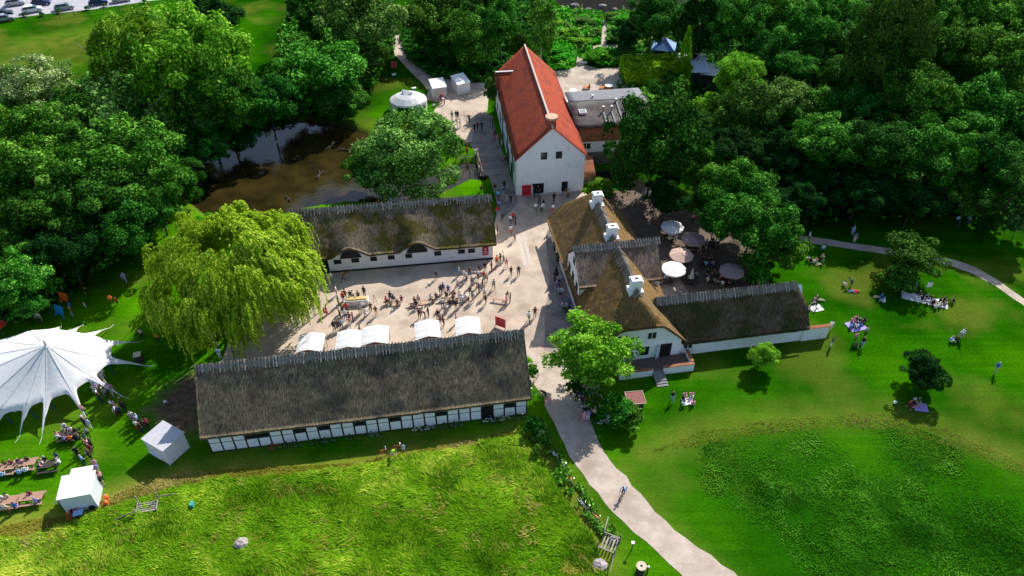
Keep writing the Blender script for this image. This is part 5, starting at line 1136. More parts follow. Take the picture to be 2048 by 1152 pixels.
crowd('below the dense lawn circle','people below the dense circle on the lawn',E_,[(663,375,'ground','green','black',280),(655,345,'stand','pink','green',280),(715,385,'walk','black','lightblue',240),(738,300,'stand','beige','black',280)])
crowd('of the bowed group in white','people in white bowed over something on the right lawn',E_,[(1438,340,'ground','lightblue','white',340),(1478,345,'ground','black','black',60),(1505,310,'bend','white','beige',300),(1525,318,'stand','white','beige',200)])
crowd('alone at the far right lawn','people alone on the far right lawn',E_,[(1802,598,'walk','blue','beige',30,dict(shorts=True))])
crowd('below the round dark tree','people at the picnic below the round dark tree',E_,[(1110,850,'ground','orange','brown',300),(1140,830,'ground','white','black',280),(1175,835,'ground','green','beige',250),(1118,885,'legsout','maroon','pink',20),(1135,865,'ground','black','beige',0)])
crowd('at the far end of the wing','people near the garden wall end',E_,[(270,125,'stand','grey','black',0),(462,385,'stand','green','white',180),(455,250,'stand','white','beige',250)])
F_=(1040,620,5.12)
crowd('before the entrance steps','people on the grass before the entrance steps',F_,[(1555,935,'walk','black','lightblue',260,dict(hair=2)),(1678,880,'ground','pink','pink',280),(1752,880,'ground','pink','white',260),(1668,988,'ground','white','black',70),(1775,980,'ground','pink','pink',110)])
crowd('beside the bicycle park','people beside the bicycle park',(1130,740,8.86),[(205,560,'stand','black','black',90),(290,560,'stand','navy','black',90),(335,820,'stand','black','black',80),(400,900,'stand','purple','white',80),(330,920,'stand','pink','pink',80),(510,850,'stand','beige','black',90,dict(hair=2)),(760,920,'bend','lightblue','white',200),(285,160,'stand','orange','black',90),(325,170,'stand','purple','orange',90),(300,640,'walk','black','navy',270)])
crowd('at the near barn gable','people at the right gable of the near barn',F_,[(288,985,'stand','pink','pink',90,dict(hair=2)),(258,905,'bend','black','black',200)])
# left side
S=(0,620,4.096)
crowd('queueing beside the big tent','people queueing at the right side of the big tent',S,[
 (855,590,'walk','white','white',300),(810,668,'stand','purple','grey',0),(818,730,'stand','white','blue',30),(862,700,'stand','beige','white',200),(885,720,'stand','grey','black',120),(905,690,'stand','white','black',300),(938,715,'stand','grey','beige',200),(930,680,'stand','pink','white',90),(895,655,'stand','white','grey',60),
 (932,812,'stand','white','black',60),(965,830,'stand','pink','grey',240),(968,862,'stand','white','maroon',200),(945,860,'kid','white','pink',30),(1012,800,'stand','brown','black',180),(1035,835,'stand','black','black',150),(1000,870,'stand','navy','black',100),(840,765,'stand','black','navy',60),
 (1095,908,'stand','white','beige',300),(1145,935,'stand','lightblue','denim',200),(1112,935,'stand','navy','black',20),(1138,985,'stand','white','red',80),(1210,945,'stand','black','black',170),(1195,980,'stand','brown','black',120),(1225,975,'stand','maroon','black',160),(1170,1010,'stand','black','navy',60)])
crowd('of the lower queue','people queueing down towards the white trailer',S,[
 (700,860,'stand','pink','black',90),(715,968,'stand','black','navy',80),(752,975,'stand','lightblue','white',250),(735,1045,'stand','grey','black',100),(722,1090,'stand','navy','beige',200),(712,1130,'stand','brown','black',30),(745,1140,'stand','pink','brown',210),(768,1140,'stand','black','black',180),(700,930,'stand','white','grey',60)])
S2=(0,800,4.096)
crowd('at the white trailer hatch','people at the white trailer hatch',S2,[
 (650,468,'stand','black','black',300),(697,528,'stand','lightblue','navy',60),(748,480,'stand','brown','black',260),(770,505,'stand','black','black',200),(800,560,'stand','pink','purple',100),(815,605,'stand','purple','beige',100),(812,650,'stand','maroon','black',80),(850,668,'stand','pink','black',170),(856,710,'stand','black','beige',150),(760,440,'stand','maroon','brown',90)])
crowd('standing at the dark picnic tables','people at the dark picnic tables',S2,[
 (565,262,'sit','grey','black',290,dict(z=0.02)),(600,275,'sit','white','navy',280,dict(z=0.02)),(640,285,'sit','black','black',260),(490,340,'sit','white','black',70),(540,352,'sit','purple','navy',80),(585,352,'sit','orange','black',90),(640,345,'sit','black','navy',100),(480,320,'sit','pink','beige',60),(545,240,'sit','white','white',280),
 (395,520,'sit','black','black',280),(345,570,'sit','pink','white',30),(485,485,'sit','navy','navy',260),(510,545,'sit','white','grey',170),(365,545,'sit','white','pink',30)])
crowd('at the upper pine table','people at the upper pine table at the left edge',S2,[
 (15,568,'sit','purple','black',270),(68,552,'sit','brown','brown',270),(122,548,'sit','maroon','black',270),(182,535,'sit','black','beige',270),(252,520,'sit','black','black',265),(205,540,'sit','pink','pink',270),(35,648,'sit','lightblue','denim',90),(5,645,'sit','blue','white',90),(172,628,'sit','lightblue','lightblue',90),(225,612,'sit','white','lightblue',95)])
crowd('at the lower pine table','people at the lower pine table at the left edge',S2,[
 (38,830,'sit','white','purple',270),(275,800,'sit','maroon','pink',265),(315,865,'sit','purple','blue',95),(142,905,'sit','blue','purple',90),(90,940,'walk','beige','brown',90),(40,925,'sit','grey','black',90),(90,825,'sit','beige','brown',270)])
crowd('on the lawn by the game boards','people near the game boards on the left lawn',(0,380,2.925),[
 (737,540,'walk','purple','purple',300),(520,630,'stand','black','black',200),(503,690,'kid','pink','white',60),(425,712,'stand','blue','green',180),(432,745,'stand','brown','denim',200),(690,672,'kid','red','black',90),(250,768,'bend','white','grey',200),(615,1100,'stand','white','beige',90),(930,895,'stand','orange','black',90),(838,870,'stand','beige','black',90)])
crowd('on the bare soil by the barn','people on the bare soil left of the barn',S,[(1370,790,'kid','white','black',300)])
crowd('beside the yellow and red bicycles','people beside the yellow and red bicycles',(740,860,14.4),[(640,780,'bend','neon','beige',340),(975,610,'kid','lightblue','white',270)])
# rider on the gravel road, on the bicycle built below
RIDER=G(1246,990)
# ================================================================ BICYCLES
def wheel(b,x,r=.34,t=.02):
    pts=[(x+r*math.cos(6.2832*i/16),0,r+r*math.sin(6.2832*i/16)) for i in range(17)]; b.tube(pts,t,5,cap=False)
    return b
def make_bike():
    t=empty('bicycle')
    for x in(-.52,.52):
        b=MB(); wheel(b,x); w=b.obj('wheel',M_black,t); s=MB()
        for i in range(8): a=i*.785; s.tube([(x,0,.34),(x+.33*math.cos(a),0,.34+.33*math.sin(a))],.006,3)
        s.obj('spokes',M_steel,w)
    b=MB(); q=[(-.52,0,.34),(-.12,0,.30),(.38,0,.80),(-.22,0,.82),(-.12,0,.30)]; b.tube(q,.025,5); b.tube([(-.52,0,.34),(-.20,0,.74)],.018,5); b.tube([(.52,0,.34),(.36,0,.95)],.022,5); b.tube([(-.22,0,.82),(-.24,0,.93)],.018,5); b.obj('frame',M_black,t)
    b=MB(); b.tube([(.25,.28,1.0),(.36,.18,1.02),(.38,0,.97),(.36,-.18,1.02),(.25,-.28,1.0)],.02,5); b.obj('handlebar',M_steel,t)
    b=MB(); b.ball((-.25,0,.95),.13,1,.6,.3,8); b.obj('saddle',M_black,t)
    b=MB(); b.tube([(-.12,-.14,.16),(-.12,-.10,.30),(-.12,.10,.30),(-.12,.14,.44)],.015,4); b.disc((-.12,0,.30),.09,.01,8); b.obj('crank',M_steel,t)
    return t
BK=make_bike(); used=[False]
def bike(x,y,rz,col,label,group,lean=0.,world=None,z=.03):
    c=world if world is not None else G(x,y)
    t=BK if not used[0] else clone(BK); used[0]=True
    t.location=(c.x,c.y,z); t.rotation_euler=(lean,0,rz); t['label']=label; t['category']='bicycle'
    if group: t['group']=group
    LAB[label]=1
    for ch in t.children:
        if ch.name.startswith('frame'): ch.material_slots[0].link='OBJECT'; ch.material_slots[0].material=CL[col]
    return t
bc=['black','white','navy','grey','red','black','white','green','black','grey','white','black']
def bar(s): # along the front wall of the near barn, s metres from its left corner
    return Vector((barn.location.x+math.cos(R(8.9))*s+math.sin(R(8.9))*.75,barn.location.y+math.sin(R(8.9))*s-math.cos(R(8.9))*.75,0))
for i,(s,col) in enumerate(((6.6,'red'),(8.2,'black'),(8.9,'black'),(11.2,'black'),(12.3,'green'),(14.9,'black'),(17.2,'grey'),(21.9,'white'),(23.3,'white'),(25.2,'black'),(26.3,'navy'),(29.8,'white'),(30.8,'grey'),(31.7,'white'),(33.4,'black'))):
    bike(0,0,R(8.9)+random.uniform(-.2,.2),col,'%s bicycle leaning on the half timbered wall, %s from its left end'%(col,ordn(i)),'bicycles leaning on the half timbered barn wall',lean=R(-9),world=bar(s))
k=0
for i,(x,y) in enumerate(((1172,778),(1190,781),(1166,790),(1187,793),(1172,804),(1196,806),(1170,818),(1192,820),(1208,817),(1176,832),(1200,833),(1210,842),(1190,848),(1204,852),(1183,826),(1160,800))):
    col=bc[i%12]; bike(x,y,R(random.uniform(-15,15)),col,'%s bicycle in the crowded bicycle park, %s counting from its upper end'%(col,ordn(i)),'bicycles in the crowded bicycle park beside the road',lean=R(random.uniform(-12,12)))
for i,(x,y,col,a) in enumerate(((1063,745,'white',80),(1070,762,'white',60),(1062,778,'grey',75),(1073,790,'black',20))):
    bike(x,y,R(a),col,'%s bicycle at the right gable of the near barn, %s from the top'%(col,ordn(i)),'bicycles at the right gable of the near barn',lean=R(8))
for i,(x,y,col,a) in enumerate(((1078,868,'white',-60),(1110,915,'white',-55),(1126,935,'grey',-60),(1142,965,'orange',-62),(1164,1012,'white',-55),(1172,1020,'black',-50),(1193,1040,'orange',-60))):
    bike(x,y,R(a),col,'%s bicycle parked in the grass left of the road, %s from the top'%(col,ordn(i)),'bicycles parked in the grass left of the road',lean=R(6))
bike(768,912,R(25),'orange','orange yellow bicycle lying against its stand behind the neon cyclist',None,lean=R(-14)); bike(795,902,R(10),'red','red bicycle held by the person in neon yellow',None,lean=R(-6))
rb=bike(0,0,R(235),'black','bicycle ridden down the pale gravel road',None,world=RIDER)
person(0,0,'ride','lightblue','black',235,label='cyclist in light blue top riding down the pale gravel road',world=Vector((RIDER.x,RIDER.y,.03)))
bp=bike(1626/3.657+560,360+292/3.657,R(80),'black','black bicycle pushed past the right end of the white barn roof',None)
# ================================================================ TABLES, BENCHES, UMBRELLAS
def picnic(name,w,m,mseat=None):
    t=empty(name); b=MB()
    for i in range(5): b.box(-w/2,-.37+i*.15,.72,w/2,-.37+i*.15+.135,.76)
    b.obj('tabletop',m,t)
    for s in(-1,1):
        b=MB(); y=s*.68
        b.box(-w/2,y-.14,.42,w/2,y-.01,.46); b.box(-w/2,y+.01,.42,w/2,y+.14,.46); b.obj('seat',m,t)
    for x in (-w/2+.25,w/2-.25):
        b=MB(); b.box(x-.03,-.7,.36,x+.03,.7,.42); b.box(x-.03,-.34,.66,x+.03,.34,.72)
        for s in(-1,1): b.add([(x-.03,s*.2-.05,.72),(x+.03,s*.2-.05,.72),(x+.03,s*.2+.05,.72),(x-.03,s*.2+.05,.72),(x-.03,s*.62-.05,0),(x+.03,s*.62-.05,0),(x+.03,s*.62+.05,0),(x-.03,s*.62+.05,0)],[(3,2,1,0),(4,5,6,7),(0,1,5,4),(1,2,6,5),(2,3,7,6),(3,0,4,7)])
        b.obj('leg',m,t)
    return t
def place(t,x,y,rz,label,cat,group=None,first=[None]):
    c=G(x,y); t.location=(c.x,c.y,t.location.z if t.location.z else .03); t.rotation_euler=(0,0,rz); tag(t,label,cat,group); return t
P1=picnic('picnic_table',2.1,M_dwood); 
sp=[(140,876,8,'dark picnic table full of people just below the tent arch'),(101,938,12,'dark picnic table between the long pine table and the queue'),
 (1338,480,0,'dark picnic table below the topmost white umbrella'),(1384,496,0,'dark picnic table under the upper mauve umbrella'),(1412,532,-5,'dark picnic table in the middle of the terrace'),
 (1362,526,0,'dark picnic table under the beige umbrella'),(1380,563,0,'dark picnic table beside the closed umbrella'),(1428,562,0,'dark picnic table left of the lower mauve umbrella'),(1456,566,20,'dark picnic table under the lower mauve umbrella'),(1422,494,0,'dark picnic table right of the upper mauve umbrella'),(1330,566,5,'dark picnic table beside the cross gable wall on the terrace'),(1350,552,0,'dark picnic table under the lower white umbrella')]
for i,(x,y,a,lb) in enumerate(sp): t=P1 if i==0 else clone(P1); place(t,x,y,R(a),lb,'picnic table','dark picnic tables')
P2=picnic('picnic_table',2.5,M_pine)
for i,(x,y,a,lb) in enumerate(((52,935,10,'right half of the upper long pine picnic table'),(10,944,10,'left half of the upper long pine picnic table'),(66,1003,9,'right half of the lower long pine picnic table'),(18,1011,9,'left half of the lower long pine picnic table'))):
    t=P2 if i==0 else clone(P2); place(t,x,y,R(a),lb,'picnic table','long pine picnic tables')
def bench():
    t=empty('bench'); MB().box(-1.1,-.15,.42,1.1,.15,.47).obj('seat',M_pine,t)
    for x in(-.8,.8): MB().box(x-.04,-.14,0,x+.04,.14,.42).obj('leg',M_pine,t)
    return t
BN=bench()
for i,(x,y,a,lb) in enumerate(((820,912,3,'low wooden bench with four people, left one in the courtyard'),(1075,897,5,'low wooden bench in the courtyard right of the seated pair'),(1000,925,-3,'low wooden bench with a seated pair in the courtyard'),(1215,885,10,'low wooden bench inside the courtyard crowd'),(1320,885,10,'low wooden bench at the right of the courtyard crowd'),(1608,892,-12,'short empty bench beside the person in pink in the courtyard'))):
    x,y=560+x/3.657,360+y/3.657; t=BN if i==0 else clone(BN); place(t,x,y,R(a),lb,'bench','wooden benches in the courtyard')
def cafe_table():
    t=empty('cafe_table'); MB().disc((0,0,.70),.5,.04,14).obj('tabletop',CL['grey'],t); MB().tube([(0,0,0),(0,0,.7)],.05,6).obj('pedestal',M_dwood,t); MB().disc((0,0,0),.25,.05,10).obj('foot',M_dwood,t); return t
CT=cafe_table()
for i,(x,y,lb) in enumerate(((305,640,'upper cafe table'),(320,775,'middle cafe table'),(360,925,'lower cafe table'))):
    t=CT if i==0 else clone(CT); place(t,1060+x/5.236,440+y/5.236,0,lb+' on the cobbles beside the farmhouse wall','table','cafe tables beside the farmhouse wall')
def cups(x,y,lb):
    c=G(x,y); t=empty('tableware',(c.x,c.y,.775),0,lb,'tableware'); r=random.Random(int(x*7))
    for i in range(7): MB().disc((r.uniform(-.35,.35),r.uniform(-.25,.25),0),.10 if i%2 else .05,.02 if i%2 else .11,8).obj('plate' if i%2 else 'cup',M_paint,t)
for x,y,lb in ((1060+305/5.236,440+640/5.236,'white cups on the upper cafe table'),(1060+320/5.236,440+775/5.236,'white plates on the middle cafe table'),(1060+360/5.236,440+925/5.236,'white cups and plates on the lower cafe table'),(1380,563,'plates on the dark table beside the closed umbrella'),(1338,480,'cups on the dark table below the topmost white umbrella')): cups(x,y,lb)
def umbrella(cm,name='parasol',closed=False):
    t=empty(name); MB().tube([(0,0,0),(0,0,2.75)],.035,6).obj('pole',M_dwood,t); MB().disc((0,0,0),.3,.08,10).obj('foot',M_dwood,t)
    if closed:
        b=MB(); n=10; rs=((2.75,.03),(2.2,.12),(1.5,.24),(1.15,.34)); vs=[(r_*(1+.25*(j%2))*math.cos(6.283*j/n),r_*(1+.25*(j%2))*math.sin(6.283*j/n),z) for z,r_ in rs for j in range(n)]
        b.add(vs,[(i*n+j,(i+1)*n+j,(i+1)*n+(j+1)%n,i*n+(j+1)%n) for i in range(3) for j in range(n)]); b.obj('canopy',cm,t); return t
    n=8; b=MB(); vs=[(0,0,2.78)]; RR=1.55
    for rr,zz in((.5,2.62),(1.,2.42),(1.,2.42)):
        for j in range(n*2):
            a=math.pi*j/n; q=rr*RR*(1 if j%2==0 else .955); vs.append((q*math.cos(a),q*math.sin(a),zz-(.0 if j%2==0 else .03)))
    m=n*2
    vs[1+2*m:]=[(x,y,z-.16) for x,y,z in vs[1+m:1+2*m]]
    f=[(0,1+j,1+(j+1)%m) for j in range(m)]+[(1+j,1+m+j,1+m+(j+1)%m,1+(j+1)%m) for j in range(m)]+[(1+m+j,1+2*m+j,1+2*m+(j+1)%m,1+m+(j+1)%m) for j in range(m)]
    b.add(vs,f); b.obj('canopy',cm,t)
    b=MB(); 
    for j in range(n): a=2*math.pi*j/n; b.tube([(0,0,2.74),(RR*math.cos(a)*.98,RR*math.sin(a)*.98,2.38)],.014,4)
    b.obj('rib',M_dwood,t)
    return t
M_um=mat('mauve_cloth',(.34,.25,.25),(.40,.30,.30),scale=2,rough=.8,transl=.1); M_ub=mat('beige_cloth',(.50,.35,.28),(.56,.40,.33),scale=2,rough=.8,transl=.1)
for x,y,m,lb in ((1345,453,M_canvas,'topmost white parasol on the terrace with leaf shadows'),(1387,477,M_um,'mauve parasol in the upper part of the terrace'),(1363,509,M_ub,'beige parasol left of the middle of the terrace'),(1348,537,M_canvas,'white parasol partly behind the farmhouse cross roof'),(1464,541,M_um,'mauve parasol at the lower right of the terrace')):
    c=G(x,y,2.5); t=umbrella(m); t.location=(c.x,c.y,.03); t.rotation_euler=(0,0,random.uniform(0,1)); t.scale=(1.08,1.08,1); tag(t,lb,'parasol','open parasols on the terrace')
c=G(1384,550,1.6); t=umbrella(mat('stone_cloth',(.42,.40,.33),(.5,.48,.4),scale=3,rough=.8),closed=True); t.location=(c.x,c.y,.03); tag(t,'closed stone coloured parasol in the middle of the terrace','parasol')
c=G(1060+275/5.236,440+550/5.236,1.5); t=umbrella(CL['black'],closed=True); t.location=(c.x,c.y,.03); tag(t,'closed dark parasol beside the cafe tables along the farmhouse wall','parasol')
def chairs(x,y,col,lb,rz=0):
    c=G(x,y); t=empty('chair',(c.x,c.y,.03),rz,lb,'chair'); m=CL[col]
    MB().box(-.22,-.22,.43,.22,.22,.47).obj('seat',m,t); MB().box(-.22,.19,.47,.22,.23,.92).obj('backrest',m,t)
    for sx in(-.2,.17):
        for sy in(-.2,.17): MB().box(sx,sy,0,sx+.03,sy+.03,.43).obj('leg',M_steel,t)
chairs(1366,529,'blue','bright blue chair below the beige parasol, left of two',.3); chairs(1374,527,'blue','bright blue chair below the beige parasol, right of two',-.2)
for i,(x,y,lb) in enumerate(((1162,168,'')) if 0 else ((1173,178,'orange wooden lounge chair on the garden gravel'),(1206,178,'low orange wooden bench seat on the garden gravel'))):
    c=G(x,y); t=empty('lounge_chair' if i==0 else 'wooden_bench',(c.x,c.y,.03),.2,lb,'chair' if i==0 else 'bench'); om_=mat('orange_wood',(.45,.15,.03),(.55,.20,.05),scale=5)
    MB().box(-.7,-.35,.3,.7,.35,.4).obj('seat',om_,t)
    if i==0: MB().box(.5,-.35,.4,.62,.35,1.0).obj('backrest',om_,t)
    for sx in(-.6,.55): MB().box(sx,-.3,0,sx+.08,.3,.3).obj('leg',om_,t)
c=G(1217,178); t=empty('garden_table',(c.x,c.y,.03),0,'round white topped wooden garden table beside the orange bench','table'); MB().disc((0,0,.72),.75,.05,16).obj('tabletop',M_paint,t); MB().box(-.5,-.4,0,.5,.4,.72).obj('base',mat('orange_wood',(.45,.15,.03)),t)
c=G(1146,184); t=empty('plant_pot',(c.x,c.y,.03),0,'pale round dish planter on the gravel above the annex roof','planter'); MB().disc((0,0,0),.5,.35,14,r2=.75).obj('pot',M_paint,t)
# ---- long white table with goods
x,y=560+565/3.657,360+905/3.657; c=G(x,y); t=empty('market_table',(c.x,c.y,.03),R(5),'long white covered table with food trays in the left courtyard','table')
MB().box(-1.55,-.45,.0,1.55,.45,.86).obj('tablecloth',M_canvas,t); 
b=MB()
t2=empty('food_tray',(c.x,c.y,.90),R(5),'wooden tray with yellow food on the long white courtyard table','tray'); MB().box(-1.4,-.32,0,1.4,.32,.06).obj('tray',mat('tray_wood',(.45,.30,.14),rough=.7),t2)
b=MB(); [b.box(-1.3+i*.24,-.25,.06,-1.3+i*.24+.18,.25,.13) for i in range(11)]; b.obj('food',mat('yellow_food',(.65,.42,.08),(.75,.6,.25),scale=8),t2)
def easel(x,y,rz,lb,board=None,h=1.8):
    c=G(x,y); t=empty('easel',(c.x,c.y,.03),rz,lb,'easel'); 
    for p in ((-.35,0),(.35,0),(0,.6)): MB().tube([(p[0],p[1],0),(0,.05,h)],.025,5).obj('leg',M_wood,t)
    MB().box(-.3,-.04,.62,.3,.0,.66).obj('ledge',M_wood,t)
    if board: MB().box(-.4,-.06,.7,.4,-.03,1.45).obj('board',board,t)
easel(560+697/3.657,360+915/3.657,.4,'bare wooden easel right of the long white courtyard table'); easel(560+1628/3.657,360+588/3.657,-.4,'wooden easel at the right end of the white barn')
easel(1548+1250/4.096,380+825/4.096,.1,'easel with white notice on the right lawn above the picnic blanket',M_paint,1.7)
c=G(1057,776); t=empty('sandwich_board',(c.x,c.y,.03),.9,'black and red folding board by the near barn gable','sign'); MB().box(-.4,-.05,0,.4,0,1.1).obj('panel',M_black,t); MB().box(-.4,.35,0,.4,.4,1.1).obj('panel',M_red,t)
# ================================================================ STALLS, KIOSKS, TENTS
def stall():
    t=empty('market_stall'); w=1.45
    for sx in(-1,1):
        for sy in(-1,1): MB().box(sx*w-.03,sy*w-.03,0,sx*w+.03,sy*w+.03,2.15).obj('leg',M_metal,t)
    b=MB(); n=8; vs=[];N_=n+1
    for i in range(N_):
        for j in range(N_):
            u=-1+2*i/n;v=-1+2*j/n; vs.append((u*w*1.04,v*w*1.04,2.2+.42*(1-abs(u))**.8+.02*math.cos(9*v)))
    b.add(vs,[(i*N_+j,(i+1)*N_+j,(i+1)*N_+j+1,i*N_+j+1) for i in range(n) for j in range(n)]); b.obj('canopy',M_canvas,t,smooth=False)
    b=MB()
    for s in(-1,1):
        q=w*1.05; b.box(-q,s*q-.01,1.98,q,s*q+.01,2.2); b.box(s*q-.01,-q+.02,1.98,s*q+.01,q-.02,2.2)
    b.obj('valance',M_canvas,t); MB().box(-1.2,.7,.0,1.2,1.25,.85).obj('counter',M_pine,t); MB().box(-.015,-w,2.62,.015,w,2.65).obj('ridge_bar',M_paint,t)
    return t
ST=stall()
for i,(x,y,a,lb) in enumerate(((621,684,3,'white market stall partly under the willow, leftmost of five'),(698,678,6,'second white market stall from the left behind the near barn ridge'),(751,669,6,'middle white market stall of five behind the near barn ridge'),(855,658,10,'white market stall with creased canopy, fourth from the left'),(936,651,7,'rightmost white market stall with a stained canopy'))):
    c=G(x,y,2.4); t=ST if i==0 else clone(ST); t.location=(c.x,c.y,.02); t.rotation_euler=(0,0,R(a)); t['category']='market stall'; t['label']=lb; t['group']='white market stalls in the courtyard'
M_kio=mat('kiosk_white',(.70,.66,.66),(.76,.73,.73),scale=2,rough=.6)
def kiosk(x,y,rz,w,d,h0,h1,lb,hatch='f',m=M_kio,rm=M_paint,name='kiosk',world=None):
    c=world or G(x,y); t=empty(name,(c.x,c.y,.02),rz,lb,'kiosk'); b=MB()
    b.add([(-w/2,-d/2,0),(w/2,-d/2,0),(w/2,d/2,0),(-w/2,d/2,0),(-w/2,-d/2,h0),(w/2,-d/2,h0),(w/2,d/2,h1),(-w/2,d/2,h1)],[(3,2,1,0),(4,5,6,7),(0,1,5,4),(1,2,6,5),(2,3,7,6),(3,0,4,7)]); b.obj('wall',m,t)
    e=.15; k=(h1-h0)/d
    b=MB(); b.add([(-w/2-e,-d/2-e,h0+.03-k*e),(w/2+e,-d/2-e,h0+.03-k*e),(w/2+e,d/2+e,h1+.03+k*e),(-w/2-e,d/2+e,h1+.03+k*e),(-w/2-e,-d/2-e,h0+.12-k*e),(w/2+e,-d/2-e,h0+.12-k*e),(w/2+e,d/2+e,h1+.12+k*e),(-w/2-e,d/2+e,h1+.12+k*e)],[(3,2,1,0),(4,5,6,7),(0,1,5,4),(1,2,6,5),(2,3,7,6),(3,0,4,7)]); b.obj('roof',rm,t)
    for q in range(1,int(d/.25)): pass
    b=MB(); 
    for sx in (-1,1):
        for sy in(-1,1): b.box(sx*w/2-.04,sy*d/2-.04,0,sx*w/2+.04,sy*d/2+.04,(h0 if sy<0 else h1))
    b.obj('corner_post',M_paint,t)
    return t
k1=kiosk(877,190,R(18),2.5,2.8,2.1,2.6,'smaller white kiosk nearest the round marquee'); MB().box(-1.15,-1.46,.05,1.15,-1.41,2.0).obj('shutter',mat('lilac_grey',(.55,.50,.52),rough=.6),k1)
k2=kiosk(922,182,R(30),2.5,2.8,2.1,2.7,'larger white kiosk with fold out shelf beside the mill'); MB().box(-.9,-1.9,.85,1.1,-1.25,.92).obj('shelf',M_paint,k2); MB().tube([(-.8,-1.85,0),(-.8,-1.85,.85)],.03).obj('leg',M_metal,k2); MB().tube([(1.,-1.85,0),(1.,-1.85,.85)],.03).obj('leg',M_metal,k2)
k3=kiosk(333,896,R(60),2.6,3.1,2.5,2.4,'grey white wooden kiosk standing alone left of the near barn',rm=mat('grey_roof_sheet',(.42,.42,.46),(.50,.50,.54),scale=2,rough=.5),world=Vector((-36.9,49.4,0)))
b=MB(); [b.box(-1.25,-1.59,.2+i*.25,1.25,-1.56,.2+i*.25+.2) for i in range(8)]; b.obj('cladding',M_kio,k3); MB().box(-1.65,-.9,.9,-1.32,.9,.96).obj('shelf',M_paint,k3)
k4=kiosk(172,1000,R(13),2.9,2.5,2.45,2.55,'white food trailer with raised hatch at the lower left',rm=M_canvas,name='food_trailer',m=mat('trailer_white',(.60,.66,.70),(.66,.71,.75),scale=2,rough=.5))
MB().box(-.9,1.3,2.5,1.2,2.2,2.56).obj('hatch',M_canvas,k4); MB().box(-1.95,-.9,.4,-1.5,.6,1.5).obj('gas_locker',mat('dark_teal',(.03,.10,.12),rough=.5),k4); 
for sx in(-.9,.9): 
    b=MB(); b.tube([(sx,-1.35,.3),(sx,-1.26,.3)],.3,12); b.obj('wheel',M_black,k4)
MB().tube([(-1.9,0,.45),(-3.,0,.45)],.05,6).obj('drawbar',M_metal,k4)
c=G(146,1035); t=empty('folding_cart',(c.x,c.y,.02),.6,'red folding cart and cloth beside the trailer shadow','cart'); b=MB()
for i in range(4): b.tube([(-.6+.35*i,-.4,.1),(-.3+.3*i,.4,.7)],.05,5)
b.obj('frame',mat('scarlet',(.6,.04,.02),rough=.5),t); [MB().tube([(sx,-.45,.15),(sx,-.38,.15)],.15,10).obj('wheel',M_black,t) for sx in(-.5,.5)]
c=G(160,1031); t=empty('folding_table',(c.x,c.y,.02),.3,'small blue grey folding table behind the food trailer','table'); MB().box(-.45,-.35,.5,.45,.35,.55).obj('tabletop',CL['lightblue'],t); [MB().box(sx,-.3,0,sx+.04,.3,.5).obj('leg',M_metal,t) for sx in(-.4,.36)]
for i,(x,y) in enumerate(((214,998),(214,1009))):
    c=G(x,y); t=empty('buoy',(c.x,c.y,.02),0,'%s orange gas bottle beside the food trailer'%('upper','lower')[i],'gas bottle'); MB().tube([(0,0,0),(0,0,.5),(0,0,.62)],[.22,.22,.1],12).obj('body',CL['orange'],t); MB().disc((0,0,.62),.07,.1,8).obj('valve',M_steel,t); t.name='gas_bottle'
# round marquee
c=G(818,218); mq=empty('marquee',(c.x,c.y,.02),R(8),'white round marquee tent on the lawn by the upper path','tent'); b=MB(); n=14; RX,RY=3.5,3.1
rings=((1.0,1.75,0),(.97,2.05,0),(.62,2.75,0),(.30,3.15,0)); vs=[]
for q,z,_ in rings:
    for j in range(n): a=6.2832*j/n; vs.append((RX*q*math.cos(a),RY*q*math.sin(a),z))
vs+=[(-.9,.5,3.75),(.9,-.5,3.55)]; fs=[(i*n+j,i*n+(j+1)%n,(i+1)*n+(j+1)%n,(i+1)*n+j) for i in range(3) for j in range(n)]
for j in range(n):
    a=6.2832*(j+.5)/n; tip=4*n+(0 if math.cos(a-2.6)>0 else 1); fs.append((3*n+j,3*n+(j+1)%n,tip))
js=[j for j in range(n) if (math.cos(6.2832*(j+.5)/n-2.6)>0)!=(math.cos(6.2832*((j+1)%n+.5)/n-2.6)>0)]
for j in js: fs.append((3*n+(j+1)%n,4*n,4*n+1)) 
b.add(vs,fs); b.obj('canopy',M_canvas,mq)
b=MB(); vs=[(RX*.98*math.cos(6.2832*j/n),RY*.98*math.sin(6.2832*j/n),z) for z in(0,1.78) for j in range(n)]; b.add(vs,[(j,(j+1)%n,n+(j+1)%n,n+j) for j in range(n) if j not in (9,10)]); b.obj('side_wall',M_canvas,mq)
for j in range(n): MB().tube([(RX*math.cos(6.2832*j/n),RY*math.sin(6.2832*j/n),0),(RX*math.cos(6.2832*j/n),RY*math.sin(6.2832*j/n),1.8)],.03,5).obj('pole',M_metal,mq)
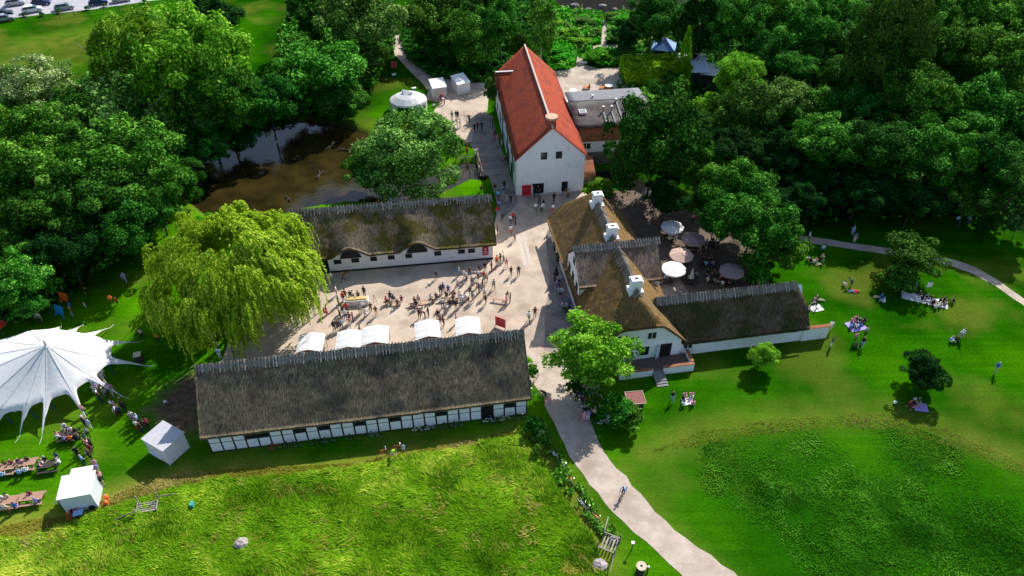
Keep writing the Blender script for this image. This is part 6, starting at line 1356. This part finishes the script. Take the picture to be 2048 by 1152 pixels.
# big star shaped stretch tent
def bigtent():
    PK=G(92,690,6.6); t=empty('festival_tent',(PK.x,PK.y,0),0,'huge white star shaped stretch tent at the left edge of the lawn','tent')
    arms=[(298,733),(279,685),(223,655),(167,650),(123,653),(60,668),(-30,690),(-140,740),(-200,830),(-90,885),(-20,880),(38,877),(83,880),(176,842),(248,795)]
    lifts=[(213,709),(208,679),(165,668),(130,664),(98,661),(40,672),(-20,695),(-100,740),(-140,800),(-70,815),(-8,812),(34,802),(80,792),(139,777),(183,745)]
    A=[]
    for (x,y),(lx,ly) in zip(arms,lifts):
        g=G(x,y,0)-Vector((PK.x,PK.y,0)); l=G(lx,ly,2.7)-Vector((PK.x,PK.y,0)); A.append((math.atan2(g.y,g.x),g.xy.length,l.xy.length))
    A.sort(); n=len(A); sub=22; V=[];Fc=[]; TH=[];
    for i in range(n):
        a0,r0,l0=A[i];a1,r1,l1=A[(i+1)%n]; 
        if i==n-1: a1+=2*math.pi
        for k in range(sub):
            u=k/sub; a=a0+(a1-a0)*u; lift=l0*(1-u)+l1*u
            e0=math.exp(-u*15);e1=math.exp(-(1-u)*15); dip=1.03
            rb=lift*dip+(r0-lift*dip)*e0+(r1-lift*dip)*e1; near=max(e0,e1); TH.append((a,rb,lift,near,(r0 if u<.5 else r1)))
    m=len(TH); NR=18; 
    for i,(a,rb,lift,near,rt) in enumerate(TH):
        for j in range(1,NR+1):
            s=j/NR; r_=rb*s
            q=r_/lift
            if q<=1: z=2.75+(3.85)*(1-q)**1.12 - .07*math.sin(math.pi*min(1,q))*(1-near)
            else: z=2.75*max(0,1-(r_-lift)/max(.1,rt-lift))
            if near<.5: z=z if q<.8 else z+ (.0)
            # scalloped free edge dips a little into a valance
            if s>.93 and near<.35: z-=.25*(s-.93)/.07
            V.append((r_*math.cos(a),r_*math.sin(a),max(z,.03)))
    V.append((0,0,6.75)); top=len(V)-1
    for i in range(m):
        k=(i+1)%m
        for j in range(NR-1): Fc.append((i*NR+j,i*NR+j+1,k*NR+j+1,k*NR+j))
        Fc.append((top,i*NR,k*NR))
    b=MB(); b.add(V,Fc); b.obj('canopy',M_canvas,t,smooth=True)
    s=MB()
    for i in range(0,m,sub):
        s.tube([Vector(V[i*NR+j])+Vector((0,0,.03)) for j in range(0,NR,2)],.018,4)
    s.obj('seam',mat('seam_grey',(.62,.64,.68),rough=.7),t)
    MB().tube([(0,0,0),(0,0,7.3)],.08,8).obj('mast',M_metal,t)
    for a,r0,l0 in A:
        lx,ly=l0*math.cos(a),l0*math.sin(a); MB().tube([(lx*.97,ly*.97,0),(lx,ly,2.72)],.04,6).obj('pole',mat('royal_blue',(.01,.02,.45),rough=.4),t)
        ex,ey=(r0+.6)*math.cos(a),(r0+.6)*math.sin(a); MB().tube([(r0*.96*math.cos(a),r0*.96*math.sin(a),.18),(ex,ey,0)],.02,4).obj('guy_rope',M_paint,t)
bigtent()
for i,(x,y) in enumerate(((188,778),(192,786),(196,775))):
    chairs(x,y,'white','white folding chair inside the tent arch, %s of three'%('left','middle','right')[i],.5*i)
# ================================================================ BOARDS AND GAMES
def gameboard(x,y,rz,m,lb,lean):
    c=G(x,y); t=empty('game_board',(c.x,c.y,.02),rz,lb,'game board'); M=Matrix.Rotation(lean,4,'X')
    b=MB(); w,h=1.35,1.2
    # grid of slats leaves round-ish holes
    for i in range(8): q=-w/2+i*w/7; b.box(q-.035,0,.35,q+.035,.06,.35+h,M=M)
    for j in range(7): q=.35+j*h/6; b.box(-w/2,.01,q-.035,w/2,.05,q+.035,M=M)
    b.obj('panel',m,t); 
    for s in(-1,1): MB().box(s*w/2-.04,-.2,0,s*w/2+.04,.2,.06).obj('foot',m,t); MB().box(s*w/2-.03,.0,.12,s*w/2+.03,.06,.4).obj('leg',m,t)
gameboard(129,607,R(-20),mat('game_orange',(.85,.16,.02),rough=.4),'large orange garden game board with holes, the upper one',R(-14)); gameboard(120,633,R(-22),mat('game_blue',(.02,.28,.75),rough=.4),'large blue garden game board with holes, the lower one',R(-14))
def banner(x,y,rz,w,h,lb,legs=True):
    c=G(x,y); t=empty('banner_sign',(c.x,c.y,.02),rz,lb,'sign'); MB().box(-w/2,-.03,.25,w/2,.03,.25+h).obj('board',mat('coral_board',(.75,.10,.09),rough=.55),t)
    b=MB(); b.box(-w/2-.06,-.05,0,-w/2,.05,.3+h); b.box(w/2,-.05,0,w/2+.06,.05,.3+h); b.obj('frame',M_metal,t)
    b=MB(); lines(b,-w*.38,w*.38,.25+h*.68,.25+h*.92,2,-.032,0,1); lines(b,-w*.4,w*.4,.25+h*.08,.25+h*.4,3,-.032,0,3); b.obj('lettering',M_ink,t)
    b=MB(); lines(b,-w*.42,w*.42,.25+h*.46,.25+h*.62,2,-.033,0,7); b.obj('title_band',M_purple,t)
banner(1001,656,R(-28),1.35,1.5,'freestanding coral red banner in the courtyard right of the stalls'); banner(789,138,R(10),.95,1.3,'freestanding red banner on the lawn beside the upper path')
# A-board by mill side wall, planters
c=G(1003,290); t=empty('sandwich_board',(c.x,c.y,.04),R(100),'small white sandwich board leaning at the mill side wall','sign'); MB().box(-.35,-.04,0,.35,0,.95).obj('panel',M_paint,t); MB().ball((0,-.05,.5),.1,1,.2,1).obj('emblem',M_dark,t)
for x,y,lb in ((1112,500,'leafy dark planter tub at the upper farmhouse wall'),(1118,522,'second dark planter tub along the farmhouse wall')):
    c=G(x,y); t=empty('planter',(c.x,c.y,.03),0,lb,'planter'); MB().disc((0,0,0),.35,.5,12,r2=.45).obj('pot',M_dwood,t); o=link('foliage',proto('bush','olive'),t,(0,0,.85)); o.scale=(.6,.6,.55)
# picnic blankets
def blanket(x,y,w,h,rz,m,lb):
    c=G(x,y); b=MB(); n=6; vs=[(-w/2+w*i/n,-h/2+h*j/n,.03+.03*abs(N3(i*.9,j*.9,x))) for i in range(n+1) for j in range(n+1)]; b.add(vs,[(i*(n+1)+j,(i+1)*(n+1)+j,(i+1)*(n+1)+j+1,i*(n+1)+j+1) for i in range(n) for j in range(n)]); o=b.obj('picnic_blanket',m,None,(c.x,c.y,.02),rz); tag(o,lb,'blanket')
blanket(1548+1230/4.096,380+900/4.096,5.6,1.7,R(-22),CL['white'],'long white picnic blanket on the right lawn'); blanket(1548+1200/4.096,600+880/4.096,1.5,1.3,R(-10),CL['purple'],'lilac picnic blanket below the round dark tree'); blanket(1548+345/4.096,380+970/4.096,1.6,1.2,.3,CL['white'],'small white blanket beside the wing roof end')
blanket(1375,803,1.3,1.,.2,CL['white'],'small white blanket before the entrance steps'); blanket(1548+670/4.096,380+1115/4.096,2.2,1.8,.3,CL['purple'],'lilac blanket under the dense circle of people')
def bag(x,y,col,lb):
    c=G(x,y); t=empty('bag',(c.x,c.y,.03),.4,lb,'bag'); MB().ball((0,0,.18),.25,1.1,.7,.8,8,jit=.08).obj('body',CL[col],t); MB().tube([(-.12,0,.32),(0,0,.5),(.12,0,.32)],.02,5).obj('handle',CL['black'],t)
bag(1767,605,'white','pale bag under the small spreading lawn tree'); bag(1367,798,'black','dark bag on the small white blanket'); bag(1789,807,'white','white bag left of the lilac blanket below the dark tree')
# railings at the bridge
def railing(x0,y0,x1,y1,lb,nr=3,h=1.1):
    a=G(x0,y0);b_=G(x1,y1); L=(b_-a).length; t=empty('railing',a,head(b_-a),lb,'railing'); k=max(2,int(L/1.6))
    for i in range(k+1): MB().box(L*i/k-.06,-.06,-.5,L*i/k+.06,.06,h).obj('post',M_wood,t)
    for j in range(nr): z=h*(j+1)/nr-.08; MB().box(0,-.09,z-.05,L,-.06,z+.05).obj('rail',M_wood,t)
railing(912,322,952,318,'pale timber railing on the far side of the stream'); railing(940,350,960,348,'short pale timber railing on the near side of the stream'); railing(955,308,966,352,'railing along the left edge of the plank bridge')
# plank bridge (deck of the lane over the stream)
a=G(961,352);b_=G(1020,347);c_=G(1011,312);d_=G(953,316); pb=empty('plank_bridge',(0,0,0),0,'grey plank deck carrying the lane across the mill stream','bridge')
for i in range(13):
    u0,u1=i/13,(i+.93)/13; p=[a.lerp(d_,u0),b_.lerp(c_,u0),b_.lerp(c_,u1),a.lerp(d_,u1)]; b=MB(); vs=[(q.x,q.y,-.12) for q in p]+[(q.x,q.y,.06) for q in p]; b.add(vs,[(3,2,1,0),(4,5,6,7),(0,1,5,4),(1,2,6,5),(2,3,7,6),(3,0,4,7)]); b.obj('plank',mat('bridge_plank',(.20,.17,.15),(.30,.27,.24),scale=2,objvar=.2,stretch=(.4,4,1)),pb)
# wooden stiles and roadside objects
def stile(x,y,rz,lb,w=1.8,d=1.3):
    c=G(x,y); t=empty('stile',(c.x,c.y,0),rz,lb,'stile'); 
    for i in range(5): MB().box(-w/2,-d/2+i*d/5,.5-.02*i,w/2,-d/2+i*d/5+.14,.56-.02*i).obj('slat',M_dwood if 0 else M_wood,t)
    for sx in(-1,1): MB().box(sx*(w/2+.06)-.05,-d/2-.1,0,sx*(w/2+.06)+.05,-d/2,1.3).obj('post',M_wood,t); MB().box(sx*(w/2+.06)-.05,d/2,0,sx*(w/2+.06)+.05,d/2+.1,1.5).obj('post',M_wood,t); MB().box(sx*(w/2+.06)-.04,-d/2,.6,sx*(w/2+.06)+.04,d/2,.7).obj('side_rail',M_wood,t)
    MB().tube([(-w/2-.1,-d/2,.9),(-w/2-2,-d/2-.3,.55)],.05,5).obj('handrail',M_wood,t); MB().tube([(w/2+.1,d/2,.9),(w/2+1.8,d/2+.2,.6)],.05,5).obj('handrail',M_wood,t)
stile(298,1018,R(12),'wooden slatted stile at the meadow edge lower left'); stile(1217,1092,R(65),'wooden slatted stile beside the gravel road at the bottom',1.6,1.6)
def pile(x,y,lb,s=.6):
    c=G(x,y); o=MB().ball((0,0,s*.35),s,1.1,.9,.62,9,jit=.14).obj('boulder',mat('boulder',(.30,.25,.24),(.46,.40,.39),scale=4,rough=.9,bump=.5),None,(c.x,c.y,0)); tag(o,lb,'boulder')
pile(486,1090,'pale pink grey boulder alone in the tall meadow grass',.75); pile(1199,1132,'pale stone slab at the foot of the roadside stile',.7); pile(1229,1082,'pale flat stone at the upper end of the roadside stile',.5)
c=G(378,1018); t=empty('water_trough',(c.x,c.y,0),.1,'black plastic trough with teal box at the meadow edge','trough'); MB().box(-.7,-.3,0,.5,.3,.4).obj('trough',CL['black'],t); MB().box(.3,-.2,.4,.6,.3,.9).obj('lid_box',mat('teal_box',(.05,.35,.33),rough=.5),t)
c=G(393,1025); t=empty('tyre',(c.x,c.y,0),0,'dark round basin in the grass right of the black trough','basin'); MB().tube([(.45*math.cos(6.2832*i/16),.45*math.sin(6.2832*i/16),.15) for i in range(17)],.12,6,cap=False).obj('rim',M_dwood,t); t.name='basin'; MB().disc((0,0,.02),.4,.04,14).obj('bottom',CL['grey'],t)
c=G(1280,1145); t=empty('litter_bin',(c.x,c.y,0),0,'round roadside bin with pale ring top at the bottom edge','bin'); MB().disc((0,0,0),.42,1.15,16).obj('body',M_dwood,t); MB().disc((0,0,1.15),.48,.08,18).obj('lid',CL['beige'],t); MB().disc((0,0,1.231),.12,.01,10).obj('hole',M_dark,t)
c=G(1294,1146); t=empty('marker_post',(c.x,c.y,0),0,'short maroon marker post with white cap beside the roadside bin','post'); MB().box(-.07,-.07,0,.07,.07,1.1).obj('post',CL['maroon'],t); MB().ball((0,0,1.15),.13,1,1,.6).obj('cap',M_paint,t)
c=G(1263,1100); t=empty('path_light',(c.x,c.y,0),0,'thin post with white cap on the verge above the roadside bin','post'); MB().tube([(0,0,0),(0,0,1.3)],.05,6).obj('post',M_dwood,t); MB().disc((0,0,1.3),.17,.08,10).obj('cap',M_paint,t)
# gravel bonfire pile, garden heap
c=G(1122,150); o=MB()
for i in range(40): a=random.uniform(0,6.28); o.tube([(random.uniform(-1.6,1.6),random.uniform(-.9,.9),.1+random.uniform(0,.5)),(random.uniform(-2,2),random.uniform(-1.1,1.1),.1+random.uniform(0,.8))],.06,4)
tag(o.obj('branch_heap',M_palebark,None,(c.x,c.y,0)),'heap of grey cut branches at the edge of the garden gravel','branch heap')
c=G(1290,72); t=tag(MB().ball((0,0,.25),.7,1.5,.7,.5,8,jit=.1).obj('canoe',CL['orange'],None,(c.x,c.y,0)),'orange cover lying in the dark wood above the blue roof','cover'); t.name='orange_cover'
for x,y,lb in ((1168,126,'pale cloche cover in the lower garden bed'),(1186,40,'pale garden cold frame at the top left bed'),(788,150,'small white stone on the lawn below the red banner') ,(828,178,'white flat stone on the lawn above the round marquee')):
    c=G(x,y); t=empty('cold_frame' if 'frame' in lb or 'cloche' in lb else 'seat_cushion',(c.x,c.y,0),.2,lb,'cold frame' if 'frame' in lb or 'cloche' in lb else 'stone'); MB().box(-.6,-.3,0,.6,.3,.35).obj('body',M_paint,t)
    if 'stone' in lb: t.name='flat_stone'; t.scale=(.7,.8,.8)
# hives / pale objects right of sheds
for i,(x,y) in enumerate(((1385,214),(1392,217),(1408,216),(1398,242))):
    c=G(x,y); t=empty('beehive',(c.x,c.y,0),.1*i,'white wooden beehive in the clearing right of the chestnut, number %s'%('one','two','three','four')[i],'beehive','beehives in the clearing'); MB().box(-.3,-.3,.2,.3,.3,.9).obj('body',M_paint,t); MB().box(-.36,-.36,.9,.36,.36,1.0).obj('lid',M_metal,t); MB().box(-.28,-.28,0,.28,.28,.2).obj('stand',M_dwood,t)
# torch like orange flower balloon
c=G(227,612); t=empty('balloon',(c.x,c.y,.0),0,'orange balloon on a stick on the left lawn','balloon'); MB().tube([(0,0,0),(0,0,1.2)],.02,4).obj('stick',M_wood,t); MB().ball((0,0,1.45),.28,1,1,1.2,10).obj('ball',CL['orange'],t)
c=G(10,672); t=empty('canopy_umbrella',(c.x,c.y,0),0,'red umbrella at the left edge above the big tent','umbrella'); MB().disc((0,0,1.9),.9,.35,10,r2=.05).obj('canopy',mat('umbrella_red',(.75,.04,.02),rough=.6),t); MB().tube([(0,0,0),(0,0,1.95)],.03,5).obj('pole',M_metal,t); t.name='umbrella'
c=G(280,722); t=empty('waste_bin',(c.x,c.y,0),.3,'dark waste bin at the end of the tent arm by the willow','bin'); MB().box(-.4,-.4,0,.4,.4,1.1).obj('body',M_dwood,t); MB().box(-.43,-.43,1.1,.43,.43,1.18).obj('lid',CL['beige'],t)
c=G(300,888); t=empty('rope_coil',(c.x,c.y,0),0,'pale coiled hose lying left of the grey kiosk','hose'); MB().tube([(.3*math.cos(6.2832*i/14),.3*math.sin(6.2832*i/14),.08) for i in range(15)],.07,6,cap=False).obj('coil',CL['beige'],t); t.name='hose_coil'
# ================================================================ CARS AND FENCE
def make_car():
    t=empty('parked_car'); b=MB()
    # side profile extruded: lower body
    prof=[(-2.1,.35),(-2.15,.75),(-1.95,.95),(-.95,1.02),(1.05,1.02),(1.95,.85),(2.15,.70),(2.15,.35)]
    w=.88; vs=[(x,-w,z) for x,z in prof]+[(x,w,z) for x,z in prof]; n=len(prof); b.add(vs,[tuple(range(n)),tuple(range(2*n-1,n-1,-1))]+[((i+1)%n,i,i+n,(i+1)%n+n) for i in range(n)])
    cab=[(-1.85,1.0),(-1.55,1.45),(-.2,1.52),(.45,1.46),(1.15,1.0)]; w2=.86;w3=.70; vs=[(x,-(w2 if z<1.1 else w3),z) for x,z in cab]+[(x,(w2 if z<1.1 else w3),z) for x,z in cab]; n=5
    b2=MB(); b2.add(vs,[tuple(range(n)),tuple(range(2*n-1,n-1,-1))]+[(i+1,i,i+n,i+1+n) for i in range(n-1)]+[(0,4,9,5)])
    b.obj('body',CL['white'],t,smooth=False); b2.obj('windows',M_glass,t)
    r=MB(); r.box(-1.58,-.70,1.46,.42,.70,1.54); r.box(-.65,-.80,1.0,-.57,-.71,1.5); r.box(-.65,.71,1.0,-.57,.80,1.5); r.box(-1.6,-.78,1.02,-1.5,.78,1.2); r.obj('roof',CL['white'],t)
    for x in(-1.3,1.35):
        for s in(-1,1):
            q=MB(); q.tube([(x,s*.74,.33),(x,s*.92,.33)],.33,14); wq=q.obj('wheel',M_black,t); q=MB(); q.tube([(x,s*.92,.33),(x,s*.94,.33)],.19,10); q.obj('rim',M_steel,wq)
    for s in(-1,1): MB().box(2.08,s*.55-.18,.62,2.17,s*.55+.18,.76).obj('headlight',M_paint,t); MB().box(-2.17,s*.6-.14,.68,-2.10,s*.6+.14,.88).obj('tail_light',M_red,t)
    return t
CAR=make_car()
for i,(x,y,a,col,lb) in enumerate(((66,24,28,'white','white hatchback car nearest the fence in the car park'),(130,19,26,'grey','silver grey suv on the right of the white hatchback'),(8,32,24,'black','black car cut by the left edge of the car park'),(32,10,22,'grey','silver estate car in the second row of the car park'),(84,9,15,'navy','dark blue car behind the white hatchback'),(198,9,24,'navy','dark blue van like car in the middle of the car park'),(244,3,26,'grey','grey car at the right end of the car park'),(10,42,26,'grey','grey car at the left edge partly below the black car'))):
    c=G(x,y); t=CAR if i==0 else clone(CAR); t.location=(c.x,c.y,.02); t.rotation_euler=(0,0,R(a)); t['label']=lb; t['category']='car'; t['group']='cars in the car park beyond the field'
    mm={'white':mat('car_white',(.75,.75,.76),rough=.25),'grey':mat('car_grey',(.40,.42,.45),rough=.25,metal=.3),'black':mat('car_black',(.02,.03,.04),rough=.2),'navy':mat('car_navy',(.015,.03,.12),rough=.2)}[col]
    for ch in t.children:
        if ch.name.split('.')[0] in('body','roof'): ch.material_slots[0].link='OBJECT'; ch.material_slots[0].material=mm
ff=[G(-10,50),G(120,36),G(240,24),G(360,8),G(440,-8)]
fe=empty('field_fence',ff[0],0,'low wire fence with thin posts between car park and far field','fence')
for a,b_ in zip(ff,ff[1:]):
    k=max(2,int((b_-a).length/3.))
    for i in range(k): p=a.lerp(b_,i/k)-ff[0]; MB().box(p.x-.06,p.y-.06,0,p.x+.06,p.y+.06,1.25).obj('post',M_dwood,fe)
    for z in(.5,.85,1.15): MB().tube([a-ff[0]+Vector((0,0,z)),b_-ff[0]+Vector((0,0,z))],.02,4).obj('wire',M_dwood,fe)
for i,(x,y) in enumerate(((6,40),(50,33),(85,32),(118,27),(175,20),(210,14),(290,6))):
    c=G(x,y); t=empty('verge_shrub',(c.x,c.y,0),0,'small shrub on the verge below the car park, %s from left'%ordn(i),'shrub','small shrubs along the car park verge'); o=link('foliage',proto('bush','olive' if i%2 else 'grey'),t,(0,0,.4)); o.scale=(.8,.7,.45)
# ================================================================ CAMERA AND LIGHT
cd=bpy.data.cameras.new('camera'); cam=bpy.data.objects.new('camera',cd); COL.objects.link(cam); sc.camera=cam
cam.location=(0,0,CH); cam.rotation_euler=(math.pi/2-PI_,0,0); cd.lens=36*F/2048; cd.sensor_width=36; cd.clip_end=1500; cd.clip_start=1
SAZ=R(58.5); SEL=R(41)   # direction towards the sun (measured from +X) and its height
w=bpy.data.worlds.new('World'); sc.world=w; w.use_nodes=True; nt=w.node_tree; bg=nt.nodes['Background']; sky=nt.nodes.new('ShaderNodeTexSky'); sky.sky_type='NISHITA'; sky.sun_disc=False
sky.sun_elevation=SEL; sky.sun_rotation=math.pi/2-SAZ; nt.links.new(sky.outputs[0],bg.inputs[0]); bg.inputs[1].default_value=.125
sd=bpy.data.lights.new('sun','SUN'); sd.energy=5; sd.angle=R(.5); sd.color=(1,.95,.87); so=bpy.data.objects.new('sun',sd); COL.objects.link(so)
d=Vector((math.cos(SAZ)*math.cos(SEL),math.sin(SAZ)*math.cos(SEL),math.sin(SEL))); so.rotation_euler=d.to_track_quat('Z','Y').to_euler(); so.location=(60,60,90)
sc.view_settings.view_transform='Standard'; sc.view_settings.look='None'; sc.view_settings.exposure=.4; sc.view_settings.gamma=1
sc.render.engine='CYCLES'
